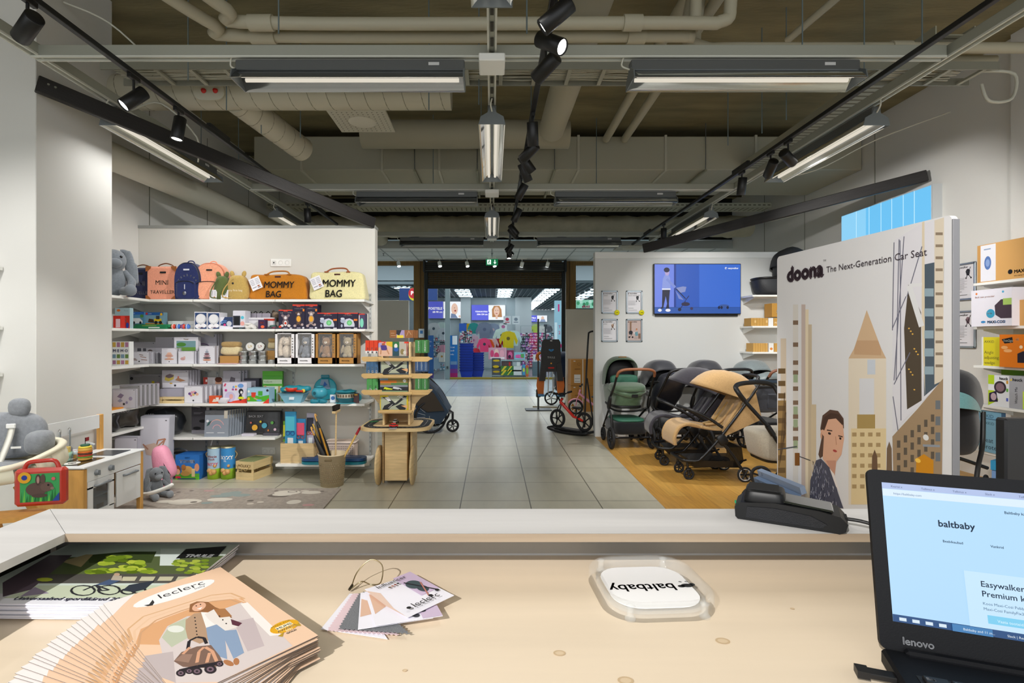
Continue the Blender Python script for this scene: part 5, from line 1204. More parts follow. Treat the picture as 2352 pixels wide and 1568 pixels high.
wbox(372, 433, 850, 5.44, [('p', [(.1, .45), (.14, .7), (.3, .8), (.46, .74), (.44, .5), (.25, .38)], '#c8b456'), ('p', [(.14, .62), (.16, .72), (.3, .8), (.45, .73), (.42, .62), (.27, .55)], '#7a6a72'), ('p', [(.5, .45), (.6, .6), (.75, .5), (.9, .42), (.7, .36)], '#a87a5a'), ('c', .62, .62, .05, '#c86a5a'), ('r', .025, .03, .975, .3, '#eceaf2'), ('c', .5, .15, .06, '#3a3a40'), ('e', .35, .27, .06, .03, '#e8b43a')], 'large white boxed basket toy set standing high on the lilac box', 5, .03, z=ZR + .145, c='#c2c0c6', grp='boxed basket sets', nlab='large white boxed basket toy set in the stack over the lilac box', dx=.012)
wbox(423, 466, 886, 5.34, [('e', .3, .55, .08, .08, '#6a4a8a'), ('e', .42, .62, .08, .08, '#d8a0b0'), ('e', .5, .5, .07, .07, '#e0c070'), ('e', .6, .6, .08, .08, '#5a4a7a'), ('e', .7, .52, .08, .08, '#e8b8a0'), ('e', .38, .45, .06, .06, '#c87a9a'), ('e', .55, .68, .06, .05, '#e8a8b8'), ('c', .5, .16, .05, '#3a3a40')], 'white boxed bead toy, front of a row', 6, .045, c='#e6e5ec', grp='boxed bead toys', nlab='white boxed bead toy in the row', dx=.022)
sbox(467, 511, 866, ZR, 5.58, .05, '#d5d0d2', [('r', 0, .55, .22, 1, '#b8443a'), ('r', .05, .6, .12, .7, '#efe6e2'), ('r', .12, .8, .2, .9, '#efe6e2'), ('p', [(.62, .3), (.62, .6), (.98, .6), (.98, .3)], '#a8c0d8'), ('e', .8, .75, .17, .2, '#d8a080'), ('e', .8, .9, .19, .12, '#5a3020'), ('r', .62, .1, .98, .28, '#c83a2c'), ('r', .25, .6, .5, .9, '#c9c4c4')], 'game box with a photo of a boy in a blue shirt')
wbox(512, 553, 851, 5.58, [('p', [(.35, .6), (.45, .8), (.7, .75), (.65, .55)], '#6a6670'), ('e', .3, .45, .17, .08, '#7a5a62'), ('e', .78, .5, .1, .08, '#55535a')], 'grey-white boxed play food set', 3, .03, c='#bebcc4', grp='boxed play food', nlab='grey-white boxed play food set', dx=.02)
sbox(512, 567, 878, ZR, 5.36, .1, '#dcd9ea', [('r', 0, 0, 1, .1, '#d8402c'), ('p', [(.45, .1), (1, .1), (1, .22), (.75, .16)], '#d8402c'), ('p', [(.03, .82), (.08, .96), (.15, .94), (.1, .8)], '#d04a6a'), ('c', .3, .3, .25, '#c8c0e0'), ('e', .35, .32, .08, .12, '#e8a8a0'), ('c', .45, .78, .05, '#6aa0e0'), ('c', .55, .8, .05, '#e8c23a'), ('c', .42, .66, .05, '#a84a9a'), ('c', .55, .66, .05, '#c84a5a'), ('e', .75, .84, .12, .1, '#6a9ad8'), ('c', .13, .62, .06, '#c83a8a'), ('e', .76, .56, .1, .14, '#25252a'), ('e', .78, .52, .05, .07, '#e6e2e2'), ('e', .74, .28, .07, .16, '#25252a'), ('e', .76, .25, .13, .06, '#d8e02a')], 'lilac activity toy box with a carry handle and a black cartoon bird')
sbox(480, 504, 909, ZR, 5.32, .05, '#dd5a32', [('p', [(.3, .2), (.45, .6), (.6, .6), (.7, .2)], '#e8d8c8'), ('r', .65, .25, .95, .8, '#e9e2dc')], 'small orange toy box in front of the lilac box')
b = MB(); b.sq((0, 0, .03), (.045, .03, .03), mat('#e9e8f0', .3, alpha=.9), .5, .6, fn=lambda q: (q.x + .01 * math.sin(q.z * 100), q.y, q.z)); solo('plastic_wrap', b, 'clear crumpled plastic pack beside the small orange box', 'packet', (X(513, 5.32), 5.33, ZR))
sbox(560, 595, 869, ZR, 5.56, .06, '#3a3944', [('r', 0, .0, .78, .9, '#a9a8b4'), ('c', .6, .6, .08, '#6a6874')], 'dark-edged grey box behind the garden set')
sbox(603, 649, 852, ZR, 5.52, .03, '#4f9a34', [('r', 0, .85, 1, 1, '#5fb03a'), ('r', .03, .58, .97, .72, '#c8d8b8'), ('t', .08, .62, .08, 'funEarth', pm('#4a7a3a')), ('r', .05, 0, .95, .5, '#dfe6da'), ('r', .3, 0, .68, .4, '#2fa01c'), ('r', .08, .0, .2, .52, '#b99a6a'), ('r', .78, 0, .9, .5, '#b99a6a')], 'green backing card with wooden garden tools')
sbox(568, 618, 891, ZR, 5.33, .14, '#9cc6dc', [('p', [(0, .1), (0, .45), (.3, .55), (.6, .45), (1, .55), (1, .1)], '#4fae2c'), ('r', 0, 0, 1, .12, '#d8dce0'), ('p', [(.2, .4), (.18, .72), (.4, .72), (.37, .4)], '#d8402c'), ('r', .5, .5, .7, .8, '#4aa838'), ('l', .3, .35, .55, .2, .08, '#c8a878'), ('e', .55, .2, .13, .06, '#6ab0e0'), ('p', [(.7, 0), (1, .35), (1, 0)], '#d8402c'), ('c', .07, .78, .08, '#e8f0e8'), ('e', .07, .3, .06, .1, '#e8b41c'), ('c', .93, .85, .08, '#2a2a30')], 'green and blue box of a garden bucket set')
# bath toys
t = thing('toy_basin', 'light blue square toy basin with a teal bag and a red scoop on it', 'toy', (X(671, 5.36), 5.42, ZR))
b = MB(); m = mat('#7fb6cc', .25, alpha=.95)
b.add([(-.08, -.05, 0), (.08, -.05, 0), (.08, .05, 0), (-.08, .05, 0), (-.13, -.085, .10), (.13, -.085, .10), (.13, .085, .10), (-.13, .085, .10), (-.15, -.1, .10), (.15, -.1, .10), (.15, .1, .10), (-.15, .1, .10)], [(3, 2, 1, 0), (0, 1, 5, 4), (1, 2, 6, 5), (2, 3, 7, 6), (3, 0, 4, 7), (4, 5, 9, 8), (5, 6, 10, 9), (6, 7, 11, 10), (7, 4, 8, 11)], m); b.box((0, -.075, .05), (.05, .003, .03), pm('#d8e0e4'), rot=(-.35, 0, 0)); b.build('tub', t)
b = MB(); b.sq((0, .04, .135), (.16, .05, .035), mat('#2496a8', .4, bump=.3), .7, .7, 28, 10, fn=lambda q: (q.x, q.y, q.z + .006 * math.sin(q.x * 60))); b.sq((-.08, -.0, .13), (.03, .01, .014), pm('#e8d8a0'), 1, 1); b.sq((.10, -.02, .12), (.02, .01, .02), pm('#e8c84a'), 1, 1); b.build('teal_bag', t)
b = MB(); b.lathe([(0, 0), (.045, 0), (.06, .04), (.055, .04), (.04, .006)], plastic('#d8371e'), 20, (-.02, -.03, .115)); b.tube([(.03, -.03, .12), (.1, -.04, .118)], .012, plastic('#d8371e'), 8); b.build('red_scoop', t)
t = thing('teal_disc_toy', 'round teal folding potty lid toy with a card, leaning at the back', 'toy', (X(747, 5.6), 5.6, ZR + .105))
b = MB(); b.lathe([(0, .012), (.11, .012), (.122, .005), (.122, -.008), (0, -.01)], plastic('#2795a6'), 32, (0, 0, .02), ax=(0, -1, .15)); b.box((0, 0, .15), (.09, .02, .035), plastic('#1f7f90'), ch=.006); b.build('disc', t)
b = MB(); b.prism([(-.06, -.05), (.06, -.05), (.035, .05), (-.035, .05)], .002, pm('#7a90a8'), Tr(0, -.018, .07) @ R(PI / 2, 0, 0)); b.prism([(-.02, -.03), (.03, -.01), (.0, .03)], .001, pm('#2a5aa0'), Tr(0, -.021, .07) @ R(PI / 2, 0, 0)); b.build('picture_card', t)
t = thing('watering_ball', 'round teal watering toy with a hole in its side', 'toy', (X(734, 5.42), 5.42, ZR + .0))
b = MB(); b.sq((0, 0, .10), (.08, .07, .06), plastic('#3f9fb4'), .85, 1, 24, 14); b.lathe([(0, 0), (.04, 0), (.045, .01), (.03, .02)], plastic('#2c8a9c'), 20, (0, 0, .155)); b.cyl((0, 0, 0), (0, 0, .05), .03, plastic('#3f9fb4')); b.build('shell', t)
b = MB(); b.lathe([(0, 0), (.018, 0)], mat('#1d5a68', .6), 16, (-.03, -.069, .10), ax=(-.35, -1, 0)); b.build('hole', t)
for k, px in enumerate((723, 742)):
 b = MB(); b.sq((0, 0, .02), (.045, .025, .02), plastic('#1f7f94'), .8, .9, fn=lambda q: (q.x, q.y, q.z * (1.2 - q.x * 10))); b.sq((-.015, 0, .038), (.02, .018, .008), plastic('#c84a3a'), 1, 1, 12, 8); b.sq((.012, -.02, .022), (.006, .004, .006), plastic('#e8c83a'), 1, 1, 8, 6)
 solo('toy_shoe_boat', b, 'little teal toy boat with red and yellow dots, ' + ('nearer the basin', 'nearer the bucket')[k], 'toy', (X(px, 5.33), 5.33, ZR), rz=-.2 if k else .2)
t = thing('toy_bucket', 'teal toy bucket with a band of small animal pictures', 'toy', (X(794, 5.36), 5.38, ZR))
b = MB(); b.lathe([(0, 0), (.075, 0), (.10, .115), (.106, .115), (.106, .125), (.097, .125), (.072, .006), (0, .006)], mat('#2a8c9e', .3), 28); b.lathe([(.09, 0), (.115, .003), (.09, .006)], mat('#2fa5b8', .3), 28); b.build('bucket', t)
b = MB(); b.lathe([(.0885, .055), (.0975, .098)], pm('#c8c4b4'), 28)
for i in range(9): a = math.radians(200 + i * 17); b.box((.0955 * math.cos(a), .0955 * math.sin(a), .078), (.002, .014, .026), pm('#6a5440'), rot=(0, 0, a))
b.build('picture_band', t)
b = MB(); b.sq((0, 0, .06), (.14, .08, .065), cloth('#1f93a6'), .9, .9, 26, 12, fn=lambda q: (q.x, q.y, q.z - .25 * q.x * (1 if q.x > 0 else -.4) + .006 * math.sin(q.x * 60))); b.box((-.05, -.06, .10), (.09, .004, .03), pm('#cfe4ea')); solo('teal_bath_bag', b, 'teal cloth bath toy bag behind the picture bucket', 'bag', (X(800, 5.55), 5.56, ZR))
b = MB(); b.box((0, 0, .05), (.05, .03, .1), pm('#6a4a4c')); b.box((0, -.017, .085), (.03, .003, .012), pm('#e8b43a')); solo('brown_card', b, 'brown hanging card on the teal toys by the aisle end', 'packet', (X(818, 5.36), 5.37, ZR))
b = MB(); b.box((0, 0, .045), (.055, .012, .08), pm('#d9e2ea')); b.lathe([(0, 0), (.02, 0)], pm('#3a6aa8'), 14, (0, -.0075, .05), ax=(0, -1, 0)); solo('white_card', b, 'white card with a blue oval between the watering ball and the bucket', 'packet', (X(764, 5.36), 5.37, ZR), rz=.2)
# flat books on the side shelf
b = MB(); b.box((0, 0, .006), (.30, .5, .012), pm('#df8f26'), ch=.002); solo('flat_book', b, 'orange-edged flat book lying on the side shelf edge', 'book', (-3.64, 5.0, ZR), rz=.0)
# ---- fifth row
ZR = ROWS[4]
PB = mat('#17181a', .28, bump=.5, bscale=14, coat=.4)
def plasticbag(loc, r, lab, tx, rz=0, sc=1, c=None):
 t = thing('wrapped_bag', lab, 'bag', loc, rz)
 b = MB(); b.sq((0, 0, r[2]), r, c or PB, .6, .6, 30, 16, fn=lambda q: (q.x + .012 * math.sin(q.z * 45 + q.y * 20), q.y + .012 * math.sin(q.x * 40), q.z + .01 * math.sin(q.x * 33))); b.build('bag', t)
 b = MB()
 for (s, x, z, k) in tx: b.text(s, pm('#d9d9dc'), Tr(x, -r[1] * 1.02 - .006, z) @ R(PI / 2, 0, 0), k, 'c', .03)
 b.build('lettering', t)
plasticbag((-3.66, 4.86, .553), (.16, .12, .115), 'black parcel in crinkly clear plastic on the side shelf, next to the pillar', [('LEO', 0, .14, .045)], .7)
plasticbag((-3.66, 5.14, .553), (.15, .12, .12), 'brown-black parcel in crinkly clear plastic, deeper on the side shelf', [('LEO', .03, .16, .04)], .7, c=mat('#3a342f', .28, bump=.5, bscale=14, coat=.4))
plasticbag((X(378, 5.5), 5.5, ZR), (.20, .1, .135), 'big black wrapped footmuff with the words footmuff compact', [('FOOTMUFF', .05, .10, .032), ('COMPACT', .05, .065, .032), ('LEO', -.06, .2, .04)], -.15, c=mat('#2a2d33', .3, bump=.35, bscale=14, coat=.4))
sbox(440, 482, 933, ZR, 5.52, .03, '#4c4a50', [('t', .12, .87, .06, 'SUN CAP', pm('#c8c6cc'), 'l', .01), ('r', .12, .76, .6, .78, '#8a888e'), ('r', .12, .72, .5, .74, '#8a888e'), ('r', 0, 0, 1, .13, '#8f8d96'), ('e', .62, .46, .2, .06, '#16161a'), ('e', .3, .2, .22, .06, '#16161a'), ('r', .82, .86, .98, 1, '#a9a7ac')], 'dark grey packet with the words sun cap')
o, W, H = sbox(469, 524, 943, ZR, 5.34, .012, '#8f97a3', [('r', 0, .83, 1, 1, '#5a5c60'), ('t', .06, .87, .05, 'SUN CURTAIN', pm('#c8ccd0'), 'l', .01), ('a', .5, .36, .27, .30, 20, 160, '#d8a8a8'), ('a', .5, .36, .3, .31, 60, 100, '#d8c06a'), ('p', [(.08, .4), (.14, .55), (.3, .62), (.2, .45)], '#3f5f60'), ('a', .52, .3, .14, .17, 10, 180, '#d8a8b0'), ('c', .12, .6, .05, '#e8eaee'), ('r', .8, .7, .95, 1, '#c8c2b4'), ('r', .08, .14, .4, .17, '#d0d4da'), ('r', .55, .14, .85, .17, '#d0d4da')], 'flat grey sun curtain packet with a rainbow print', 'curtain_packet', lean=.08)
behind(o, 9, .026, 'flat grey sun curtain packet in the leaning row', 'sun curtain packets', .014)
t = thing('car_organiser', 'black car seat organiser in clear plastic with little animals', 'organiser', (X(600, 5.4), 5.44, ZR))
b = MB(); b.box((0, .03, .13), (.38, .05, .24), mat('#1b1c20', .35, bump=.3, bscale=20, coat=.4), rot=(-.12, 0, 0), ch=.015); b.build('organiser', t)
b = MB()
for (x, z, c, r) in ((-.08, .08, '#e0a83a', .03), (.02, .10, '#4fa0b8', .028), (.10, .13, '#5a9a4a', .016), (-.02, .14, '#c8b43a', .012), (.13, .06, '#d8b8c8', .014), (-.12, .13, '#c86a5a', .01), (.06, .05, '#c87a3a', .01)): b.lathe([(0, 0), (r, 0)], pm(c), 16, (x, -.012 - (.13 - z) * -.0, z), ax=(0, -1, .12))
b.text('BACK SEAT', pm('#d0d0d4'), Tr(-.07, -.005, .185) @ R(PI / 2 - .12, 0, 0), .03, 'c', .01); b.box((-.13, -.03, .012), (.13, .06, .022), pm('#d2cdda')); b.box((.1, -.02, .014), (.16, .04, .026), pm('#55535c')); b.build('print', t)
# ---- lowest shelf
ZR = .153
t = thing('wooden_bin', 'light plywood bin holding bubble toys on the lowest shelf', 'box', (X(681, 5.34), 5.36, ZR))
W, H = .34, .20
for (cx, cy, sx, sy) in ((0, 0, W, .01), (0, .2, W, .01), (-W / 2, .1, .01, .19), (W / 2, .1, .01, .19)):
 b = MB(); b.box((cx, cy, H / 2), (sx, sy, H), PLY); b.build('panel', t)
for k, (px, py, c, c2, w_, lab) in enumerate(((668, 945, '#3f9ac8', '#58c0d8', .12, 'blue bubble toy blister pack with goggles'), (690, 962, '#3a86b8', '#e85a7a', .10, 'blue pack of coloured felt pens'), (653, 968, '#7fb83a', '#e8e83a', .05, 'green and white striped pack at the bin end'), (709, 950, '#b8b4c8', '#2a2a3a', .08, 'grey pack with black and white wheels'), (700, 990, '#b8742c', '#e8c84a', .07, 'orange pack at the back of the bin'))):
 h_ = Z(py, 5.42) - .18
 b = MB(); b.box((0, 0, h_ / 2), (w_, .015, h_), pm(c)); b.box((0, -.012, h_ * .75), (w_ * .8, .014, h_ * .3), mat(c2, .2)); b.box((0, -.009, h_ * .35), (w_ * .5, .006, h_ * .2), pm('#e8eef0'))
 for s in (-1, 1): b.tube(arc((s * w_ * .22, -.014, h_ * .55), w_ * .17, 0, 360, 12)[:-1], .003, plastic('#c8503a' if k % 2 else '#2a4a9a'), 5, closed=True)
 solo('toy_pack', b, lab, 'toy pack', (X(px, 5.42), 5.42 + .02 * k, .18), rz=rnd.uniform(-.15, .15))
for k, (z, c, lab) in enumerate(((.153, '#1f8a9e', 'teal board lying on the lowest shelf, the under one'), (.183, '#1f4f86', 'dark blue board lying on the lowest shelf, the upper one'))):
 b = MB(); b.prism(rrect(.66, .17, .08, 6), .026, plastic(c), Tr(0, 0, 0)); b.prism(rrect(.56, .09, .04, 5), .004, plastic('#16708a' if k == 0 else '#1a4374'), Tr(0, 0, .026)); solo('swim_board', b, lab, 'board', (X(768, 5.36), 5.36, z + k * .004))
t = thing('woven_basket', 'pale pink open-work basket behind the blue boards', 'basket', (X(783, 5.56), 5.58, .153))
b = MB(); b.sq((0, 0, .09), (.16, .09, .09), mat('#d9c6ba', .6), .15, .2, 30, 10)
b.build('tub', t)
b = MB(); b.tube([(p[0], p[1], .18) for p in rrect(.33, .19, .03)], .008, mat('#e2d2c8', .6), 6, closed=True); b.build('rim', t)
b = MB()
for i in range(16):
 for j in range(6): b.box((-.14 + i * .0187, -.0905, .03 + j * .022), (.010, .002, .010), mat('#8f7d72', .7))
b.build('hole_pattern', t)
# ---------------------------------------------------------------- play kitchen, high chair, floor goods on the left
ZF = 0.0
t = thing('play_kitchen', 'white and pine toy kitchen with oven door and sink against the pillar', 'toy kitchen', (-2.9, 4.03, 0), PI / 2)
# local: x along the front (world +Y), -y to the aisle (world +X)
KW, KD, KH = .64, .37, .51
WP = mat('#eceeef', .35)
for sx in (-1, 1):
 for y in (.02, KD - .02):
  b = MB(); b.box((sx * (KW / 2 - .018), y, (KH - .02) / 2 if y < .1 else .40), (.036, .036, KH - .02 if y < .1 else .80), PINE, ch=.003); b.build('post', t)
b = MB(); b.box((-KW / 2 + .008, KD / 2, .30), (.012, KD - .06, .38), PINE); b.box((KW / 2 - .008, KD / 2, .30), (.012, KD - .06, .38), PINE); b.build('side_panel', t)
b = MB(); b.box((0, KD / 2, KH - .006), (KW + .01, KD + .015, .014), WP, ch=.003); b.build('worktop', t)
b = MB(); b.box((0, .008, .445), (KW - .07, .014, .10), WP); b.build('control_panel', t)
for x in (-.20, -.06):
 b = MB(); b.lathe([(0, .02), (.018, .018), (.022, 0)], mat('#7c8186', .4), 18, (x, -.0, .445), ax=(0, -1, 0)); b.box((x, -.024, .445), (.010, .014, .038), mat('#6d7276', .4), ch=.003); b.build('knob', t)
b = MB(); b.box((0, KD / 2 + .1, .13), (KW - .05, KD - .2, .01), WP); b.build('bottom_shelf', t)
for (x, w_, nm) in ((-.152, .26, 'oven_door'), (.145, .27, 'cabinet_door')):
 b = MB()
 if nm == 'oven_door':
  for (cx, cz, sx, sz) in ((x, .365, w_, .055), (x, .145, w_, .045), (x - .105, .255, .05, .19), (x + .105, .255, .05, .19)): b.box((cx, .006, cz), (sx, .014, sz), WP)
 else: b.box((x, .006, .255), (w_, .014, .265), WP, ch=.002)
 d = b.build(nm, t)
 if nm == 'oven_door':
  b = MB(); b.box((x, .012, .255), (.17, .004, .18), mat('#5d6468', .1, alpha=.55)); b.build('window', d)
 b = MB(); b.tube(smoothpath([(x - .07, -.004, .352), (x - .06, -.03, .356), (x, -.036, .360), (x + .06, -.03, .356), (x + .07, -.004, .352)]), .009, mat('#7c8186', .35), 8); b.build('door_handle', d)
b = MB(); b.box((-.152, .18, .26), (.24, .3, .008), WP); b.build('oven_shelf', t)
b = MB(); b.prism([(-.28, .07), (-.02, .07), (-.02, .27), (-.28, .27)], .002, mat('#3a3026', .2), Tr(0, 0, KH + .0015));
for x in (-.21, -.09): b.lathe([(.025, .0045), (.05, .0045)], pm('#e8e8e4'), 24, (x, .17, KH)); b.lathe([(.012, .0046), (.016, .0046)], pm('#e8e8e4'), 18, (x, .17, KH))
b.build('hob', t)
b = MB(); b.box((.15, .16, KH + .002), (.2, .2, .006), mat('#5f646c', .25, .5)); b.box((.15, .16, KH - .012), (.17, .17, .03), mat('#41464e', .3, .5)); b.build('sink', t)
b = MB(); b.tube(smoothpath([(.02, .27, KH), (.02, .27, KH + .07), (.03, .24, KH + .10), (.045, .2, KH + .085)]), .013, mat('#a9adb0', .35), 10); b.cyl((-.03, .29, KH), (-.03, .29, KH + .03), .016, PINE); b.cyl((.08, .29, KH), (.08, .29, KH + .03), .016, PINE); b.build('tap', t)
b = MB(); b.box((0, KD - .03, .745), (KW - .09, .012, .11), WP); b.build('back_rail', t)
for k, x in enumerate((-.24, -.14, -.05)):
 b = MB(); b.tube(smoothpath([(x, KD - .04, .735), (x, KD - .055, .75), (x, KD - .06, .72), (x, KD - .045, .705)]), .003, CHROME, 6); b.build('hook', t)
for k, (x, lab) in enumerate(((-.24, 'grey toy spatula on the first hook, near the high chair'), (-.14, 'grey toy fork on the middle hook of the play kitchen'), (-.05, 'grey toy ladle on the hook nearest the toy tap'))):
 b = MB(); m = mat('#8f969b', .4); b.box((0, 0, -.05), (.014, .006, .13), m, ch=.002); b.lathe([(0, .005), (.02, .004), (.023, 0)], m, 14, (0, -.002, -.135), ax=(0, -1, 0), sy=1.2 if k else 1.5)
 o = solo('toy_utensil', b, lab, 'toy utensil', (-2.9 - (KD - .055), 4.03 + x, .715), rz=PI / 2)
def kpos(x, y, z): return (-2.9 - y, 4.03 + x, z)
t = thing('toy_burger', 'toy burger with a red flag on the play kitchen hob', 'toy food', kpos(-.10, .16, KH + .006))
for (z, r, h, c, nm) in ((.0, .045, .02, '#d9a84a', 'bun'), (.02, .048, .008, '#5f9a3a', 'lettuce'), (.028, .045, .014, '#c8402c', 'tomato'), (.042, .046, .012, '#5a3528', 'patty'), (.054, .045, .012, '#d9722c', 'cheese'), (.066, .044, .022, '#dca94e', 'bun'), (.088, .042, .014, '#e8d04a', 'cheese'), (.1, .03, .016, '#2f5f4c', 'pickle')):
 b = MB(); b.lathe([(0, 0), (r * .92, 0), (r, h * .3), (r, h * .7), (r * .9, h), (0, h)], mat(c, .6), 20, (0, 0, z)); b.build(nm, t)
b = MB(); b.cyl((0, 0, .11), (0, 0, .165), .002, BLACK); b.box((0, .02, .15), (.002, .035, .028), mat('#8f1f24', .7)); b.build('flag', t)
t = thing('toy_fries_cup', 'mint green cup of wooden toy fries behind the toy burger', 'toy food', kpos(-.09, .31, KH))
b = MB(); b.lathe([(0, 0), (.03, 0), (.036, .06), (.033, .06), (.028, .004)], mat('#9cc8b4', .4), 18); b.build('cup', t)
for k in range(6):
 b = MB(); b.box((.018 * math.cos(k), .018 * math.sin(k), .065), (.012, .012, .07), mat('#e8cf7a', .5), rot=(.15 * math.cos(k), .15 * math.sin(k * 2), 0)); b.build('fry', t)
b = MB(); b.lathe([(0, 0), (.034, 0), (.04, .06), (.037, .06), (.03, .004)], mat('#c3cbcf', .3), 18); b.lathe([(0, .052), (.036, .05)], mat('#c84a2c', .5), 14); solo('toy_pot', b, 'pale grey toy pot of red pieces next to the toy tap', 'toy food', kpos(-.01, .3, KH))
# high chair
CR = mat('#ece5cc', .35)
t = thing('high_chair', 'cream high chair shell on beech legs with grey cushion and white straps', 'high chair', (-2.90, 3.0, -.015), .30); t.scale = (.93, .93, .93)
legs = (((.10, -.16, .60), (.30, -.34, 0)), ((-.22, -.16, .60), (-.34, -.34, 0)), ((.10, .12, .60), (.30, .30, 0)), ((-.22, .12, .60), (-.34, .30, 0)))
BE = mat('#d49a4c', .45, noise=.1, scale=5, stretch=(6, 6, 1))
for p0, p1 in legs:
 p0 = Vector(p0); p1 = Vector(p1); b = MB(); b.tube([p0, p0.lerp(p1, .5), p1], [.026, .024, .017], BE, 14); b.tube([p0.lerp(p1, .62), p0.lerp(p1, .72)], .027, WHITE, 14); b.build('leg', t)
b = MB()
ring = smoothpath([(-.30, -.06, .78), (-.22, -.24, .775), (0, -.30, .775), (.26, -.28, .80), (.36, -.10, .84), (.34, .12, .86), (.20, .24, .87), (-.1, .24, .87), (-.28, .12, .84), (-.30, -.06, .78)], 4)[:-1]
b.tube(ring, .017, CR, 8, closed=True, flat=1.6); b.build('tray_ring', t)
b = MB()
def shell(u, v):
 i = u * (len(ring)); p = ring[int(i) % len(ring)]
 bot = Vector((p.x * .62, p.y * .62, .70)); q = p.lerp(bot, v); q += Vector((p.x, p.y, 0)) * .25 * math.sin(v * PI); q.z -= .03 * math.sin(v * PI)
 return q
n = len(ring)
for k, (a, c) in enumerate(((0, .17), (.24, .34), (.40, .50), (.50, 1.0))):
 b.grid(lambda u, v, a=a, c=c: shell(a + (c - a) * u, v), 10, 8, CR, .006)
b.grid(lambda u, v: shell(u, .55 + .45 * v), 36, 5, CR, .006)
b.sq((0, 0, .70), (.22, .18, .015), CR, .6, 1); b.build('seat_shell', t)
CU = mat('#8c9096', .9, noise=.14, scale=60, bump=.4, bscale=260, sheen=.3)
b = MB(); b.sq((-.02, .17, .92), (.25, .06, .15), CU, .6, .7, 26, 14, rot=(-.15, 0, 0), fn=lambda q: (q.x * (1.05 - .5 * max(0, q.z)), q.y + .006 * math.sin(q.x * 50), q.z)); b.sq((0, .0, .74), (.2, .2, .03), CU, .6, .8); b.build('cushion', t)
b = MB(); b.sq((-.20, .16, 1.10), (.055, .035, .055), CU, .8, .9, 16, 10); b.sq((.09, .16, 1.10), (.06, .035, .06), CU, .8, .9, 16, 10); b.sq((.235, .08, .88), (.07, .09, .075), CU, .7, .8, 18, 12); b.sq((.11, -.08, .765), (.12, .09, .025), CU, .8, .8, rot=(0, 0, .2)); b.sq((-.14, -.1, .755), (.12, .08, .025), CU, .8, .8); b.build('cushion_lobes', t)
for x in (-.14, .08):
 b = MB(); b.tube(smoothpath([(x, .10, 1.00), (x + .0, .07, .92), (x * .8, .0, .78), (x * .5, -.03, .70)]), .019, mat('#eeece2', .6), 4, flat=.18); b.box((x, .085, .99), (.05, .012, .03), WHITE, ch=.004); b.build('strap', t)
b = MB(); b.tube(arc((0, .0, .70), .08, 180, 360, 10, 'xy', .06), .012, mat('#b9a98c', .6), 6); b.build('buckle', t)
b = MB(); b.prism(rrect(.60, .17, .08, 6), .025, BE, Tr(.15, -.36, .525)); b.build('footrest', t)
b = MB(); b.box((-.20, -.30, .66), (.06, .05, .2), BE, rot=(.35, 0, 0), ch=.008); b.build('post', t)
b = MB(); b.box((.24, -.20, .9), (.05, .002, .012), WHITE); b.build('brand_tab', t)
# puzzle case
t = thing('puzzle_case', 'red plastic puzzle case with a brown rabbit picture standing on the footrest', 'puzzle', (-2.43, 2.80, .510), .25)
b = MB(); R_ = mat('#c2301f', .25, coat=.5); b.box((0, .03, .115), (.235, .055, .20), R_, ch=.015); b.tube(smoothpath([(-.08, .03, .21), (-.06, .03, .245), (0, .03, .252), (.06, .03, .25), (.08, .03, .21)]), .011, R_, 8)
face(Tr(-.085, .002, .04) @ R(PI / 2, 0, 0), .18, .15, [('r', 0, 0, 1, 1, '#3fa05a')] + [('p', [(.07 * i, 0), (.07 * i + .05, .38 + .14 * math.sin(i * 2.3)), (.07 * i + .06, 0)], ['#2f7f3a', '#6cc04a', '#1f6a34'][i % 3]) for i in range(14)] +
 [('e', .42, .45, .27, .24, '#5f4a44'), ('e', .68, .52, .16, .17, '#6b544c'), ('e', .46, .78, .07, .2, '#4f3c38'), ('e', .58, .8, .06, .18, '#5c4840'), ('e', .46, .78, .035, .13, '#b08a80'), ('c', .72, .58, .035, '#1a1616'), ('e', .82, .46, .05, .05, '#8a7468'), ('e', .5, .22, .2, .07, '#54423c'), ('e', .85, .8, .05, .06, '#d8606a'), ('p', [(.82, 0), (1, .3), (1, 0)], '#2a4a9a'), ('c', .12, .88, .2, '#e0a52a'), ('c', .12, .88, .09, '#2a3f9a')], b, .0)
b.build('case', t)
# boxes on the floor by the toy wall
ZR = 0
o, W, H = sbox(318, 386, 957, 0, 5.18, .035, '#c3c4d0', [('r', .03, .02, .97, .975, '#e2e1ec'), ('r', .84, .93, .9, .945, '#55555c')] + [('l', a, b_, c, d, .022, '#c08a72') for a, b_, c, d in ((.55, .52, .88, .66), (.86, .66, .70, .46), (.70, .46, .5, .34), (.5, .52, .78, .36), (.55, .52, .62, .64), (.62, .64, .86, .66))] + [('p', [(.14, .56), (.24, .42), (.5, .4), (.62, .56), (.5, .6)], '#dfc4b4'), ('c', .5, .33, .02, '#b87a62'), ('c', .76, .35, .02, '#b87a62'), ('l', .12, .58, .3, .5, .02, '#c08a72')], 'tall white flat box printed with a wooden doll pushchair', lean=.05)
behind(o, 4, .035, 'tall white flat box behind the one with the doll pushchair', 'tall doll pushchair boxes', -.012)
o['label'] = 'tall white flat box printed with a wooden doll pushchair, front one'; o['group'] = 'tall doll pushchair box in front'
sbox(261, 314, 1003, 0, 4.92, .05, '#b4b3c0', [('r', .03, .02, .97, .97, '#d9d7e2'), ('r', .85, .93, .93, .945, '#55555c'), ('e', .6, .06, .3, .08, '#a79ab8')], 'white-lilac flat box standing under the side shelf', lean=.03)
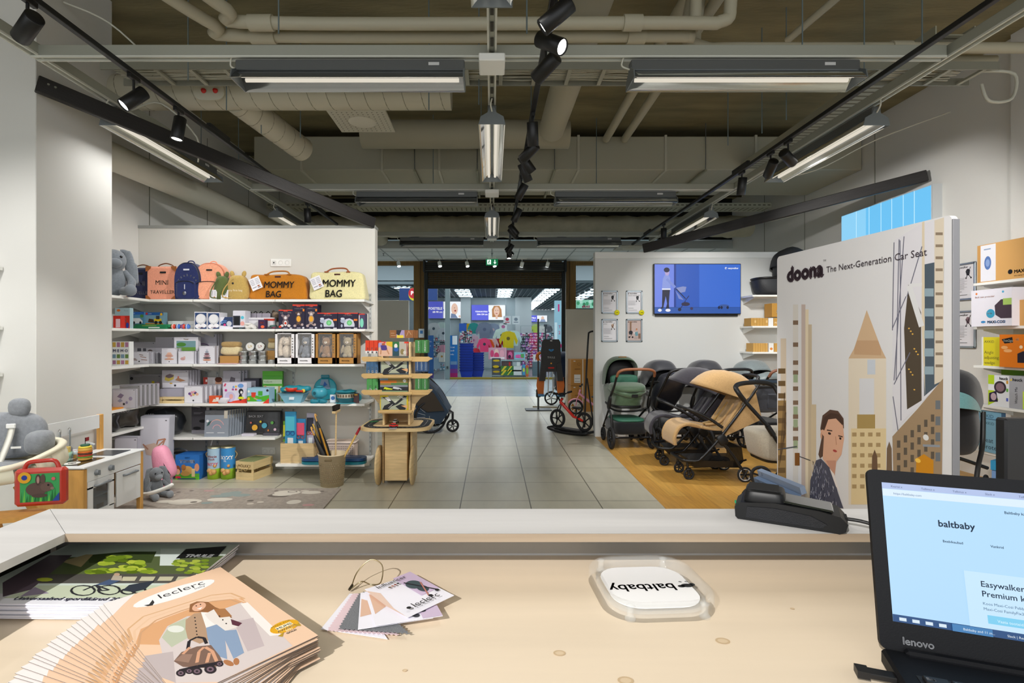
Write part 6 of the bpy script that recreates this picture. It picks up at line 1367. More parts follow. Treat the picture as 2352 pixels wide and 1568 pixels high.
sbox(388, 420, 1042, 0, 5.5, .12, '#6a6e74', [('r', 0, 0, 1, 1, '#c9cbd2'), ('r', .1, .1, .9, .5, '#7a8088'), ('e', .5, .3, .2, .15, '#2f3338')], 'grey and white box with a tool set picture behind the blue tower game')
b = MB(); b.tube(arc((0, 0, 0), .11, 20, 160, 12, 'xz', .07), .011, mat('#8d9298', .4), 8); solo('carry_handle', b, 'grey curved carry handle standing behind the blue tower game', 'handle', (X(412, 5.5), 5.5, .20))
sbox(403, 458, 1045, 0, 5.29, .2, '#2f74c4', [('r', 0, 0, 1, .1, '#6ac02c'), ('r', 0, .1, 1, .25, '#5aa83a'), ('t', .5, .68, .2, 'TOWER', pm('#f4f2ee'), 'c', .03, 0, .64), ('t', .5, .87, .07, 'GIANT', pm('#1a2a5a'), 'c', .01), ('e', .5, .38, .24, .18, '#d8a860'), ('e', .1, .4, .12, .18, '#8a4a2c'), ('e', .1, .32, .1, .12, '#e0a888'), ('e', .9, .5, .1, .16, '#d89a7a'), ('r', .68, .12, .82, .45, '#e0c894'), ('e', .42, .25, .2, .1, '#c89a54'), ('e', .12, .1, .12, .05, '#d82a4a'), ('r', .1, .02, .85, .06, '#3a4a7a'), ('e', .35, .5, .1, .12, '#b0743c')], 'blue and green giant wooden tower game box')
for k, (a, c, yt, c1, c2, tx, tc, lab) in enumerate(((470, 500, 1028, '#a9c8dc', '#a8cc3a', 'Winnie Pooh', '#8a2a24', 'light blue dice game tube with a rope handle'), (501, 532, 1027, '#3d8fd0', '#9cc83a', 'YATZY', '#f2f2ee', 'bright blue and green dice game tube'))):
 D = 5.29; r = (X(c, D) - X(a, D)) / 2; H = Z(yt, D)
 t = thing('game_tube', lab, 'game', ((X(a, D) + X(c, D)) / 2, D + r, 0))
 b = MB(); b.lathe([(0, 0), (r, 0), (r, H * .33)], pm(c2), 28); b.lathe([(r, H * .33), (r, H)], pm(c1), 28); b.build('tube', t)
 b = MB(); b.lathe([(0, H), (r * 1.02, H), (r * 1.02, H - .012)], metal('#c8c4a4', .4), 28); b.build('lid', t)
 b = MB()
 def cyt(mb, s, z, k_, m, bo=0.02):
  vs, fs, x0, x1 = text_mesh(s, bo, 2)
  mb.add([((r + .001) * math.sin(((v.x - (x0 + x1) / 2) * k_) / r), -(r + .001) * math.cos(((v.x - (x0 + x1) / 2) * k_) / r), z + v.y * k_) for v in vs], fs, m)
 if k == 0: cyt(b, 'Winnie', H * .68, .034, pm(tc)); cyt(b, 'Pooh', H * .60, .03, pm(tc)); cyt(b, 'YATZY', H * .43, .04, pm('#d0405a'), .03)
 else: cyt(b, 'YATZY', H * .62, .05, pm(tc), .03); cyt(b, 'XL', H * .55, .024, pm('#d8e8f4'))
 for (a_, z_, q) in ((-.3, .28, .024), (.35, .24, .028), (0, .2, .024), (.5, .42, .016)): b.sq((r * math.sin(a_), -r * math.cos(a_), H * z_), (q, q, q), mat('#cf9e62', .5), 1, 1, 12, 8)
 b.build('print', t)
 b = MB(); s = -1 if k == 0 else 1; b.tube(smoothpath([(s * r, 0, H * .85), (s * (r + .022), 0, H * .75), (s * r, 0, H * .62)]), .005, mat('#b09468', .8), 6); b.build('rope_handle', t)
b = MB(); b.cyl((0, 0, 0), (.02, .02, .12), .005, WHITE); solo('white_stick', b, 'thin white stick standing up behind the light blue game tube', 'stick', (X(483, 5.42), 5.42, .29))
t, W, H = crate(538, 585, 1060, 0, 5.27, .30, 'pine crate with a burnt logo and rope handles on the floor', 2, 'MÖLKKY', 'game_crate', rz=-.25)
b = MB(); b.tube(smoothpath([(-.08, -.012, H * .8), (-.04, -.03, H * .55), (0, -.02, H * .62), (.04, -.03, H * .55), (.08, -.012, H * .8)]), .004, mat('#a8905a', .8), 6); b.build('rope_handle', t)
b = MB(); b.box((0, .15, H - .004), (W * .9, .24, .006), mat('#8f9a6a', .5)); b.build('printed_sheet', t)
# rug
RUG = mat('#a3978a', .95, noise=.22, scale=30, bump=.6, bscale=300, sheen=.2)
t = thing('nursery_rug', 'taupe nursery rug with moons, clouds, hearts and a bear pattern', 'rug', (0, 0, 0))
b = MB(); b.prism([(-3.25, 3.8), (-1.385, 3.8), (-1.43, 4.94), (-3.25, 4.94)], .012, RUG); b.build('pile', t)
b = MB(); C1 = mat('#d6cfc2', .95, bump=.5, bscale=300); C2 = mat('#93a09c', .95, bump=.5, bscale=300); C3 = mat('#c59a98', .95, bump=.5, bscale=300); C4 = mat('#6d645c', .95)
def blob(px, py, rx, ry, m, z=.013, a=0):
 D = 1704 / (py - VY); x, y = X(px, D), D
 b.lathe([(0, 0), (1, 0)], m, 18, (0, 0, 0), M=Tr(x, y, z) @ R(0, 0, a) @ Matrix.Diagonal((rx, ry, 1, 1)))
for (px, py, rx, ry, m) in ((425, 1155, .14, .08, C1), (445, 1156, .03, .02, C4), (505, 1150, .11, .05, C1), (508, 1142, .1, .04, C2), (530, 1137, .09, .05, C2), (555, 1140, .08, .045, C2), (540, 1134, .06, .04, C2), (475, 1158, .05, .03, C2), (660, 1134, .12, .07, C1), (640, 1141, .1, .05, C4), (648, 1139, .09, .04, C1), (672, 1132, .045, .028, C4), (672, 1132, .035, .02, C1), (715, 1134, .09, .05, C1), (675, 1156, .06, .06, C1), (700, 1130, .04, .02, C1), (480, 1130, .05, .02, C3), (708, 1163, .05, .03, C3), (595, 1130, .04, .02, C3), (575, 1153, .03, .02, C4), (598, 1156, .03, .02, C1), (410, 1133, .02, .012, C4), (395, 1140, .03, .02, C1), (575, 1160, .03, .02, C1), (380, 1155, .08, .04, C1), (740, 1131, .02, .015, C4), (440, 1130, .02, .012, C4), (635, 1130, .02, .012, C4)):
 blob(px, py, rx, ry, m, .0125 + .0003 * rnd.random() * 4)
b.build('pattern', t)
plush('plush_rabbit', 'grey plush rabbit slumped on the floor against the play kitchen', (-3.0, 4.66, .012), 1.0, '#74797f', .6, muz='#868b91')
b = MB(); P_ = mat('#e79ab4', .5, bump=.3); b.sq((0, 0, .26), (.09, .07, .16), P_, .6, .8, rot=(0, -.25, 0), fn=lambda q: (q.x * (1 - q.z * 1.5), q.y, q.z)); b.sq((-.02, -.02, .07), (.1, .1, .06), P_, .8, 1)
b.box((.06, -.06, .22), (.014, .01, .16), BLACK, rot=(0, -.5, 0)); solo('pink_doll_carrier', b, 'pink doll carrier behind the slumped plush rabbit', 'toy', (-3.07, 4.88, .012))
b = MB(); b.tube(smoothpath([(0, 0, .0), (.12, -.05, .03), (.28, -.12, .09), (.36, -.15, .13)]), [.016] * 15 + [.008], WHITE, 10); solo('white_plastic_arm', b, 'white curved plastic arm jutting out over the slumped plush rabbit', 'toy part', (-2.98, 4.44, .10))
# waste basket with brooms
def bask(c): return mat(c, .5)
t = thing('waste_basket', 'beige perforated plastic basket standing on the tiles before the toy wall', 'basket', (X(763, 5.1), 5.1, 0))
b = MB(); b.lathe([(0, .003), (.105, .003), (.108, 0), (.131, .30), (.137, .30), (.137, .312), (.127, .312), (.104, .008), (0, .008)], bask('#d9c7a6'), 36); b.build('tub', t)
b = MB()
for j in range(10):
 for i in range(40):
  a = 2 * PI * (i + .5 * (j % 2)) / 40; z = .04 + j * .021; r = .1085 + .023 * z / .3 + .0006
  if math.sin(a) > .1: continue
  b.box((r * math.cos(a), r * math.sin(a), z), (.0012, .007, .009), mat('#8f7e60', .7), rot=(0, 0, a))
o = b.build('hole_pattern', t)
b = MB(); b.box((0, -.1275, .265), (.07, .012, .018), mat('#6b5a3c', .7), ch=.004); b.build('grip_hole', t)
bx, by = X(763, 5.1), 5.1
def stick(name, lab, cat, p0, p1, r, m, extra=None):
 p0 = Vector(p0); p1 = Vector(p1); d = (p1 - p0)
 t = thing(name, lab, cat, (bx + p0.x, by + p0.y, p0.z), rot=d.to_track_quat('Z', 'Y').to_euler())
 b = MB(); b.tube([(0, 0, 0), (0, 0, d.length)], r, m, 10); b.build('handle', t)
 if extra: extra(t, d.length)
def br(t, L):
 b = MB(); b.box((0, 0, L + .012), (.17, .035, .024), PLY, ch=.004); b.build('brush_head', t)
 b = MB(); m = mat('#241a14', .9)
 for i in range(22):
  for j in (-1, 0, 1): b.tube([(-.078 + i * .0074, j * .01, L + .024), (-.082 + i * .0078 + rnd.uniform(-.004, .004), j * .014, L + .075)], .0035, m, 4)
 b.build('bristles', t)
stick('toy_broom', 'wooden toy broom with dark bristles pointing up out of the beige basket', 'broom', (.02, .03, .02), (.03, .03, .70), .008, PLY, br)
def hoe(t, L):
 b = MB(); R2 = mat('#a3202a', .4); b.tube([(0, 0, L - .04), (0, 0, L + .03)], .012, R2, 8); b.tube(smoothpath([(-.03, 0, L + .05), (0, 0, L + .04), (.05, 0, L + .01)]), .006, R2, 6); b.build('red_head', t)
stick('toy_hoe', 'toy garden hoe with a red metal head leaning out of the beige basket', 'garden toy', (-.02, -.02, .02), (.26, -.02, .53), .010, mat('#d8b46a', .5), hoe)
def umb(t, L):
 b = MB(); b.lathe([(.004, 0), (.02, .1), (.03, L * .6), (.016, L * .92), (.006, L)], BLACK, 12); b.build('canopy', t)
 b = MB(); b.tube(smoothpath([(0, 0, L), (0, 0, L + .05), (-.02, 0, L + .07), (-.04, 0, L + .05)]), .007, PINE, 8); b.build('crook', t)
for k, (x, y, c, ex, lab) in enumerate(((-.17, -.03, '#c8921e', umb, 'black folded umbrella with a wooden crook in the beige basket'), (-.14, .02, '#d8a42a', None, 'yellow rod, first of three leaning in the beige basket'), (-.11, -.04, '#b8842a', None, 'ochre rod, second of three leaning in the beige basket'), (-.20, .03, '#d8b04a', None, 'pale yellow rod, last of three leaning in the beige basket'), (-.15, .0, '#1a1a1c', umb, 'second black folded umbrella in the beige basket'))):
 stick('umbrella' if ex else 'wooden_rod', lab, 'umbrella' if ex else 'rod', (.05, y * .5, .02), (x, y, .50 + .03 * k), .009, mat(c, .4), ex)
# shelves peeping out on the pillar front face, and stock beside the high chair
for k, (py, lab) in enumerate(((600, 'white shelf end on the near face of the pillar, top one'), (747, 'white shelf end on the near face of the pillar, middle one'), (862, 'white shelf end on the near face of the pillar, lowest one'))):
 D = 3.5; b = MB(); b.box((0, 0, -.012), (.6, .36, .025), SH); solo('wall_shelf', b, lab, 'shelf', (-3.83, 3.59, Z(py, D)), group='shelf ends on the pillar')
# ---------------------------------------------------------------- plywood toy road display
TX, TY = X(907, 5.05), 5.25
t = thing('plywood_display', 'birch plywood toy display tower with shelves, road table and disc feet', 'display stand', (TX, TY, 0))
PE = mat('#c9a66c', .5, noise=.12, scale=7, stretch=(1, 1, 8))
def zz_(py, D=5.0): return Z(py, D)
b = MB(); b.box((0, .0, .30), (.22, .30, .52), PLY, ch=.003); b.build('pedestal', t)
for s in (-1, 1):
 b = MB(); b.lathe([(0, -.009), (.19, -.009), (.19, .009), (0, .009)], PLY, 40, (s * .165, -.13, .19), ax=(1, 0, 0), sx=1.0, sy=1.0); b.lathe([(0, 0), (.008, 0)], mat('#5a4630', .6), 10, (s * .176, -.13, .19), ax=(s, 0, 0)); b.build('wheel_foot', t)
 b = MB(); b.prism([(-.22, 0), (-.18, .0), (-.15, .09), (-.1, .12), (.0, .12), (.06, 0), (.12, 0), (.12, .5), (-.22, .5)], .018, PLY, Tr(s * .14 - .009, .14, 0) @ R(PI / 2, 0, PI / 2)); b.build('side_panel', t)
b = MB(); b.prism(rrect(.68, .66, .16, 8), .03, PLY, Tr(0, .02, .545)); b.build('road_table', t)
b = MB(); m = pm('#26282c')
path = [(p[0] * 1.0, p[1] + .02) for p in rrect(.55, .52, .13, 6)]
for i in range(len(path)):
 p = Vector((*path[i], 0)); q = Vector((*path[(i + 1) % len(path)], 0)); d = (q - p).normalized(); n_ = Vector((-d.y, d.x, 0)) * .045
 b.add([p - n_ - d * .006, q - n_ + d * .006, q + n_ + d * .006, p + n_ - d * .006], [(0, 1, 2, 3)], m, M=Tr(0, 0, .5765 + .0002 * (i % 2)))
 L = (q - p).length; k = max(1, int(L / .04))
 for j in range(k):
  c_ = p.lerp(q, (j + .5) / k); b.add([c_ - d * .009 - n_ * .04, c_ + d * .009 - n_ * .04, c_ + d * .009 + n_ * .04, c_ - d * .009 + n_ * .04], [(0, 1, 2, 3)], pm('#e8e8e4'), M=Tr(0, 0, .577))
b.build('toy_road', t)
b = MB()
for s in (-1, 1): b.box((s * .125, .0, .80), (.018, .25, .44), PLY)
b.box((0, .12, .80), (.25, .015, .44), mat('#b99868', .5, noise=.12, scale=5)); b.build('lower_column', t)
# upper frame: two side boards, shelves and wings
b = MB()
for s in (-1, 1):
 b.prism([(-.15, .90), (.15, .90), (.15, 1.37), (.13, 1.395), (-.13, 1.395), (-.15, 1.37)], .018, PLY, Tr(s * .135 - .009, .0, 0) @ R(PI / 2, 0, PI / 2))
b.build('upright_board', t)
for k, py in enumerate((826, 865, 904, 946)):
 b = MB(); z = Z(py, 5.05); b.box((0, -.03, z - .008), (.31, .32, .016), PLY, ch=.003)
 b.box((0, -.188, z + .004), (.33, .014, .026), PE, ch=.003); b.build('shelf_board', t)
for s in (-1, 1):
 for k, py in enumerate((824, 863, 901)):
  z = Z(py, 5.05)
  b = MB(); b.box((s * .235, .0, z - .008), (.18, .28, .016), PLY, ch=.003); b.prism([(-.1, -.028), (.075, -.028), (.1, -.008), (.1, .012), (.085, .02), (-.1, .02)], .014, PE, Tr(s * .235, -.142, z) @ R(PI / 2, 0, 0) @ Matrix.Diagonal((s, 1, 1, 1))); b.build('wing_shelf', t)
 b = MB(); b.prism([(0, -.02), (.02, .02), (.04, .10), (.09, .16), (.17, .20), (.17, .235), (0, .235)], .016, PLY, Tr(s * .143, -.05, .68 + .0) @ R(PI / 2, 0, 0) @ Matrix.Diagonal((s, 1, 1, 1))); b.build('wing_bracket', t)
# products on the display
roadart = [('r', .03, .04, .95, .94, '#a7ac96'), ('p', [(.05, .88), (.25, .9), (.55, .45), (.85, .95), (.98, .9), (.62, .40), (.4, .25), (.3, .04), (.08, .04), (.15, .3), (.38, .48)], '#25262a'), ('p', [(.55, .25), (.75, .42), (.95, .3), (.9, .04), (.7, .04)], '#25262a'), ('p', [(.16, .8), (.3, .88), (.4, .62), (.3, .58)], '#d9d9dc'), ('l', .3, .15, .45, .4, .02, '#f0f0ec'), ('l', .5, .5, .6, .62, .02, '#f0f0ec')] + [('l', .62 + .06 * i, .88 - .05 * i, .72 + .06 * i, .96 - .05 * i, .03, '#f0f0ec') for i in range(4)] + [('p', [(.75, .3), (.98, .12), (.98, .35)], '#d9a574')]
def prod(px0, px1, y0, y1, c, items, lab, n=1, dx=0, D=5.07, d=.03, grp=None, nlab=None):
 D = 5.10
 W = X(px1, D) - X(px0, D); H = Z(y0, D) - Z(y1, D); z = Z(y1, 5.05) + .001
 b = MB(); b.box((0, d / 2, H / 2), (W, d, H), pm(c)); face(front(W, H, -.0004), W, H, items, b)
 o = solo('road_game_box', b, lab, 'box', ((X(px0, D) + X(px1, D)) / 2, D, z), group=grp)
 for k in range(1, n): dup(o, (o.location.x + dx * k, D + (d + .004) * k, z), None, nlab, grp)
 return o
prod(869, 934, 785, 818, '#c84a34', [('r', 0, 0, .5, 1, '#d8b098'), ('p', [(.25, 1), (.5, 1), (.5, .6), (.3, .75)], '#d8b030'), ('p', [(0, 1), (.3, 1), (.1, .6), (0, .6)], '#a89ac8'), ('e', .18, .8, .06, .13, '#a85a34'), ('p', [(.08, .75), (.28, .75), (.33, .4), (.1, .4)], '#4a3a80'), ('l', .1, .45, .08, .12, .09, '#c08a68'), ('l', .3, .45, .38, .12, .09, '#c08a68'), ('r', .5, 0, .74, 1, '#2a4a54'), ('r', .5, .6, .74, 1, '#2f6a3c'), ('e', .62, .7, .06, .16, '#e0d8d0'), ('e', .63, .45, .08, .14, '#2a5aa0'), ('r', .74, 0, 1, 1, '#b0a89c'), ('e', .85, .3, .07, .2, '#8a7a50'), ('e', .93, .25, .05, .12, '#c8c4bc'), ('r', 0, .9, .26, 1, '#d8402c'), ('t', .03, .91, .08, 'waytoplay', pm('#f0ece8'), 'l', .01), ('r', .92, .88, 1, 1, '#d8402c')], 'orange-red road game box with three small photos, top shelf of the plywood tower', 2, .012, grp='orange road games front', nlab='orange-red road game box standing behind the front one')
prod(873, 938, 825, 859, '#27384e', roadart + [('r', .05, .86, .3, .94, '#5a7a94')], 'blue-edged road game box showing a toy car on a crossing, second tower shelf', 2, .012, grp='blue-edged road games', nlab='blue-edged road game box behind the front one on the second tower shelf')
prod(872, 937, 868, 903, '#24303c', [('r', .02, .5, 1, .96, '#8a7a40'), ('r', .02, .62, .6, .8, '#c8702a'), ('r', .4, .5, 1, .64, '#4f7a4a'), ('r', .02, .36, 1, .5, '#7f8590'), ('r', .02, .12, 1, .38, '#26282c'), ('r', .02, .03, 1, .13, '#7f9a78'), ('p', [(.14, .25), (.18, .38), (.34, .3), (.46, .26), (.44, .2), (.16, .2)], '#c8d42a'), ('p', [(.46, .3), (.5, .4), (.68, .34), (.8, .22), (.7, .2), (.5, .26)], '#c4c8cc'), ('c', .19, .2, .05, '#111113'), ('c', .7, .2, .05, '#111113'), ('c', .88, .78, .1, '#eeeeea'), ('t', .88, .72, .14, '24', pm('#1a1a1c'), 'c', .02), ('r', 0, .82, .3, .95, '#6a8aa4')], 'racing road game box with yellow and silver cars and the number 24', 2, .012, grp='racing road games', nlab='racing road game box behind the front one, green and yellow edge')
prod(873, 937, 908, 944, '#d0b81c', roadart + [('r', .03, .86, .3, .95, '#d8c22a')], 'yellow-edged road game box on the lowest tower shelf', 2, .012, grp='yellow-edged road games', nlab='yellow-edged road game box behind the front one')
prod(895, 950, 758, 776, '#8a5a34', [('r', .28, .0, .62, 1, '#9a8ab0'), ('p', [(.28, 1), (.5, 1), (.4, .3), (.28, .5)], '#2a2c34'), ('r', .3, 0, .58, .35, '#d8c03a'), ('l', .05, .3, .25, .3, .04, '#c8a888'), ('l', .05, .6, .2, .6, .04, '#c8a888'), ('l', .7, .2, .8, .9, .04, '#c8a888'), ('l', .8, .9, .9, .4, .04, '#c8a888')], 'brown and lilac road game box on top of the plywood tower', 3, .015, grp='brown road games', nlab='brown and lilac road game box behind the front one on the tower top')
def spine(px0, px1, y0, y1, c, tx, lab, grp, D=5.1, n=3, art=None):
 w_ = (X(px1, D) - X(px0, D)) / n; H = Z(y0, D) - Z(y1, D); z = Z(y1, 5.05) + .001; first = None
 for k in range(n):
  x = X(px0, D) + w_ * (k + .5)
  if first is None:
   b = MB(); b.box((0, .08, H / 2), (w_ * .94, .16, H), pm(c)); face(front(w_ * .94, H, -.0004), w_ * .94, H, [('t', .72, .12 if tx != 'w' else .5, (.22 if len(tx) < 5 else .17 if len(tx) < 9 else .125), tx if tx != 'w' else 'way', pm('#dfe4e0'), 'l', .01, PI / 2, None)] + (art or []), b)
   first = solo('game_spine_box', b, lab, 'box', (x, D, z), group=grp)
  else: dup(first, (x, D, z), None, lab, grp)
wh = [('r', 0, 0, 1, .2, '#e4e0dc'), ('r', .5, .02, .85, .16, '#44424a')]
bc = [('r', .45, .02, .85, .18, '#e4e4e4'), ('r', .5, .04, .8, .16, '#55555c')]
spine(839, 868, 782, 812, '#d23f22', 'way', 'slim red game box in the row on the top wing, toy wall side', 'red games on the wing', art=wh)
spine(841, 868, 827, 857, '#3f6286', 'way', 'slim blue game box in the row on the middle wing, toy wall side', 'blue games on the wing', art=bc)
spine(842, 868, 871, 899, '#4c9250', 'way', 'slim green game box in the row on the lower wing, toy wall side', 'green games on the wing', n=2, art=bc)
spine(953, 982, 781, 811, '#3f7a42', 'HIGHWAY', 'slim green game box reading HIGHWAY, upper wing on the aisle side', 'upper highway games', n=2)
spine(953, 982, 826, 854, '#34507a', 'EXPRESSWAY', 'slim blue game box reading EXPRESSWAY, middle wing on the aisle side', 'expressway games')
spine(953, 982, 869, 897, '#3f7a42', 'HIGHWAY', 'slim green game box reading HIGHWAY, lower wing on the aisle side', 'lower highway games', n=2)
def car(loc, rz, c, lab):
 t = thing('toy_car', lab, 'toy car', loc, rz)
 b = MB(); b.box((0, 0, .018), (.085, .036, .018), mat(c, .3, coat=.5), ch=.006); b.sq((-.003, 0, .032), (.026, .016, .012), mat(c, .3, coat=.5), .6, .6, 14, 8); b.build('body', t)
 b = MB(); b.sq((-.003, 0, .031), (.0275, .0165, .008), mat('#1a2026', .1), .6, .6, 14, 8); b.build('window_band', t)
 for sx in (-1, 1):
  for sy in (-1, 1): b = MB(); b.lathe([(0, .004), (.009, .004), (.009, -.004), (0, -.004)], RUBBER, 14, (sx * .026, sy * .017, .009), ax=(0, 1, 0)); b.build('wheel', t)
car((TX + .0, TY - .26, .578), .05, '#c8261c', 'small red toy car on the front of the plywood road table')
car((TX - .03, TY + .0, .578), 1.4, '#d8d8d4', 'small white toy car inside the plywood tower column')
b = MB(); b.box((0, 0, 0), (.07, .05, .003), pm('#aeb0ba')); solo('paper_label', b, 'grey paper label on the table edge under the red toy car', 'label', (TX, TY - .305, .5775))
b = MB(); b.box((0, 0, 0), (.08, .05, .004), pm('#3f9a5a')); solo('green_tile', b, 'flat green toy tile on the road table, toy wall side', 'toy', (TX - .27, TY + .1, .578), rz=.7)
# bike trailer behind the tower
t = thing('bike_trailer', 'blue and black child bike trailer parked behind the plywood tower', 'bike trailer', (X(990, 7.9), 8.0, 0))
NB = mat('#24384e', .7, bump=.1)
def wheel(parent, c, r, w_, n, hubc='#c8ccd0', tw=.018, name='wheel', spoke=.0022, ax=(1, 0, 0), rim=None, sr=None):
 b = MB(); q = Vector((0, 0, 1)).rotation_difference(Vector(ax)).to_matrix().to_4x4(); M = Tr(c) @ q
 b.tube([(r - tw) * Vector((math.cos(2 * PI * i / 36), math.sin(2 * PI * i / 36), 0)) for i in range(36)], tw, RUBBER, 8, closed=True, M=M)
 if rim: b.lathe([(r - tw * 2.2, -.008), (r - tw * 1.7, -.012), (r - tw * 1.7, .012), (r - tw * 2.2, .008)], mat(rim, .3), 36, M=M)
 b.lathe([(0, w_ * .8), (r * .13, w_ * .8), (r * .13, -w_ * .8), (0, -w_ * .8)], mat(hubc, .3, .6), 14, M=M)
 for i in range(n):
  a = 2 * PI * i / n; b.tube([(0, 0, 0), ((r - tw) * math.cos(a), (r - tw) * math.sin(a), 0)], sr or spoke, mat(hubc if spoke < .004 or hubc == '#e6e4e0' else '#1b1b1e', .4, .2), 6, M=M)
 return b.build(name, parent)
b = MB()
b.prism([(-.1, .12), (.5, .12), (.62, .30), (.42, .62), (.12, .86), (.05, .86), (-.2, .5)], .60, NB, Tr(-.35, -.05, .03) @ R(PI / 2, 0, 0) @ Tr(0, 0, -.5));
b.build('cabin', t)
b = MB(); b.prism([(.10, .82), (.40, .58), (.56, .32), (.30, .30), (.0, .5)], .61, mat('#33291f', .5), Tr(-.35, -.055, .03) @ R(PI / 2, 0, 0) @ Tr(0, 0, -.5)); b.build('side_window', t)
b = MB()
for y in (-.05 + .0, .5): b.tube(smoothpath([(-.3, y - .02, .86), (-.2, y - .02, .88), (.08, y - .02, .62), (.25, y - .02, .32)]), .012, BLACK, 8)
b.build('frame_tube', t)
wheel(t, (-.0, -.12, .25), .25, .03, 18, ax=(.35, -1, 0)); wheel(t, (-.0, .55, .25), .25, .03, 18, ax=(.35, -1, 0))
wheel(t, (.32, .0, .10), .10, .03, 6, ax=(.25, -1, 0), spoke=.008)
b = MB(); b.tube([(.32, -.0, .1), (.32, -.0, .30), (.22, 0, .36)], .018, BLACK, 8); b.box((.12, .0, .3), (.4, .03, .03), GREYM); b.build('fork', t)
# ---------------------------------------------------------------- strollers and bikes
FRM = mat('#141519', .35, .3); FRB = mat('#0e0e10', .5)
def canopy(b, pv, hw, prof, m, th=.006, nu=14, nv=18, ax='x', e=.6):
 def f(u, v):
  k = u * (len(prof) - 1); i = min(int(k), len(prof) - 2); q = k - i; q = q * q * (3 - 2 * q)
  a = math.radians(prof[i][0] + (prof[i + 1][0] - prof[i][0]) * q); r = prof[i][1] + (prof[i + 1][1] - prof[i][1]) * q
  t_ = PI * v; s_ = max(0, math.sin(t_)) ** e; w_ = hw * math.copysign(abs(math.cos(t_)) ** .7, math.cos(t_))
  fx, fz = pv[0] + r * s_ * math.cos(a), pv[1] + r * s_ * math.sin(a)
  return (fx, w_, fz) if ax == 'x' else (w_, fx, fz)
 b.grid(f, nu, nv, m, th)
def strip(b, path, hw, m, th=.02, nu=None, bow=0.0, ax='x'):
 P = smoothpath([(x, 0, z) for x, z in path], 4); n = len(P) - 1
 def f(u, v):
  p = P[min(int(round(u * n)), n)]; y = (v - .5) * 2
  q = (p.x, y * hw, p.z + bow * y * y)
  return q if ax == 'x' else (q[1], q[0], q[2])
 b.grid(f, n, 8, m, th)
def caster(parent, x, y, r, top):
 wheel(parent, (x, y, r), r, .022, 5, '#26272b', tw=.012, ax=(0, 1, 0), spoke=.006)
 b = MB(); b.tube([(x + .02, y, top), (x + .012, y, r * 2 + .02), (x - .0, y, r)], .013, FRB, 8); b.sq((x + .004, y, r * 1.9), (.03, .024, .014), FRB, .8, .8, 12, 8); b.build('wheel_fork', parent)
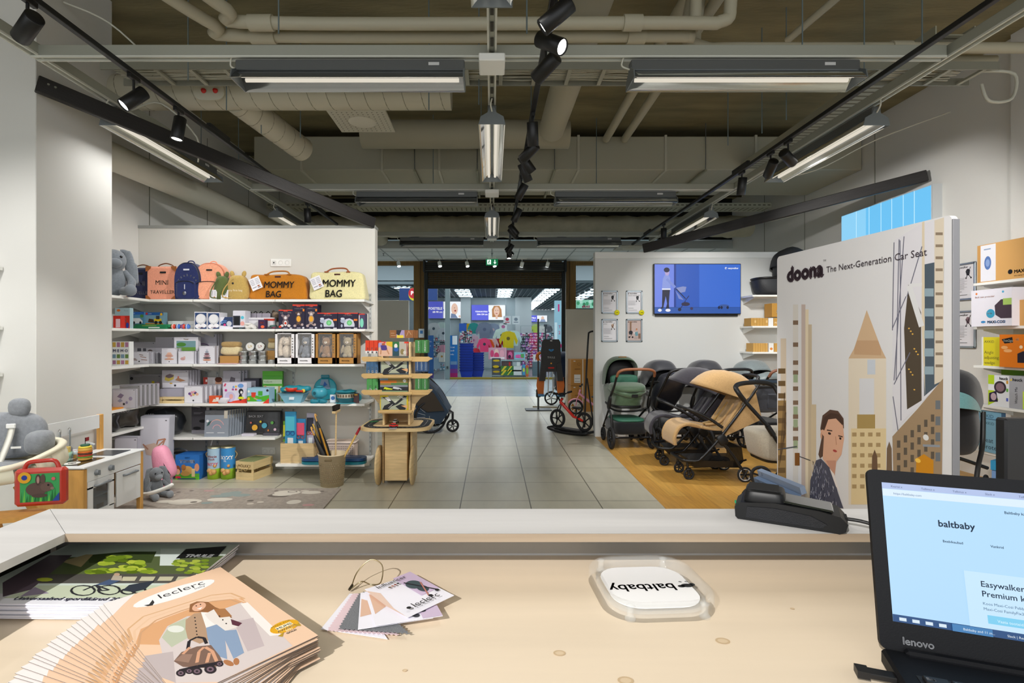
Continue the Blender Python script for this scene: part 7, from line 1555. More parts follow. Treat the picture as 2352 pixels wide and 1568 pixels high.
def compact(loc, rz, fab, lab, inner, logo='#2a2418'):
 t = thing('compact_stroller', lab, 'stroller', loc, rz, group=None); C_ = cloth(fab); I_ = cloth(inner)
 for s in (-1, 1):
  b = MB(); b.tube(smoothpath([(-.46, s * .20, 1.02), (-.44, s * .22, .94), (-.12, s * .23, .51), (.10, s * .22, .25), (.17, s * .21, .208), (.25, s * .17, .205)]), .013, FRM, 8); b.build('main_tube', t)
  b = MB(); b.tube(smoothpath([(-.06, s * .23, .43), (-.18, s * .235, .28), (-.30, s * .235, .10)]), .015, FRB, 8); b.sq((-.09, s * .23, .42), (.05, .02, .06), FRB, .7, .7, 12, 8, rot=(0, .6, 0)); b.build('rear_leg', t)
  b = MB(); b.prism([(-.43, .92), (-.50, .62), (-.14, .455), (-.10, .50)], .006, C_, Tr(0, s * .195 + .003, 0) @ R(PI / 2, 0, 0)); b.build('side_panel', t)
  wheel(t, (-.31, s * .235, .077), .077, .024, 6, '#1b1c1f', tw=.011, ax=(0, 1, 0), spoke=.009, rim='#d8d8da')
  caster(t, .21, s * .14, .056, .2)
 b = MB(); b.tube(smoothpath([(.17, -.21, .206), (.27, -.17, .205), (.30, -.08, .215), (.30, .08, .215), (.27, .17, .205), (.17, .21, .206)]), .016, FRB, 8); b.build('front_bow', t)
 b = MB(); b.tube(smoothpath([(-.44, -.20, .99), (-.485, -.15, 1.04), (-.49, 0, 1.05), (-.485, .15, 1.04), (-.44, .20, .99)]), .016, FRB, 8); b.build('handlebar', t)
 b = MB(); b.tube([(-.31, -.235, .12), (-.31, .235, .12)], .009, FRM, 8); b.tube([(-.34, .0, .14), (-.40, .08, .19)], .009, FRB, 6); b.build('axle', t)
 b = MB(); canopy(b, (-.32, .82), .225, [(18, .47), (42, .39), (75, .28), (110, .22), (150, .20)], C_, .006); b.build('canopy', t)
 b = MB(); strip(b, [(.22, .535), (.05, .50), (-.06, .485), (-.13, .50), (-.22, .62), (-.42, .93)], .185, C_, .025, bow=.02); b.build('seat_fabric', t)
 b = MB(); strip(b, [(-.06, .50), (-.13, .52), (-.22, .63), (-.36, .85)], .12, I_, .02); b.build('seat_liner', t)
 b = MB(); strip(b, [(.345, .36), (.35, .44), (.30, .53), (.20, .555), (.10, .53)], .185, C_, .028); b.text('easywalker', pm(logo), Tr(.352, .05, .42) @ R(PI / 2, 0, PI / 2) @ R(-.15, 0, 0) @ Tr(0, 0, .006), .018, 'c', .02); b.build('leg_rest', t)
 b = MB(); b.tube(smoothpath([(-.10, -.21, .54), (.05, -.20, .64), (.20, -.17, .71), (.24, -.08, .72), (.24, .08, .72), (.20, .17, .71), (.05, .20, .64), (-.10, .21, .54)]), .015, FRB, 8); b.build('bumper_bar', t)
 for s in (-1, 1):
  b = MB(); b.tube(smoothpath([(-.28, s * .07, .76), (-.14, s * .08, .58), (-.0, s * .03, .54)]), .018, C_ if s > 0 else I_, 4, flat=.25); b.build('harness_strap', t)
 b = MB(); BM = mat('#101114', .4, alpha=.92, bump=.4, bscale=25)
 b.add([(.2, -.17, .2), (.2, .17, .2), (-.32, .19, .2), (-.32, -.19, .2), (.16, -.15, .13), (.16, .15, .13), (-.27, .17, .13), (-.27, -.17, .13), (-.30, .19, .34), (-.30, -.19, .34)], [(0, 1, 5, 4), (1, 2, 6, 5), (2, 3, 7, 6), (3, 0, 4, 7), (4, 5, 6, 7), (2, 3, 9, 8)], BM); b.build('basket', t)
 return t
compact((2.20, 5.42, 0), PI, '#bb9869', 'tan compact stroller with black frame, nearest of the strollers on the wood floor', '#a5854f')
compact((2.16, 5.98, 0), PI - .12, '#3a383f', 'charcoal compact stroller parked just behind the tan one', '#55535c')
def pram(loc, rz, fab, hc, lab, cot=True, quilt=None, inn='#0c0d10', logo=False):
 t = thing('pram', lab, 'stroller', loc, rz); C_ = mat(fab, .55, noise=.12, scale=60, sheen=.4, bump=.15, bscale=400)
 for s in (-1, 1):
  wheel(t, (s * .265, -.25, .145), .145, .035, 5, '#2a2b2f', tw=.02, ax=(1, 0, 0), spoke=.011)
  wheel(t, (s * .2, .36, .095), .095, .03, 5, '#2a2b2f', tw=.016, ax=(1, 0, 0), spoke=.009)
  b = MB(); b.tube(smoothpath([(s * .25, -.25, .16), (s * .255, -.22, .42), (s * .27, -.12, .56), (s * .245, -.30, .80), (s * .24, -.42, .96)]), .015, FRB, 8); b.sq((s * .262, -.17, .6), (.022, .03, .09), FRB, .7, .7, 12, 8, rot=(.35, 0, 0)); b.build('side_frame', t)
 b = MB(); b.tube(smoothpath([(-.24, -.42, .95), (-.225, -.46, 1.01), (-.15, -.485, 1.04), (0, -.49, 1.045), (.15, -.485, 1.04), (.225, -.46, 1.01), (.24, -.42, .95)]), .018, mat(hc, .5), 10); b.build('handlebar', t)
 b = MB(); b.tube([(-.23, -.25, .145), (.23, -.25, .145)], .014, FRM, 8); b.tube([(-.2, .36, .2), (.2, .36, .2)], .014, FRB, 8); b.tube([(-.2, .36, .2), (-.25, -.1, .5)], .013, FRB, 8); b.tube([(.2, .36, .2), (.25, -.1, .5)], .013, FRB, 8)
 b.tube(smoothpath([(-.25, -.14, .52), (-.12, -.1, .47), (.12, -.1, .47), (.25, -.14, .52)]), .012, FRB, 8); b.build('chassis', t)
 b = MB(); b.sq((0, 0, .27), (.225, .30, .09), cloth('#17181b'), .3, .4, 28, 10); b.build('basket', t)
 if quilt: b = MB(); b.sq((0, -.03, .365), (.20, .26, .02), mat(quilt, .6, bump=.5, bscale=30), .4, .5, 26, 8); b.lathe([(0, 0), (.013, 0)], pm('#cfcabc'), 12, (0, -.298, .27), ax=(0, -1, 0)); b.build('basket_cover', t)
 if cot:
  b = MB(); b.sq((0, .12, .66), (.22, .38, .15), C_, .35, .55, 32, 12, fn=lambda q: (q.x * (.86 + .9 * (q.z + .15) * .5), q.y * (.86 + (q.z + .15) * .5), q.z)); b.build('bassinet', t)
  b = MB(); b.sq((0, .12, .535), (.195, .34, .025), FRB, .4, .55, 28, 8); b.build('bassinet_base', t)
  b = MB(); b.sq((0, -.08, .80), (.22, .21, .045), C_, .5, .6, 28, 10, fn=lambda q: (q.x, q.y, q.z - .12 * max(0, -q.y) * 1.4)); b.tube(smoothpath([(-.225, .0, .78), (-.2, -.2, .74), (0, -.285, .69), (.2, -.2, .74), (.225, .0, .78)]), .03, C_, 6, flat=.4); b.box((.03, -.30, .69), (.08, .02, .04), FRB, ch=.005); b.build('apron', t)
  b = MB(); b.sq((0, .06, .875), (.19, .05, .07), mat(quilt or fab, .6, bump=.5, bscale=25), .6, .6, 24, 10); b.build('quilted_flap', t)
  b = MB(); canopy(b, (.20, .80), .225, [(112, .38), (90, .39), (55, .37), (20, .30), (-5, .27)], C_, .008, ax='y', e=.5); b.build('hood', t)
  b = MB(); b.sq((0, .25, .95), (.2, .10, .19), pm(inn), .8, .8, 20, 10); b.build('dark_hood_fill', t)  # near-black body filling the hood opening
  b = MB(); b.box((0, .12, 1.178), (.11, .02, .012), mat('#a8763a', .5), ch=.004); b.build('hood_handle', t)
 else:
  b = MB(); b.sq((0, .02, .70), (.20, .10, .33), mat(fab, .35, bump=.25, bscale=12, coat=.2), .6, .6, 28, 16, rot=(.62, 0, 0), fn=lambda q: (q.x * (1 - .15 * max(0, -q.z / .33)), q.y + .008 * math.sin(q.x * 30 + q.z * 25), q.z)); b.build('footmuff', t)
  b = MB(); canopy(b, (.20, .80), .215, [(135, .30), (105, .34), (60, .34), (20, .30), (-15, .26)], C_, .008, ax='y', e=.5); b.build('hood', t)
  b = MB(); b.sq((0, .24, .92), (.19, .10, .16), pm(inn), .8, .8, 20, 10); b.build('dark_hood_fill', t)
  b = MB(); b.tube(smoothpath([(-.21, .08, .84), (-.18, -.10, .86), (0, -.16, .87), (.18, -.10, .86), (.21, .08, .84)]), .014, FRB, 8); b.build('bumper_bar', t)
 return t
pram((1.79, 7.02, 0), .06, '#4c654a', '#8a5638', 'green bassinet pram with brown leather handlebar beside the television wall corner', True, '#2f6450')
pram((2.36, 7.02, 0), .2, '#22232a', '#141416', 'black pram with a glossy footmuff, next to the green pram', False)
pram((2.98, 7.02, 0), .2, '#2a2a30', '#16181c', 'black pram half hidden behind the tan compact stroller canopy', False)
pram((3.62, 7.0, 0), .2, '#7f8a8c', '#7a4e3a', 'pale grey hooded pram with brown handlebar near the tall board', False)
# pram whose front is hidden by the tall board
t = thing('pram', 'black pram frame with a beige carrycot, mostly hidden behind the tall board', 'stroller', (2.5, 4.75, 0))
b = MB(); b.tube(smoothpath([(-.27, -.13, .88), (-.33, -.15, .95), (-.33, -.10, 1.0), (-.22, .0, 1.02), (0, .10, 1.02), (.12, .12, .99), (.16, .08, .90)]), .021, FRB, 10); b.build('handlebar', t)
b = MB(); b.tube([(-.27, -.13, .88), (-.08, -.16, .66), (.0, -.17, .53), (.16, -.2, .30)], .017, FRM, 10); b.tube([(.16, .08, .90), (.35, .05, .55)], .017, FRM, 10); b.tube([(-.08, -.16, .66), (-.03, -.165, .58)], .024, FRB, 10); b.build('frame', t)
b = MB(); b.sq((.18, .05, .47), (.30, .20, .14), cloth('#a79e8e'), .3, .4, 30, 12, fn=lambda q: (q.x * (1 + .7 * q.z), q.y, q.z)); b.sq((.18, .05, .36), (.26, .18, .05), FRB, .4, .4, 28, 8); b.build('carrycot', t)
wheel(t, (-.33, -.42, .1), .1, .03, 6, '#1b1c1f', tw=.015, ax=(.3, 1, 0), spoke=.01, rim='#d8d8da'); wheel(t, (.1, .3, .1), .1, .03, 6, '#1b1c1f', tw=.015, ax=(.3, 1, 0), spoke=.01)
b = MB(); b.tube([(-.33, -.42, .1), (.1, -.18, .35)], .014, FRB, 8); b.build('rear_leg', t)
b = MB(); b.sq((0, 0, .0), (.17, .05, .14), cloth('#4a4d55'), .3, .3, 26, 12); b.box((.02, -.055, -.02), (.13, .02, .16), cloth('#43464e'), ch=.01); b.box((0, -.02, .13), (.36, .07, .03), BLACK, ch=.01)
solo('pram_bag', b, 'charcoal organiser bag hanging between the tan stroller and the tall board', 'bag', (2.98, 5.62, .78))
b = MB(); b.box((0, .0, 0), (.40, .03, .05), mat('#2a3a4a', .5), ch=.01); b.tube([(-.2, 0, .0), (.2, 0, .02)], .014, FRB, 8); solo('folded_stroller_bar', b, 'dark folded stroller bar lying behind the brown handlebar pram', 'frame', (3.35, 6.45, .90))
# teal stroller by the right wall
t = thing('pram', 'black pram with a teal hood edge, behind the tall board at the framed price sheets', 'stroller', (4.12, 4.75, 0), -.9)
b = MB(); canopy(b, (.0, .80), .24, [(150, .34), (110, .36), (70, .36), (20, .34)], cloth('#1f2126'), .008, ax='y', e=.5); b.build('hood', t)
b = MB(); canopy(b, (.0, .79), .245, [(172, .40), (160, .39), (148, .37)], cloth('#5f8a8c'), .01, ax='y', e=.5); b.build('hood_visor', t)
b = MB(); b.sq((.02, .0, .66), (.21, .14, .30), cloth('#1a1b1f'), .6, .6, 24, 14, rot=(.5, 0, 0)); b.build('seat', t)
for s in (-1, 1): b = MB(); b.tube(smoothpath([(s * .24, .1, .78), (s * .25, 0, .5), (s * .26, -.25, .35), (s * .26, -.4, .12)]), .018, FRB, 8); b.build('side_frame', t); wheel(t, (s * .27, -.4, .12), .12, .03, 5, '#1b1c1f', tw=.018, spoke=.01); wheel(t, (s * .22, .35, .09), .09, .03, 5, '#1b1c1f', tw=.015, spoke=.01)
b = MB(); b.tube(smoothpath([(-.24, .3, .25), (0, .1, .35), (.24, .3, .25)]), .016, FRB, 8); b.tube([(-.26, -.4, .12), (.26, -.4, .12)], .014, FRB, 8); b.build('chassis', t)
# bike seat on its stand
t = thing('bike_seat_stand', 'dark pole stand with square foot plate holding the child bike seat', 'stand', (.93, 10.5, 0))
b = MB(); b.box((0, 0, .01), (.52, .32, .018), mat('#33373c', .4, .4), ch=.004); b.build('foot_plate', t)
b = MB(); b.box((0, 0, .92), (.035, .035, 1.82), mat('#3a3c40', .4, .4)); b.box((-.0, -.02, .34), (.09, .07, .16), FRB, ch=.01); b.build('pole', t)
t = thing('child_bike_seat', 'black child bike seat shell with orange leg guards and blue buckle', 'bike seat', (1.17, 10.38, 0))
b = MB(); b.prism([(-.13, .78), (.13, .78), (.20, .95), (.185, 1.36), (.15, 1.42), (-.15, 1.42), (-.185, 1.36), (-.20, .95)], .06, mat('#1e1b1a', .45), R(PI / 2, 0, 0)); b.prism([(-.24, .60), (-.12, .60), (-.10, .92), (-.19, .98)], .16, mat('#1e1b1a', .45), Tr(0, .06, 0) @ R(PI / 2, 0, 0)); b.prism([(.24, .60), (.12, .60), (.10, .92), (.19, .98)], .16, mat('#1e1b1a', .45), Tr(0, .06, 0) @ R(PI / 2, 0, 0))
face(Tr(-.2, -.061, .7) @ R(PI / 2, 0, 0), .4, .72, [('t', .5, .48, .07, 'THULE', pm('#d8d8d8'), 'c', .03), ('r', .35, .20, .65, .235, '#c8261c'), ('c', .5, .34, .022, '#e0922a'), ('a', .5, .72, .035, .055, 160, 380, '#3a86c0'), ('r', .37, .70, .63, .72, '#3a86c0'), ('e', .5, .96, .06, .015, '#c8c8c8')], b); b.build('shell', t)
for s in (-1, 1):
 b = MB(); b.prism([(s * .12, .64), (s * .26, .66), (s * .28, .5), (s * .25, .32), (s * .14, .32)], .05, mat('#d9701a', .45), Tr(0, .1, 0) @ R(PI / 2, 0, 0)); b.build('leg_guard', t)
 b = MB(); b.box((s * .19, -.0, .31), (.13, .1, .03), mat('#3a7aa8', .5), rot=(.2, 0, 0), ch=.008); b.build('foot_strap', t)
b = MB(); b.tube(smoothpath([(-.24, .03, 1.0), (-.27, .02, 1.1), (-.2, .02, 1.16)]), .03, mat('#d9701a', .45), 8); b.build('arm_guard', t)
b = MB(); b.tube([(-.04, .03, .8), (-.05, .05, .35)], .01, CHROME, 6); b.tube([(.04, .03, .8), (.05, .05, .35)], .01, CHROME, 6); b.build('carrier_bracket', t)
b = MB(); b.tube([(0, 0, 0), (.5, -.1, 0)], .012, mat('#8a7a50', .6), 6); solo('brass_strip', b, 'thin brass-coloured rod on the floor behind the red bike', 'rod', (.85, 10.9, .015))
t = thing('pram', 'navy pram parked behind the child bike seat by the low wall', 'stroller', (1.55, 11.6, 0))
b = MB(); b.sq((.05, 0, .85), (.26, .3, .30), cloth('#1c2740'), .7, .8, 24, 14); b.build('hood', t)
b = MB(); b.sq((.02, 0, .45), (.2, .25, .2), cloth('#15171c'), .7, .7); b.tube([(-.3, -.1, .15), (.1, -.2, .8)], .015, CHROME, 8); b.build('seat', t)
wheel(t, (-.27, -.3, .15), .15, .03, 5, '#c8ccd0', tw=.018, ax=(.2, 1, 0), spoke=.01); wheel(t, (.05, -.35, .2), .2, .03, 5, '#c8ccd0', tw=.02, ax=(.5, 1, 0), spoke=.01)
# balance bikes
def bike(loc, rz, c, lab, r, hubc, nsp, seatc, logo=None, fender=False):
 t = thing('balance_bike', lab, 'bike', loc, rz); m = mat(c, .3, coat=.5); L = .25
 wheel(t, (L, 0, r), r, .03, nsp, hubc, tw=.022, ax=(0, 1, 0), spoke=.010, rim=hubc if fender else None); wheel(t, (-L, 0, r), r, .03, nsp, hubc, tw=.022, ax=(0, 1, 0), spoke=.010, rim=hubc if fender else None)
 b = MB(); b.tube([(L - .09, 0, .46), (L - .06, 0, .40), (-.06, 0, .20), (-.13, 0, .19), (-L, 0, r)], [.024, .026, .022, .02, .014], m, 10)
 if logo: b.text(logo, pm('#f4f0ee'), Tr(L - .13, -.028, .36) @ R(PI / 2, 0, 0) @ R(0, 0, .84 - PI) @ Tr(0, -.012, 0), .034, 'l', .03)
 b.build('frame', t)
 b = MB(); b.tube([(L - .08, 0, .47), (L - .06, 0, .36)], .016, FRB if not fender else m, 8)
 for s in (-1, 1): b.tube(smoothpath([(L - .055, s * .02, .36), (L - .02, s * .035, .28), (L, s * .035, r)]), .009, FRB if not fender else m, 6)
 b.build('fork', t)
 b = MB(); b.tube(smoothpath([(L - .10, -.2, .55), (L - .09, -.1, .53), (L - .08, 0, .50), (L - .09, .1, .53), (L - .10, .2, .55)]), .010, FRB if not fender else CHROME, 8)
 for s in (-1, 1): b.tube([(L - .10, s * .13, .54), (L - .10, s * .22, .55)], .017, RUBBER, 8)
 b.box((L - .08, 0, .53), (.03, .12, .03), FRB, ch=.006); b.build('handlebar', t)
 b = MB(); b.sq((-.12, 0, .34), (.09, .045, .022), mat(seatc, .5), .8, .8, 16, 8); b.tube([(-.11, 0, .33), (-.09, 0, .2)], .012, FRB, 8); b.build('saddle', t)
 if fender: b = MB(); b.tube(arc((L, 0, r), r + .012, 30, 150, 10), .014, m, 6, flat=.5); b.build('mudguard', t)
 return t
bike((1.19, 7.9, .055), 2.35, '#d22418', 'red balance bike standing on a black rocker base', .145, '#1a1a1c', 5, '#141416', 'STRIDER')
b = MB()
def rock(u, v): x = (u - .5) * .72; return (x, (v - .5) * .26 * (1 - .5 * abs(u - .5) ** 2), .035 + .20 * x * x + (.016 if abs(u - .5) > .47 else 0))
b.grid(rock, 20, 4, mat('#151518', .5), .03); b.box((0, 0, .055), (.5, .16, .03), mat('#151518', .5), ch=.008)
solo('rocker_base', b, 'black curved rocker base under the red balance bike', 'rocker base', (1.19, 7.9, 0), rz=2.35)
bike((1.80, 9.65, .02), PI - .25, '#e79ab4', 'pink balance bike with white wheels against the brown cartons', .14, '#e6e4e0', 6, '#3a3a3e', None, True)
for k, (z, lab) in enumerate(((0, 'brown cardboard carton, lower of two by the pink bike'), (.515, 'brown cardboard carton, upper of two by the pink bike'))):
 b = MB(); b.box((0, .2, .255), (.62, .4, .51), pm('#b5813f')); face(front(.62, .51, -.0005), .62, .51, [('r', .36, 0, .39, 1, '#e2dccf'), ('c', .25, .82, .06, '#8f6230'), ('c', .25, .82, .045, '#b5813f'), ('r', .1, .1, .3, .42, '#e4e2de'), ('r', .12, .15, .28, .17, '#9a9890'), ('r', .12, .25, .28, .27, '#9a9890'), ('r', .12, .62, .3, .64, '#7a5226'), ('c', .75, .4, .1, '#8f6230'), ('c', .75, .4, .085, '#b5813f'), ('r', .08, .92, .14, .95, '#e4e2de')], b)
 solo('cardboard_carton', b, lab, 'carton', (1.86, 10.25, z))
t = thing('garment_rail', 'thin black freestanding rail at the corner of the television wall', 'rail', (1.53, 8.3, 0))
b = MB(); b.tube(smoothpath([(-.06, 0, .02), (-.03, 0, .9), (.0, 0, 1.45), (.02, 0, 1.53), (.10, 0, 1.55), (.2, .0, 1.55)]), .014, FRB, 8); b.tube([(-.02, 0, .8), (.04, -.3, .0)], .012, FRB, 8); b.build('upright', t)
b = MB(); b.tube([(-.05, 0, .25), (.03, -.25, .15)], .010, FRB, 6); b.build('brace', t)
# ---------------------------------------------------------------- television wall, price frames, tall board, car seat goods
D = 7.54
t = thing('television', 'wall-mounted television showing a man pushing a stroller in a blue room', 'television', ((X(1502, D) + X(1702, D)) / 2, D, Z(726, D)))
W = X(1702, D) - X(1502, D); H = Z(605, D) - Z(721, D)
b = MB(); b.box((0, .02, H / 2 + .03), (W, .04, H), mat('#15171c', .4), ch=.004); b.box((0, .045, H / 2), (W * .95, .03, H), BLACK); b.build('casing', t)
def E(h, s=.82): return em(h, s)
sw, sh_ = W - .02, H - .02
it = [('r', 0, 0, 1, 1, E('#3a6fd8')), ('r', 0, 0, 1, .13, E('#2a5ab0')), ('r', 0, .13, .23, 1, E('#7088ea')), ('r', .23, .13, .52, 1, E('#2c5cc0')), ('r', .225, .13, .25, 1, E('#1c3c94')), ('l', 0, .125, 1, .125, .01, E('#234a94')),
 ('p', [(.085, .14), (.065, .1), (.10, .1), (.11, .2), (.13, .35), (.145, .2), (.13, .1), (.17, .1), (.165, .2), (.18, .52), (.09, .52)], E('#141a38')), ('p', [(.085, .5), (.185, .5), (.18, .72), (.165, .78), (.12, .79), (.095, .7)], E('#8c9ee4')), ('l', .14, .7, .24, .53, .05, E('#7f92dc')), ('r', .085, .48, .185, .51, E('#e8ecff')),
 ('e', .145, .83, .026, .06, E('#b8a8d8')), ('e', .14, .885, .034, .05, E('#1a1838')), ('e', .06, .065, .022, .03, E('#f4f4ff')), ('e', .155, .065, .03, .03, E('#f4f4ff')),
 ('p', [(.25, .52), (.33, .55), (.37, .54), (.355, .44), (.30, .42)], E('#8a96cc')), ('l', .25, .5, .36, .3, .02, E('#1a2450')), ('p', [(.24, .47), (.28, .3), (.34, .27)], E('#7c8cd0')), ('l', .36, .27, .40, .36, .015, E('#1a2450')), ('e', .36, .19, .05, .04, E('#2a2444')), ('e', .29, .08, .02, .035, E('#141a38')), ('e', .43, .1, .018, .03, E('#3a3058')), ('l', .3, .1, .36, .26, .015, E('#1a2450')),
 ('e', .81, .15, .06, .035, E('#3a5aa0')), ('e', .75, .12, .014, .03, E('#101c40')), ('e', .78, .12, .014, .03, E('#101c40')), ('e', .85, .12, .014, .03, E('#101c40')), ('c', .83, .92, .022, E('#f0f4ff')), ('c', .833, .915, .012, E('#3a6fd8')), ('t', .855, .905, .045, 'easywalker', E('#f0f4ff'), 'l', .03, 0, .12)]
b = MB(); b.box((0, -.0005, H / 2 + .03), (sw, .002, sh_), E('#3a6fd8')); face(Tr(-sw / 2, -.0018, .04) @ R(PI / 2, 0, 0), sw, sh_, it, b); b.build('screen', t)
DG = '#a4a3a8'
def priceframe(loc, rz, w, h, title, lab, pic, pc='#e9e8ee', sticker=False, dark=False):
 t = thing('framed_price_sheet', lab, 'framed sheet', loc, rz)
 b = MB(); m = mat('#9fa9b0', .3, .7)
 for (cx, cz, sx, sz) in ((0, h - .011, w, .022), (0, .011, w, .022), (-w / 2 + .011, h / 2, .022, h), (w / 2 - .011, h / 2, .022, h)): b.box((cx, -.006, cz), (sx, .014, sz), m, ch=.004)
 b.build('snap_frame', t)
 W, H = w - .04, h - .04
 b = MB(); b.box((0, 0, h / 2), (W, .003, H), pm(pc)); face(Tr(-W / 2, -.002, .02) @ R(PI / 2, 0, 0), W, H, [('t', .17, .9, .05, 'easywalker', pm(K), 'l', .02, 0, .55), ('c', .08, .915, .025, K)] + ([('t', .07, .80, .055, title, pm('#3a3a40'), 'l')] if not dark else []) + pic, b); b.build('sheet', t)
 if sticker:
  b = MB(); b.lathe([(0, .003), (.038, .003), (.038, 0)], pm('#e8e01c'), 24, (w / 2 - .015, -.014, .015), ax=(0, -1, 0)); b.text('-20%', pm('#3a3a10'), Tr(w / 2 - .015, -.0175, .008) @ R(PI / 2, 0, 0), .02, 'c', .02); b.build('sale_sticker', t)
def lines(n, y0): return [('r', .07, y0 - .03 * i, .07 + (.5 if i % 3 else .62), y0 - .03 * i + .008, DG) for i in range(n)] + [('r', .08, .2, .45, .212, '#55545c'), ('r', .08, .1, .7, .112, '#55545c')]
def prampic(c1, c2, x=.72, y=.76): return [('e', x, y, .09, .07, c1), ('p', [(x - .1, y), (x + .1, y + .02), (x + .06, y - .13), (x - .06, y - .12)], c2), ('l', x + .12, y + .12, x - .08, y - .2, .02, K), ('l', x - .1, y + .0, x + .14, y - .2, .02, K), ('c', x - .08, y - .2, .025, K), ('c', x + .14, y - .2, .025, K)]
w_ = X(1419, D) - X(1381, D); h_ = Z(667, D) - Z(720, D)
Dp = 7.595
for (px, py, ti, lab, pic, st, dk) in ((1400, 720, 'HARVEY', 'framed price sheet with a black pram and yellow sticker, upper and nearer the aisle', prampic('#2a2a30', '#3a3a42') + lines(9, .62), True, False), (1456.5, 720, 'HARVEY PREMIUM', 'framed price sheet with a black pram and yellow sticker, upper and nearer the television', prampic('#2a2a30', '#3a3a42', .74, .74) + lines(8, .56), True, False),
 (1400, 785, 'JIMMEY', 'framed price sheet with a tan and pink stroller, lower and nearer the aisle', prampic('#d0b8a0', '#c8a48c') + lines(10, .6), False, False), (1456.5, 785, '', 'framed photo of a person with a dark pram by a pillar, under the television side', [('r', .18, .38, .30, .92, '#8a6a54'), ('r', .15, .88, .33, .95, '#9a7860'), ('e', .25, .42, .14, .07, '#1e2028'), ('p', [(.1, .4), (.4, .4), (.35, .3), (.15, .3)], '#2a2830'), ('c', .15, .17, .045, '#2a2024'), ('c', .38, .17, .045, '#2a2024'), ('l', .15, .17, .35, .3, .02, '#1a1a1e'), ('p', [(.55, .4), (.75, .45), (.78, .25), (.6, .22)], '#6a9aa8'), ('e', .68, .53, .06, .05, '#d8a890'), ('e', .68, .57, .06, .03, '#b06a3c'), ('e', .5, .38, .04, .05, '#e8e4e8'), ('r', .8, .1, .95, .35, '#8a6a58'), ('r', .5, .08, .75, .2, '#b8a8a4')], False, True)):
 priceframe((X(px, Dp), Dp, Z(py, Dp)), 0, w_, h_, ti, lab, pic, '#c9b4ae' if dk else '#e9e8ee', st, dk)
for (y, z, ti, lab, pic) in ((5.60, 1.835, 'MILEY', 'framed price sheet on the bare wall with a black buggy, upper one', prampic('#2a2a30', '#3a3a42', .72, .8)), (5.60, 1.325, 'JACKEY', 'framed price sheet on the bare wall with a mauve buggy, lower one', prampic('#8a7078', '#7a5f68', .72, .8)), (5.0, 1.16, '', 'framed price sheet half hidden behind the yellow box', [])):
 priceframe((5.052, y, z), -PI / 2, .30, .40, ti, lab, pic + lines(12, .6))
# shelves on the television wall
for k, (z, lab) in enumerate(((2.035, 'holding a black carrycot'), (1.605, 'holding brown boxes, middle one'), (1.245, 'holding brown boxes, lowest one'))):
 shelf(3.60, 5.0, 7.22, 7.6, z, 'white shelf on the television wall ' + lab, 'shelves on the television wall')
t = thing('carrycot', 'black carrycot with raised hood on the top shelf behind the tall board', 'carrycot', (4.25, 7.38, 2.036))
b = MB(); m = mat('#26282c', .6, bump=.2, bscale=60); b.sq((0, 0, .13), (.56, .19, .13), m, .35, .5, 34, 12, fn=lambda q: (q.x * (.9 + .5 * (q.z + .13)), q.y, q.z + .12 * max(0, q.x) * 0)); b.tube([(p[0], p[1], .235) for p in rrect(1.12, .36, .15, 5)], .014, BLACK, 6, closed=True); b.build('tub', t)
b = MB(); canopy(b, (.0, .30), .17, [(160, .30), (130, .36), (95, .38), (50, .32), (0, .26)], m, .01, ax='x', e=.6); b.sq((-.18, 0, .42), (.07, .12, .18), m, .6, .6); b.build('hood', t)
def tbox(px0, px1, yt, z, lab, items, H=None, c='#c2964e', n=1, grp=None): return sbox(px0, px1, yt, z, 7.26, .14, c, items, lab, 'product_box', 'box', grp, H=H)
for k in range(6): sbox(1725 + k * 6.6, 1725 + k * 6.6 + 6.2, 730, 1.606, 7.26, .2, '#c2964e', [('r', .2, .4, .8, .7, '#ddbb80')] if k in (1, 5) else [], 'slim brown product box on the middle television wall shelf, in the row of six', 'product_box', grp='slim boxes on the middle shelf')
tbox(1765, 1776, 730, 1.606, 'white product box end on the middle television wall shelf', [], c='#e6e5e2'); tbox(1777, 1800, 730, 1.606, 'short brown product box under the taller one', [('t', .1, .3, .3, 'FC', pm('#f0e8d8'))]); sbox(1773, 1806, 700, 1.606 + .125, 7.26, .2, '#b98a3e', [('t', .3, .3, .3, 'FC', pm('#f0e8d8'), 'l', .02)], 'taller brown product box standing on the short one', 'product_box', H=.19)
for k in range(6): sbox(1730 + k * 5.6, 1730 + k * 5.6 + 5.2, 788, 1.246, 7.26, .2, '#c99d56', [], 'slim brown product box on the lowest television wall shelf, in the row of six', 'product_box', grp='slim boxes on the lowest shelf')
tbox(1766, 1777, 788, 1.246, 'white product box end with an orange mark on the lowest television wall shelf', [('e', .5, .35, .3, .15, '#d8863a')], c='#e6e5e2'); tbox(1778, 1800, 788, 1.246, 'brown product box next to the white end with the orange mark', [])
# blue light box
t = thing('light_box', 'glowing pale blue light box on the bare wall above the tall board', 'light box', (4.95, 6.64, 2.3), -PI / 2)
b = MB(); b.box((0, .06, .43), (1.54, .12, .88), mat('#c9cdcf', .5)); b.build('casing', t)
b = MB(); b.box((0, -.002, .43), (1.50, .004, .85), em('#6cc0f0', 1.0)); face(Tr(-.75, -.005, .005) @ R(PI / 2, 0, 0), 1.5, .85, [('r', .0, 0, .32, 1, em('#8ccff4', 1.0))] + [('l', x, 0, x, 1, .008, em('#cfeaff', 1.2)) for x in (.2, .36, .5, .62, .74, .85)] + [('c', .27, .1, .1, em('#ffffff', 1.1)), ('r', .78, .12, .80, .2, em('#ffffff', 1.1)), ('r', .83, .12, .86, .22, em('#ffffff', 1.1))], b); b.build('panel', t)
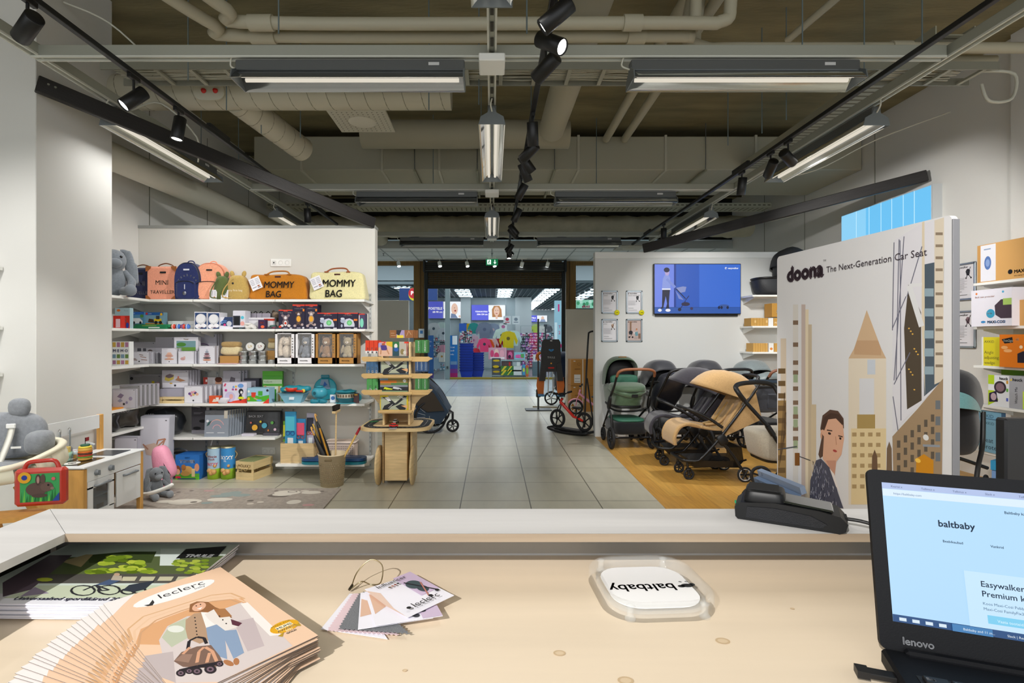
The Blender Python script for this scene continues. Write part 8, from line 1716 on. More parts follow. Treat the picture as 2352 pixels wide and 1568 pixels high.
# tall advertising board
P0 = Vector((2.287, 4.19, 0)); P1 = Vector((2.43, 2.76, 0)); BL = (P1 - P0).length; BH = 2.08
ang = math.atan2(P1.y - P0.y, P1.x - P0.x)
t = thing('advertising_board', 'tall freestanding advertising board with a city view and a woman in a grey cardigan', 'board', tuple(P0), ang)
b = MB(); pr = [(x + BL / 2, y + BH / 2) for x, y in rrect(BL, BH, .03, 5)]
b.prism(pr, .035, mat('#d9d8da', .45), Tr(0, .035, 0) @ R(PI / 2, 0, 0)); b.build('panel', t)
b = MB(); b.box((BL + .004, .018, BH / 2), (.01, .04, BH - .05), mat('#7d7d82', .5), ch=.002); b.build('edge_strip', t)
def bp(cx, cy):
 px, py = 1760 + cx / 2.177, 460 + cy / 2.177
 D = 3247 / (px - 1010); return ((4.19 - D) / 1.43, (CH - (py - VY) * D / F) / BH)
def bpoly(pts, c): return ('p', [bp(x, y) for x, y in pts], pm(c))
def vbar(x0, x1, yt, yb, c): return bpoly([(x0, yb), (x1, yb), (x1, yt), (x0, yt)], c)
A = []
for (x0, x1, yt, c) in ((72, 100, 690, '#d2c2ae'), (134, 160, 520, '#d3cec8'), (176, 196, 520, '#bfaea6'), (196, 212, 545, '#decfb4'), (210, 228, 620, '#c2b198'), (225, 250, 1020, '#cbb99c')): A.append(vbar(x0, x1, yt, 1520, c))
A += [vbar(58, 100, 1000, 1500, '#9a7c4e')] + [vbar(134, 160, y, y + 22, '#7c6552') for y in (600, 710, 800, 850, 930, 1000, 1070, 1130, 1180)] + [vbar(136, 158, y, y + 40, '#99a888') for y in (870, 1030, 1095, 1200)] + [vbar(60, 96, y, y + 26, '#6e5636') for y in range(840, 1400, 62)]
A += [vbar(412, 600, 790, 1520, '#dcd0be'), bpoly([(412, 790), (440, 740), (503, 548), (575, 740), (600, 790)], '#c9ab8a'), bpoly([(440, 740), (455, 700), (560, 700), (575, 740), (575, 775), (440, 770)], '#bd9a78'), vbar(466, 540, 890, 1080, '#d3d3d8'), vbar(506, 546, 796, 870, '#c4cad4'), vbar(455, 545, 1070, 1140, '#a88e58')]
A += [vbar(425, 600, 1140, 1520, '#dcc79c')] + [vbar(430 + 40 * i, 452 + 40 * i, 1160 + 52 * j, 1180 + 52 * j, '#a98f66') for i in range(4) for j in range(6)] + [bpoly([(525, 1500), (530, 1280), (543, 1245), (556, 1280), (560, 1500)], '#6d5440'), bpoly([(600, 1500), (604, 1240), (616, 1205), (628, 1240), (632, 1500)], '#75604c')]
A += [bpoly([(632, 1160), (632, 640), (640, 200), (770, 120), (890, 85), (886, 900)], '#d6d4da'), bpoly([(705, 1045), (690, 640), (712, 420), (775, 560), (778, 1000)], '#4e4438'), bpoly([(790, 980), (786, 560), (792, 320), (890, 300), (884, 900)], '#4d5a66'), bpoly([(842, 920), (842, 100), (890, 85), (886, 900)], '#d2c6b4'), bpoly([(778, 640), (780, 110), (792, 105), (795, 980)], '#d4c6ae')]
for (a, c_, e, f) in ((640, 210, 632, 650), (665, 195, 650, 900), (690, 180, 640, 900), (632, 640, 700, 480), (640, 920, 720, 760), (670, 200, 675, 1100), (635, 980, 660, 1150), (705, 480, 780, 230)): A.append(('l', *bp(a, c_), *bp(e, f), .003, pm('#6a6a7a')))
A += [('l', *bp(715, 425), *bp(778, 630), .016, pm('#d8d8da')), ('l', *bp(715, 425), *bp(780, 420), .009, pm('#d8d8da'))] + [vbar(792, 838, y, y + 40, '#8fa3ae') for y in (440, 540, 650, 740, 830)] + [vbar(848, 884, y, y + 14, '#8a7a68') for y in range(160, 860, 60)] + [('e', *bp(715 + 9 * (i % 6), 640 + 34 * i - 20 * (i % 3)), .004, .002, pm('#e0b050')) for i in range(10)]
A += [bpoly([(640, 1510), (632, 1180), (760, 1040), (886, 890), (880, 1400), (880, 1510)], '#9c8468')] + [vbar(655 + 34 * i, 672 + 34 * i, 1200 - 26 * i + 62 * j, 1236 - 26 * i + 62 * j, '#5d5348') for i in range(6) for j in range(4)] + [vbar(848, 872, y, y + 44, '#6a6f74') for y in (1000, 1080, 1160, 1260)]
A += [bpoly([(750, 1372), (752, 1290), (790, 1268), (838, 1300), (838, 1376)], '#c8861e'), ('e', *bp(760, 1300), .012, .006, pm('#f0c050')), ('e', *bp(800, 1185), .012, .008, pm('#d8d8d8')), ('l', *bp(785, 1225), *bp(870, 1228), .006, pm('#8a909a')), ('l', *bp(60, 1245), *bp(155, 1230), .004, pm('#4a5058')), vbar(144, 168, 1262, 1325, '#7c4f22'), ('l', *bp(168, 1280), *bp(222, 1300), .003, pm('#3a3a3e'))]
for k in range(9): A.append(('l', *bp(66 + 4 * k, 1330 - 20 * k), *bp(92 + 3 * (k % 4), 960 + 50 * (k % 5)), .002, pm('#5a4632')))
A += [bpoly([(270, 1290), (262, 1270), (280, 1180), (272, 1140), (283, 1075), (320, 1046), (360, 1052), (388, 1090), (390, 1140), (340, 1120), (300, 1180), (296, 1270)], '#5a4338'), bpoly([(284, 1290), (290, 1180), (275, 1160), (272, 1150), (284, 1145), (300, 1098), (345, 1080), (384, 1110), (391, 1190), (378, 1270), (352, 1306), (346, 1360), (320, 1340), (290, 1300)], '#d9a98e'), bpoly([(300, 1300), (350, 1300), (344, 1380), (318, 1335)], '#c4917a'), bpoly([(276, 1140), (290, 1085), (325, 1062), (365, 1070), (386, 1105), (384, 1125), (350, 1090), (312, 1095), (292, 1150)], '#4a352c')]
A += [('e', *bp(318, 1165), .010, .004, pm('#2c201c')), ('e', *bp(372, 1190), .007, .004, pm('#2c201c')), ('l', *bp(305, 1148), *bp(332, 1152), .004, pm('#4a352c')), ('l', *bp(362, 1176), *bp(384, 1182), .004, pm('#4a352c')), ('l', *bp(349, 1180), *bp(352, 1222), .003, pm('#b88468')), ('e', *bp(345, 1252), .013, .004, pm('#a8403c')), ('e', *bp(277, 1175), .006, .012, pm('#cf9c80'))]
A += [bpoly([(218, 1520), (222, 1400), (250, 1300), (275, 1290), (318, 1335), (344, 1400), (360, 1460), (388, 1540)], '#4e4f5e'), bpoly([(318, 1340), (340, 1365), (372, 1460), (350, 1430)], '#e4dcd8')]
for k in range(150):
 x = 225 + rnd.random() * 130; y = 1300 + rnd.random() * 215
 if x > 280 + (y - 1290) * .42: continue
 A.append(('l', *bp(x, y), *bp(x + rnd.uniform(-4, 4), y + rnd.uniform(10, 20)), .0016, pm(rnd.choice(['#a9aab8', '#2c2c3a', '#8587a0', '#c8c8d0']))))
u0, v0 = bp(106, 403); u1, _ = bp(283, 378); A.append(('t', u0, v0 - .002, .062, 'doona', pm('#3f323a'), 'l', .06, 0, u1 - u0))
u0, v1 = bp(303, 365); u1, v2 = bp(806, 272); A += [('t', u0, v0 + .006, .04, 'The Next-Generation Car Seat', pm('#3a3038'), 'l', 0, 0, u1 - u0), ('t', bp(287, 305)[0], bp(287, 308)[1], .01, 'TM', pm('#3a3038'))]
b = MB(); face(Tr(0, -.0004, 0) @ R(PI / 2, 0, 0), BL, BH, A, b, .0002); b.build('city_print', t)
b = MB()
for k, (z, c) in enumerate(((.30, '#7f8fa8'), (.24, '#5f7390'), (.17, '#33363c'))): b.box((0, -.03 * k, z), (.5, .04, .055), pm(c), rot=(.3, 0, 0)); b.text('The 3 in 1' if k == 1 else '3', pm('#2a2f38'), Tr(-.2, -.03 * k - .021, z - .01) @ R(PI / 2 + .3, 0, 0), .035)
b.box((0, .0, .12), (.55, .16, .18), mat('#2b2d31', .5)); b.box((.0, -.083, .17), (.2, .002, .012), pm('#d8c42a')); solo('leaflet_holder', b, 'dark grey leaflet tray of stepped blue cards at the foot of the tall board', 'holder', (2.18, 3.95, .05), rz=ang)
b = MB(); b.box((0, 0, .06), (.5, .3, .12), mat('#33353a', .5), ch=.01); solo('dark_plinth', b, 'dark base block under the leaflet tray', 'base', (2.18, 3.95, -.05), rz=ang)
# near shelves on the bare wall with car seat accessories
XF = 4.66
for k, (z, lab) in enumerate(((1.96, 'topmost, under the big brown carton'), (1.54, 'second, under the white protector box'), (1.17, 'third, under the yellow and orange boxes'), (.80, 'fourth, under the mirror boxes'), (.36, 'fifth, under the pale blue boxes'), (.06, 'lowest, near the floor'))):
 shelf(XF, 5.0, 3.6, 5.06, z, 'thick white shelf for car seat accessories, ' + lab, 'accessory shelves', 'right')
def rbox(px0, px1, yt, z, c, items, lab, d=.2, xf=None, side=None, name='product_box'):
 xf = xf or XF + .01
 Da = xf * F / (px0 - VX); Db = xf * F / (px1 - VX); W = Da - Db; H = CH - (yt - VY) * Da / F - z
 b = MB(); b.box((0, d / 2, H / 2), (W, d, H), pm(side or c)); face(front(W, H, -.0004), W, H, [('r', 0, 0, 1, 1, c)] + items, b)
 return solo(name, b, lab, 'box', (xf, (Da + Db) / 2, z), -PI / 2)
T_ = lambda *a: ('t',) + a
rbox(2245, 2420, 565, 1.961, '#d8a766', [('r', .0, 0, .045, 1, '#c8985a'), ('r', .05, .02, .27, .98, '#e8e9f2'), ('e', .155, .5, .05, .18, '#5a7ab8'), ('e', .155, .5, .03, .1, '#8aa4d4'), ('r', .1, .85, .2, .88, '#8aa0c0'), T_(.52, .14, .12, 'MAXI-COSI', pm(K), 'l', .03), ('c', .47, .19, .06, K), T_(.52, .06, .06, 'we carry the future', pm('#5a4020'))], 'big brown carton with a blue car seat picture, highest shelf', .3)
rbox(2231, 2324, 668, 1.541, '#e9e7f2', [T_(.1, .78, .07, 'Back seat protector', pm('#d8784a'), 'l', .01), ('c', .14, .9, .03, '#e0803a'), ('c', .8, .9, .03, '#5ab0d8'), ('p', [(.62, .3), (.6, .55), (.75, .7), (1, .72), (1, .2), (.75, .2)], '#4a3c48'), ('r', .8, .55, 1, .72, '#a8c86a'), ('c', .50, .34, .12, '#3f9fc4'), T_(.42, .33, .06, 'Enjoy', pm('#f0f4f8'), 'l', .02), T_(.42, .08, .10, 'MAXI-COSI', pm('#3a8ac8'), 'l', .04), ('e', .32, .12, .06, .03, '#3a8ac8')], 'white boxed back seat protector with a blue round badge', .12, 4.60)
rbox(2322, 2420, 690, 1.541, '#c9985a', [T_(.12, .2, .1, 'MAXI-COSI', pm(K), 'l', .03, PI / 2)], 'brown carton beside the white protector box', .25)
rbox(2255, 2297, 774, 1.171, '#dcd02c', [('r', 0, 0, .1, 1, '#e6e6de'), T_(.15, .8, .12, 'AXKID', pm('#4a4a3a')), T_(.15, .42, .15, 'Angle', pm('#6a6630')), T_(.15, .24, .15, 'adjusting', pm('#6a6630')), T_(.15, .06, .15, 'wedge', pm('#6a6630'))], 'yellow boxed angle adjusting wedge', .15, 4.68)
rbox(2296, 2400, 768, 1.171, '#e07a1c', [('p', [(.05, .85), (.3, .92), (.32, .75), (.12, .72)], '#1a1a1c'), T_(.09, .78, .1, '1on2go', pm('#f0f0ec'), 'l', .03), T_(.38, .82, .09, 'x2', pm('#f4ead8'), 'l', .03), ('e', .12, .6, .08, .05, '#f0b070'), ('e', .2, .5, .1, .05, '#f0b070'), ('p', [(.42, .15), (.42, .42), (.55, .5), (.75, .4), (.75, .15)], '#2a2430'), ('c', .5, .62, .05, '#f4d8b0')], 'orange boxed seat protector standing in front of the shelf', .1, 4.62)
rbox(2270, 2318, 860, .801, '#e9ecf0', [('p', [(0, .5), (0, 0), (.5, .2), (.3, .5)], '#b8d82a'), ('r', 0, .7, .3, 1, '#b8d82a'), ('c', .58, .62, .2, '#3a3038'), ('c', .58, .62, .14, '#8a6f7a'), ('p', [(.05, .12), (.05, .4), (.4, .5), (.48, .15)], '#2a2440'), ('e', .27, .3, .14, .12, '#c8b0b8'), T_(.55, .87, .12, 'hauck', pm(K), 'l', .03), ('r', .88, .75, .97, .85, '#d8a03a'), ('r', .88, .5, .97, .6, '#6ab04a'), ('r', .88, .2, .97, .3, '#5a6ac8')], 'white and lime boxed baby mirror', .12)
rbox(2318, 2400, 862, .801, '#a9abb2', [T_(.1, .84, .13, 'hauck', pm(K), 'l', .03), ('p', [(.02, .84), (.08, .92), (.08, .84)], '#e8c81c'), T_(.25, .15, .12, 'Watch Me', pm(K), 'l', 0, PI / 2), ('r', .4, .02, 1, .55, '#c4dc5a'), ('e', .6, .35, .1, .15, '#2a4a6a')], 'grey boxed baby mirror beside the white and lime one', .12)
rbox(2300, 2400, 845, .801, '#6fa02c', [], 'green box peeping out over the mirror boxes', .05, 4.85)
for (a, c, yt, xf, lab) in ((2248, 2300, 941, 4.70, 'pale blue boxed seat protector, standing behind'), (2254, 2320, 960, 4.655, 'pale blue boxed seat protector, standing in front')):
 rbox(a, c, yt, .361, '#83b4cc', [T_(.06, .84, .12, 'AXKID', pm('#3a5a6c')), T_(.05, .30, .2, 'Seat', pm('#2f3f4c')), T_(.05, .10, .2, 'protector', pm('#2f3f4c'))], lab, .04, xf, '#3a5a78')
for k, (yt, z, c, lab) in enumerate(((1052, .24, '#2f8ab8', 'blue small box on top of the pile on the lowest accessory shelf'), (1070, .15, '#6a8fc0', 'slate blue small box in the middle of the pile on the lowest accessory shelf'), (1085, .061, '#dfe3ea', 'white small box at the bottom of the pile on the lowest accessory shelf'))):
 b = MB(); b.box((0, .1, .042), (.26, .2, .084), pm(c)); b.text('MAXI-COSI', pm('#e8eef4' if k < 2 else K), Tr(-.08, -.001, .03) @ R(PI / 2, 0, 0), .03, 'l', .03); solo('product_box', b, lab, 'box', (4.58 + .01 * k, 4.62, z), -PI / 2 + .5)
# ---------------------------------------------------------------- things on the cash desk
ZD = 1.04
def dp(px, py, h): D = h * F / (py - VY); return Vector((X(px, D), D))
# glossy catalogue pile with the bicycle picture
cw, chh = .297, .212
def mapper(O, an, W, H, h):
 def f(cx, cy):
  p = dp(cx / 3.095, 1160 + cy / 3.095, h) - O; c, s = math.cos(an), math.sin(an)
  return (min(1, max(0, (p.x * c + p.y * s) / W)), min(1, max(0, (p.y * c - p.x * s) / H)))
 return f
def PP(f, pts, c): return ('p', [f(x, y) for x, y in pts], pm(c))
def EE(f, x, y, rx, ry, c, n=14, tl=0): return ('p', [f(x + rx * math.cos(2 * PI * i / n), y + ry * math.sin(2 * PI * i / n) + tl * rx * math.cos(2 * PI * i / n)) for i in range(n)], pm(c))
def LL(f, pts, w_, c): return [('l', *f(*a), *f(*b_), w_, pm(c)) for a, b_ in zip(pts, pts[1:])]
cf = mapper(Vector((-.743, .706)), -.02, cw, chh, .3542)
cat_ = [('r', 0, 0, 1, 1, '#e6e6ee'), ('r', 0, .13, 1, 1, '#cdd8d0'), PP(cf, [(400, 360), (1580, 350), (1450, 480), (300, 480)], '#5a6640'), PP(cf, [(600, 345), (900, 320), (1100, 320), (1060, 400), (620, 400)], '#3c4a24'), PP(cf, [(1130, 300), (1300, 300), (1240, 420), (1120, 420)], '#dfe8e4'), PP(cf, [(420, 390), (600, 340), (650, 340), (560, 430)], '#b5a078'), PP(cf, [(230, 480), (1380, 480), (1330, 545), (180, 545)], '#55524f'), PP(cf, [(0, 650), (230, 560), (1330, 560), (880, 650)], '#c3ccb4'), PP(cf, [(0, 640), (0, 540), (340, 345), (500, 345), (200, 590)], '#5a4c58'), PP(cf, [(120, 640), (230, 570), (330, 615)], '#8f8298')]
for k in range(60):
 a = rnd.random(); cat_.append(EE(cf, 640 + 430 * a + rnd.uniform(-30, 30), 470 - 120 * math.sin(PI * a) * rnd.random(), 45, 13, rnd.choice(['#8aa32a', '#6f8a1e', '#a8bd3a', '#5d7418', '#c2cf4a']), 8))
for k in range(26): cat_.append(EE(cf, 1230 + 220 * rnd.random(), 385 + 90 * rnd.random(), 32, 10, rnd.choice(['#9ab03a', '#7a9428', '#b3c24c']), 8))
cat_ += [PP(cf, [(860 + 130 * i, 500), (960 + 130 * i, 500), (940 + 130 * i, 530), (840 + 130 * i, 530)], '#c9c4a8') for i in range(4)] + [EE(cf, 300, 520, 60, 14, '#b3bc3a', 10)]
for x, y, r in ((570, 598, 85), (755, 595, 78), (890, 605, 48), (965, 598, 50)): cat_ += LL(cf, [(x + r * math.cos(a * .52) , y + r * .42 * math.sin(a * .52)) for a in range(13)], .012, '#23232a')
cat_ += LL(cf, [(570, 598), (660, 560), (755, 595), (700, 600), (660, 560)], .012, '#2a2a34') + [PP(cf, [(660, 560), (760, 520), (850, 525), (760, 560)], '#46587a'), PP(cf, [(770, 525), (790, 490), (850, 495), (850, 530)], '#b8ac9c'), EE(cf, 815, 485, 22, 10, '#c8a890'), PP(cf, [(850, 600), (900, 560), (1080, 530), (1010, 590), (930, 610)], '#2c3340'),
 PP(cf, [(1235, 372), (1310, 305), (1600, 285), (1530, 360)], '#141416'), T_(*cf(1292, 362), .075, 'THULE', pm('#e8e8ec'), 'l', .04, 0, .15), T_(.28, .045, .075, 'Universaalsed spordikärud 2021', pm('#2c2c48'), 'l', .02, 0, .52)]
b = MB(); b.box((cw / 2, chh / 2, -.0010), (cw, chh, .0020), mat('#eceaf4', .3)); face(Tr(0, 0, .0001), cw, chh, cat_, b, .0001, .0007)
for q in b.mats: q.node_tree.nodes['Principled BSDF'].inputs['Coat Weight'].default_value = .0
gC = 'catalogue pile'; c0 = None
for k in range(7):
 z = ZD + .0045 + k * .0030
 loc = (-.752 + rnd.uniform(-.003, .003) + .0015 * k, .708 - .002 * (k % 2), z); lab = 'glossy catalogue with a cyclist under trees, ' + ('top of the pile' if k == 6 else 'one of those under the top copy')
 if c0 is None: c0 = solo('catalogue', b, lab, 'catalogue', loc, -.02, gC)
 else: dup(c0, loc, -.02 + rnd.uniform(-.01, .01), lab, gC if k < 6 else 'top catalogue')
# fanned leaflets
h = .350; A_ = dp(493, 1306, h); B_ = dp(675, 1484, h); C_ = dp(237, 1386, h)
lw = (A_ - C_).length * 1.06; ll = (B_ - A_).length; a0 = math.atan2((A_ - C_).y, (A_ - C_).x)
SKN = '#e0b090'
org = C_ - Vector((-math.sin(a0), math.cos(a0))) * ll
lf = mapper(org, a0, lw, ll, h)
leaf = [('r', 0, 0, 1, 1, '#ecc8aa'), ('p', [(0, 1), (0, .84), (.1, .91), (.24, 1)], '#eee8e6'), PP(lf, [(930, 1000), (1000, 880), (1180, 800), (1480, 690), (1720, 660), (1800, 740), (1500, 1000)], '#dca678')]
for dx, c in ((0, '#d8ac82'), (45, '#e8c2a0'), (90, '#cfa078')): leaf += LL(lf, [(880 + dx, 980 + dx * .4), (910 + dx, 880 + dx * .3), (1020 + dx, 790 + dx * .3), (1290, 705 + dx * .5), (1500, 640 + dx * .5), (1640, 625 + dx * .5), (1740, 665 + dx * .5)], .009, c)
leaf += [PP(lf, [(1130, 960), (1190, 860), (1330, 790), (1500, 770), (1720, 690), (2000, 920), (2080, 1000), (1560, 1263), (1240, 1263), (1160, 1080)], '#d6cac8'), PP(lf, [(1150, 940), (1210, 850), (1330, 800), (1340, 940), (1220, 1010)], '#bcc2aa'), EE(lf, 1250, 880, 60, 25, '#e2e4dc'), PP(lf, [(1710, 700), (1760, 690), (2000, 920), (1920, 930), (1790, 800)], '#f2eae6'), PP(lf, [(1660, 830), (1800, 800), (1880, 1000), (1760, 1040)], '#c3b4b6'), PP(lf, [(980, 1090), (1230, 1040), (1250, 1263), (1060, 1263)], '#bfb2b2'), PP(lf, [(870, 1263), (900, 1150), (1010, 1110), (1100, 1200), (1080, 1263)], '#78846a'),
 ('e', .5, .86, .34, .068, '#f2f2f2'), T_(.36, .85, .045, 'leclerc', pm('#2c2a2c'), 'l', 0, 0, .38), T_(.64, .825, .02, 'baby', pm('#2c2a2c'), 'l', 0, 0, .09), PP(lf, [(1022, 712), (1060, 705), (1085, 672), (1098, 690), (1085, 712), (1050, 718)], '#2c2a2c'),
 PP(lf, [(1345, 760), (1350, 705), (1400, 684), (1480, 688), (1530, 725), (1620, 760), (1650, 800), (1600, 810), (1560, 790), (1480, 760)], '#93623c'), EE(lf, 1415, 722, 50, 30, '#e3b092', 14, -.25), PP(lf, [(1398, 738), (1440, 722), (1425, 742)], '#f0e4e0'), EE(lf, 1395, 716, 6, 4, '#3a2a22', 8), EE(lf, 1425, 706, 6, 4, '#3a2a22', 8), PP(lf, [(1320, 815), (1380, 770), (1450, 760), (1475, 860), (1508, 950), (1420, 985), (1335, 950), (1318, 880)], '#b59478'), PP(lf, [(1428, 760), (1500, 765), (1530, 850), (1465, 872)], '#f1ece8'),
 PP(lf, [(1455, 775), (1520, 740), (1620, 780), (1700, 862), (1600, 895), (1530, 850), (1480, 810)], '#e6ded8'), PP(lf, [(1520, 740), (1600, 735), (1650, 790), (1560, 800)], '#a87448'), PP(lf, [(1640, 810), (1722, 838), (1695, 862), (1650, 850)], '#5a2a3a'), PP(lf, [(1465, 872), (1540, 848), (1600, 892), (1680, 885), (1735, 1050), (1660, 1092), (1600, 960), (1615, 1095), (1510, 1060), (1475, 940)], '#8a9fbc'), EE(lf, 1625, 1122, 38, 20, '#b0764c', 10, .3), EE(lf, 1680, 1112, 22, 26, '#b0764c', 10)] + [EE(lf, 1385 + 3 * i, 800 + 24 * i, 6, 5, '#2a2020', 8) for i in range(6)] + [EE(lf, 1560 + 24 * i, 790 + 26 * i, 6, 5, '#2a2020', 8) for i in range(3)]
leaf += [PP(lf, [(1235, 1110), (1290, 1045), (1400, 1005), (1500, 995), (1560, 1070), (1590, 1130), (1500, 1160), (1300, 1150)], '#7d6154'), PP(lf, [(1240, 1105), (1300, 1060), (1370, 1060), (1340, 1120)], '#9a7a6a')] + LL(lf, [(1335, 1020), (1345, 965), (1400, 938), (1450, 945), (1468, 985)], .012, '#221c22')
for q_ in ([(1400, 1120), (1415, 1040), (1450, 1010)], [(1540, 1110), (1510, 1040), (1460, 1010)], [(1300, 1060), (1350, 1010)], [(1470, 1120), (1490, 1050)]): leaf += LL(lf, q_, .012, '#d6a080')
leaf += LL(lf, [(1270, 1180), (1400, 1150), (1580, 1120)], .022, '#221c24')
for x, y, r in ((1285, 1195, 34), (1345, 1180, 30), (1400, 1182, 38), (1495, 1168, 44), (1560, 1130, 28)): leaf += [EE(lf, x, y, r, r * .72, '#2a2228'), EE(lf, x, y, r * .6, r * .42, '#7a6270', 10), EE(lf, x, y, r * .3, r * .2, '#2a2228', 8)]
leaf += [('e', .885, .17, .115, .048, '#e2a81c'), T_(.885, .195, .018, 'MADE FOR', pm('#7a5a10'), 'c', 0), ('r', .82, .16, .95, .188, '#f0e8c8'), T_(.885, .165, .024, 'MUMS', pm('#3a3016'), 'c', .02), T_(.885, .142, .02, 'AWARDS', pm('#f8f0d0'), 'c', .02), T_(.885, .126, .017, '2021', pm('#f8f0d0'), 'c', .02), T_(.885, .105, .016, 'GOLD', pm('#2a2416'), 'c', .02), ('p', [(.78, .12), (.84, .13), (.80, .10)], '#b8962c'), ('p', [(.99, .15), (.94, .14), (.98, .12)], '#b8962c')]
b = MB(); b.box((lw / 2, ll / 2, -.0003), (lw, ll, .0006), pm('#7d736e')); face(Tr(0, 0, .00005), lw, ll, leaf, b, .00004, .0004)  # dark body colour stands in for shadow gaps between the leaflets
# the pivot of the fan is near the lower right corner of the leaflet on top
top = solo('leaflet', b, 'peach leaflet with a woman and a folded stroller, lying on top of the fan', 'leaflet', (0, 0, ZD + .030), a0)
top.location = (org.x, org.y, ZD + .030)
piv = Vector((org.x, org.y)) + Vector((math.cos(a0), math.sin(a0))) * lw * .8 + Vector((-math.sin(a0), math.cos(a0))) * ll * .05
def leafat(da, z, lab, grp, dx=0, dy=0):
 o = Vector((org.x, org.y)) - piv; o.rotate(Matrix.Rotation(da, 2)) if False else None
 c, s = math.cos(da), math.sin(da); q = Vector((o.x * c - o.y * s, o.x * s + o.y * c)) + piv
 dup(top, (q.x + dx, q.y + dy, z), a0 + da, lab, grp)
for k in range(14): leafat(rnd.uniform(-.015, .012), ZD + .0275 - k * .0019, 'peach leaflet in the straight pile under the top one', 'straight leaflet pile', rnd.uniform(-.003, .004), rnd.uniform(-.004, .003))
for k in range(26): leafat(.023 * (k + 1) + rnd.uniform(-.006, .006), ZD + .0288 - k * .0011, 'peach leaflet fanned out so only its white-peach edge shows', 'fanned leaflets', rnd.uniform(-.002, .002), rnd.uniform(-.002, .002))
# swatch cards on a wire ring
RG = dp(840, 1350, .375)
t = thing('fabric_swatch_set', 'fan of stroller fabric swatches and cards held by a wire ring', 'swatch set', (RG.x, RG.y, ZD), 0)
def card(pts, z, m, items=None, nm='sample_card', zig=False, bend=0):
 P = [dp(x, y, .379 - z) - RG for x, y in pts]
 if zig:
  Q = []
  for i, p in enumerate(P):
   q = P[(i + 1) % len(P)]; n = max(2, int((q - p).length / .003)); d = (q - p).normalized(); nn = Vector((-d.y, d.x)) * .0012
   for j in range(n): Q.append(p.lerp(q, j / n) + (nn if j % 2 else -nn))
  P2 = Q
 else: P2 = P
 if sum(P2[i].x * P2[(i + 1) % len(P2)].y - P2[(i + 1) % len(P2)].x * P2[i].y for i in range(len(P2))) < 0: P2 = P2[::-1]
 b = MB(); b.prism([(p.x, p.y) for p in P2], .0006, m, Tr(0, 0, z))
 if items:
  o = P[0]; ux = P[1] - P[0]; uy = P[3] - P[0]; W, H = ux.length, uy.length
  M = Matrix(((ux.x / W, uy.x / H, 0, o.x), (ux.y / W, uy.y / H, 0, o.y), (0, 0, 1, z + .0007), (0, 0, 0, 1)))
  face(M, W, H, items, b, .0001)
 return b.build(nm, t)
wc = pm('#ebe9f2'); TR = '#d9b49c'
tri = [('p', [(.3, .0), (.75, .0), (.5, .6), (.3, .5)], TR), ('r', .0, .0, .3, 1, '#e6e2ee')]
card([(737, 1443), (890, 1466), (820, 1362), (803, 1362)], .002, wc, None)
card([(752, 1446), (915, 1456), (830, 1362), (810, 1362)], .0035, pm('#dfc6cc'), None, 'fabric_swatch', True)
card([(778, 1442), (940, 1453), (836, 1358), (825, 1362)], .006, mat('#85878c', .9, noise=.3, scale=900, bump=.5, bscale=1500), None, 'fabric_swatch', True)
o = t.children[-1]; o['label'] = 'grey woven swatch with zigzag edges'
card([(822, 1444), (995, 1418), (870, 1357), (828, 1360)], .008, wc, [('p', [(.02, .3), (.02, .8), (.5, .4)], TR)])
card([(862, 1436), (1017, 1413), (905, 1350), (838, 1358)], .010, wc, [('p', [(.05, .3), (.05, .9), (.5, .7)], TR), ('r', .7, .0, 1, .3, '#cbb8d0'), ('c', .62, .1, .05, '#3a3a42'), ('c', .75, .2, .04, '#3a3a42')])
card([(936, 1417), (1043, 1366), (948, 1318), (838, 1352)], .013, wc, [('p', [(.0, .0), (.0, .3), (.12, .75), (-.02, .95), (-.05, .4)], '#e0c4b4'), ('r', .58, .3, .98, .98, '#cdb9d4'), ('e', .72, .62, .14, .13, '#46565a'), ('e', .75, .44, .09, .1, '#3d4a50'), ('l', .62, .75, .92, .25, .025, '#2c2a30'), ('l', .85, .6, .66, .22, .02, '#b87a70'), ('c', .68, .2, .03, '#1c1c20'), ('c', .88, .25, .03, '#1c1c20'), T_(.14, .84, .12, 'Influencer', pm(K)), ('c', .32, .76, .02, '#6a5a4a'), ('c', .38, .76, .02, '#b07a6a'), ('c', .44, .76, .02, '#8a4a44'), ('c', .5, .76, .02, '#2a2226'), T_(.22, .08, .16, 'leclerc', pm(K)), ('e', .14, .12, .04, .03, K)])
b = MB(); b.tube(smoothpath([(-.022, -.002, .004), (-.018, .02, .02), (.0, .03, .035), (.02, .022, .03), (.022, .004, .012), (.01, -.008, .014), (-.008, .006, .012), (-.022, -.002, .004)]), .0009, metal('#b8a884', .3), 6); b.cyl((-.024, -.004, .004), (-.021, .004, .008), .002, metal('#6b6458', .3), 8); b.build('wire_ring', t)
# acrylic coin tray
q = [dp(px, py, .36) for px, py in ((1375, 1275), (1560, 1275), (1625, 1400), (1405, 1400))]
cx = sum(p.x for p in q) / 4; cy = sum(p.y for p in q) / 4
t = thing('coin_tray', 'clear acrylic coin tray with white insert and upside-down shop name', 'coin tray', (cx, cy, ZD), .06); t.scale = (.94, .94, .94)
GL = mat('#f4f8f8', .04, alpha=.13, coat=1)
b = MB()
o_ = rrect(.172, .172, .05, 8); i_ = rrect(.150, .150, .044, 8); n = len(o_)
def loops(L, m):
 vs = []; fs = []
 for pl, z in L: vs += [(x, y, z) for x, y in pl]
 for k in range(len(L)):
  for i in range(n): a, c = k * n, ((k + 1) % len(L)) * n; fs.append((a + i, a + (i + 1) % n, c + (i + 1) % n, c + i))
 b.add(vs, fs, m, True)
loops([(o_, .0), (o_, .022), (rrect(.166, .166, .049, 8), .026), (i_, .024), (i_, .009), (i_, .0)], GL)
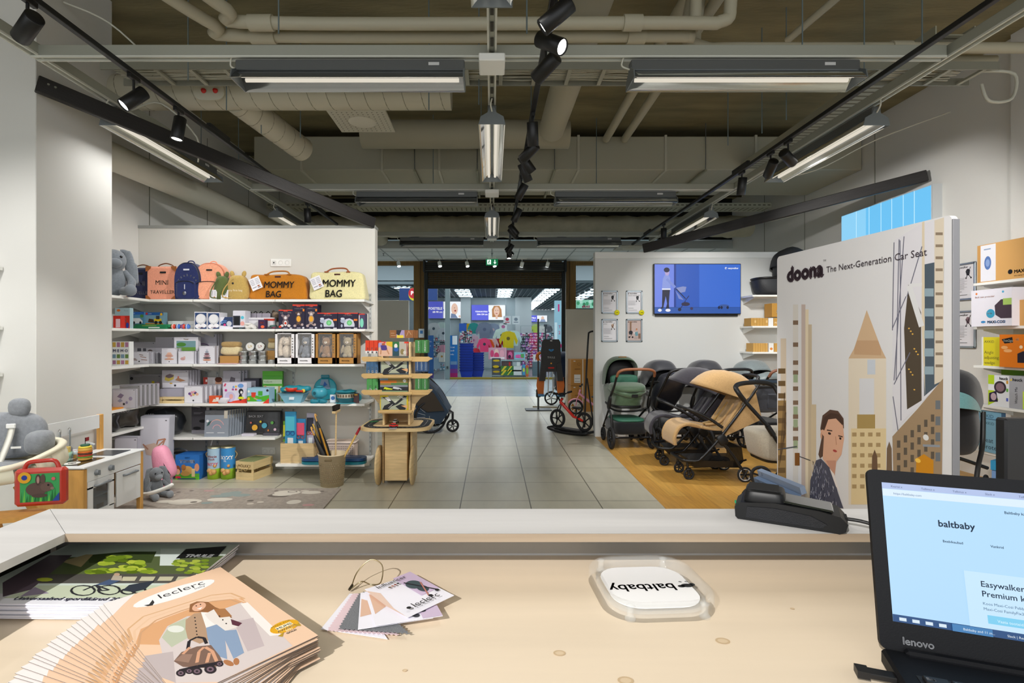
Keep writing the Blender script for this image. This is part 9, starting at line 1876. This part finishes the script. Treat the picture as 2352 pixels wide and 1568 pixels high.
b.prism(i_, .003, GL, Tr(0, 0, .006)); b.build('rim', t)
b = MB(); b.prism(rrect(.136, .136, .04, 6), .0012, pm('#f7f7f8'), Tr(0, 0, .0105)); b.text('baltbaby', pm('#26282c'), Tr(-.012, .004, .0122) @ R(0, 0, PI), .032, 'c', .012, 4)
for (x, y, rx, ry) in ((.062, -.004, .010, .006), (.072, -.001, .004, .005), (.052, -.006, .006, .004)): b.lathe([(0, 0), (1, 0)], pm('#26282c'), 14, M=Tr(x, y, .0122) @ Matrix.Diagonal((rx, ry, 1, 1)))
for x in (.056, .066): b.lathe([(.0012, 0), (.0022, 0)], pm('#26282c'), 12, (x, .009, .0122))
b.build('insert', t)
for sx in (-1, 1):
 for sy in (-1, 1): b = MB(); b.lathe([(0, 0), (.008, 0), (.008, .004), (.005, .006), (.005, .018), (.0075, .02), (0, .022)], GL, 16, (sx * .055, sy * .079, .001)); b.build('foot', t)
# laptop
LX, LY, LZ = .455, .612, ZD
la = -.36
t = thing('laptop', 'black laptop showing a web shop page, open towards us', 'laptop', (LX, LY, LZ), la)
LB = mat('#0b0c10', .55, bump=.05, bscale=600, spec=.2); lwid, ldep, lht = .306, .21, .205
b = MB(); b.box((lwid / 2, -ldep / 2, .011), (lwid, ldep, .018), LB, ch=.003); b.box((lwid / 2, -.006, .020), (lwid * .86, .012, .01), LB, ch=.003); b.build('base', t)
b = MB(); b.box((.155, -.098, .0203), (.275, .096, .001), mat('#101114', .6)); b.build('keyboard_well', t)
KB = mat('#0c0c0f', .45); KT = pm('#d8d8dc'); kp = .019
rows = (['Esc', 'F1', 'F2', 'F3', 'F4', 'F5', 'F6', 'F7', 'F8', 'F9'], ['`', '1', '2', '3', '4', '5', '6', '7', '8', '9', '0', '-', '='], ['Tab', 'Q', 'W', 'E', 'R', 'T', 'Y', 'U', 'I', 'O', 'P'], ['Caps', 'A', 'S', 'D', 'F', 'G', 'H', 'J', 'K', 'L'], ['Shift', 'Z', 'X', 'C', 'V', 'B', 'N', 'M'])
for r_, row in enumerate(rows):
 x = .02
 for j, ch_ in enumerate(row):
  w1 = kp * (1.3 if (r_ == 0) else (1, 1, 1.5, 1.8, 2.2)[r_] if j == 0 else 1); hh = .013 if r_ == 0 else .017
  b = MB(); yy = -.060 - (0 if r_ == 0 else .016 + (r_ - 1) * .019)
  b.box((x + w1 / 2, yy, .0225), (w1 - .002, hh, .004), KB, ch=.0012); b.text(ch_, KT, Tr(x + .003, yy + (.0 if r_ else -.002), .0247), .006 if len(ch_) > 1 else .0075, 'l', .02, 1); b.build('key', t)
  x += w1
Ml = Tr(0, 0, .018) @ R(PI / 2 - .25, 0, 0)
b = MB(M=Ml); b.prism([(x + lwid / 2, y + lht / 2) for x, y in rrect(lwid, lht, .008, 4)], .008, LB, Tr(0, 0, -.008)); b.text('lenovo', pm('#8d8f94'), Tr(.022, .009, .0006), .011, 'l', .02); b.box((.18, lht - .008, .0002), (.02, .003, .0006), pm('#0a0a0c')); lid = b.build('lid', t)
sw, sh_ = .277, .158
L1, L2, DT = em('#aed6f5', .9), em('#97caf0', .9), em('#1d4468', .5)
scr = [('r', 0, 0, 1, 1, L1), ('r', 0, .955, 1, 1, em('#b3c4ec', .8)), ('r', 0, .90, 1, .953, em('#d4e6fa', .9)), ('r', 0, .0, 1, .05, em('#12508e', .6)), T_(.04, .915, .022, 'https://baltbaby.com', em('#5a7a9a', .6)), T_(.42, .845, .026, 'Baltbaby kauplus nüüd avatud Kvartali II korrusel', DT, 'l', .01), T_(.19, .71, .066, 'baltbaby', em('#123a5c', .4), 'l', .02)]
scr += [T_(x, .60, .024, s_, DT, 'l', .01) for x, s_ in ((.20, 'Beebikaubad'), (.36, 'Vankrid'), (.50, 'Turvavarustus'), (.68, 'Lastetuba'))]
scr += [('r', .50, .30, 1, .50, L2), ('a', .58, .62, .16, .165, 200, 330, em('#8cc8ea', .9)), ('a', .62, .66, .2, .204, 200, 320, em('#8cc8ea', .9)), ('r', .26, .05, .70, .42, em('#c0e0f8', .9)), T_(.31, .325, .055, 'Easywalker Harvey³', em('#1d3f60', .4), 'l', .01), T_(.31, .26, .055, 'Premium komplekt', em('#1d3f60', .4), 'l', .01), T_(.31, .205, .026, 'Koos Maxi-Cosi Pebble Pro turvahälli,', em('#4a7496', .6)), T_(.31, .17, .026, 'Maxi-Cosi FamilyFix3 aluse ja adapteritega', em('#4a7496', .6)), ('r', .32, .085, .48, .14, em('#78c8ea', .9)), T_(.35, .10, .026, 'Vaata tooteid', em('#d8f0fa', .9)), ('r', .20, 0, .33, .048, em('#3f86c4', .7)), T_(.235, .016, .022, 'Baltbaby and 11 m...', em('#e8f4fc', .8)), T_(.375, .016, .022, 'Slack | Reap | -', em('#e8f4fc', .8))]
scr += [('r', .02 + .045 * i, .014, .045 + .045 * i, .036, em('#dcecf8', .8)) for i in range(4)] + [T_(.03 + .11 * i, .968, .02, s_, em('#4a5a84', .6)) for i, s_ in enumerate(('Kvartal x', 'Tellimus x', 'Tellimus x', 'Slack x', 'Telli x', 'Easywal x', 'Tellimu x'))]
b = MB(M=Ml); face(Tr(.0145, .032, .0004), sw, sh_, scr, b); o = b.build('screen', lid)
b = MB(); b.box((-.012, -.045, .011), (.026, .014, .006), BLACK, ch=.001); b.box((-.03, -.045, .011), (.012, .015, .008), BLACK); b.build('usb_plug', t)
# payment terminal on the ledge
p0 = Vector((.435, .895)); p1 = Vector((.548, .835)); pa = math.atan2(p1.y - p0.y, p1.x - p0.x)
t = thing('payment_terminal', 'black card payment terminal in its charging cradle on the grey ledge', 'payment terminal', (.492, .866, 1.12), pa - .03)
TB = mat('#0d0e10', .42, spec=.3); TB2 = mat('#191a1e', .5, spec=.3, bump=.25, bscale=900)
b = MB(); b.prism([(-.078, .004), (-.074, .0), (.068, .0), (.076, .004), (.079, .016), (.070, .026), (.04, .031), (-.02, .034), (-.07, .028), (-.079, .02)], .066, TB, Tr(0, .033, 0) @ R(PI / 2, 0, 0)); b.build('cradle', t)
b = MB(); b.prism([(-.062, .005), (.045, .005), (.052, .012), (.03, .022), (-.02, .026), (-.060, .023)], .0015, TB2, Tr(0, -.0332, 0) @ R(PI / 2, 0, 0)); b.build('side_grip', t)
b = MB(); b.sq((-.035, .0, .036), (.031, .030, .014), TB, .25, .3, 26, 10, fn=lambda q: (q.x * (1 - 6 * max(0, q.z)), q.y * (1 - 5 * max(0, q.z)), q.z)); b.box((-.037, 0, .0495), (.045, .045, .003), mat('#060607', .7)); b.build('printer_cover', t)
b = MB(); b.box((.024, 0, .0335), (.075, .054, .004), mat('#1a1f1c', .08, coat=1), rot=(0, .08, 0), ch=.002); b.build('display', t)
b = MB(); b.box((-.006, .0, .0362), (.012, .046, .0012), pm('#b8bcc0'), rot=(0, .08, 0)); b.build('label_strip', t)
b = MB(); b.box((.0785, .006, .012), (.004, .022, .014), mat('#050506', .8)); b.box((-.079, -.018, .024), (.002, .006, .004), em('#18b070', .6)); b.build('port', t)
b = MB(); b.tube(smoothpath([(.560, .835, 1.134), (.585, .815, 1.134), (.62, .79, 1.122), (.66, .76, 1.10), (.72, .74, 1.045)]), .0028, BLACK, 8); solo('power_cable', b, 'black cable running from the payment terminal behind the laptop', 'cable')
# customer display behind the laptop
t = thing('customer_display', 'black flat customer display standing on the ledge behind the laptop', 'display', (.96, .866, 1.12), 0)
b = MB(); b.box((0, 0, .092), (.236, .02, .156), mat('#0b0c10', .4), ch=.003); b.build('panel', t)
b = MB(); b.box((0, .01, .008), (.12, .06, .014), BLACK, ch=.003); b.build('stand', t)
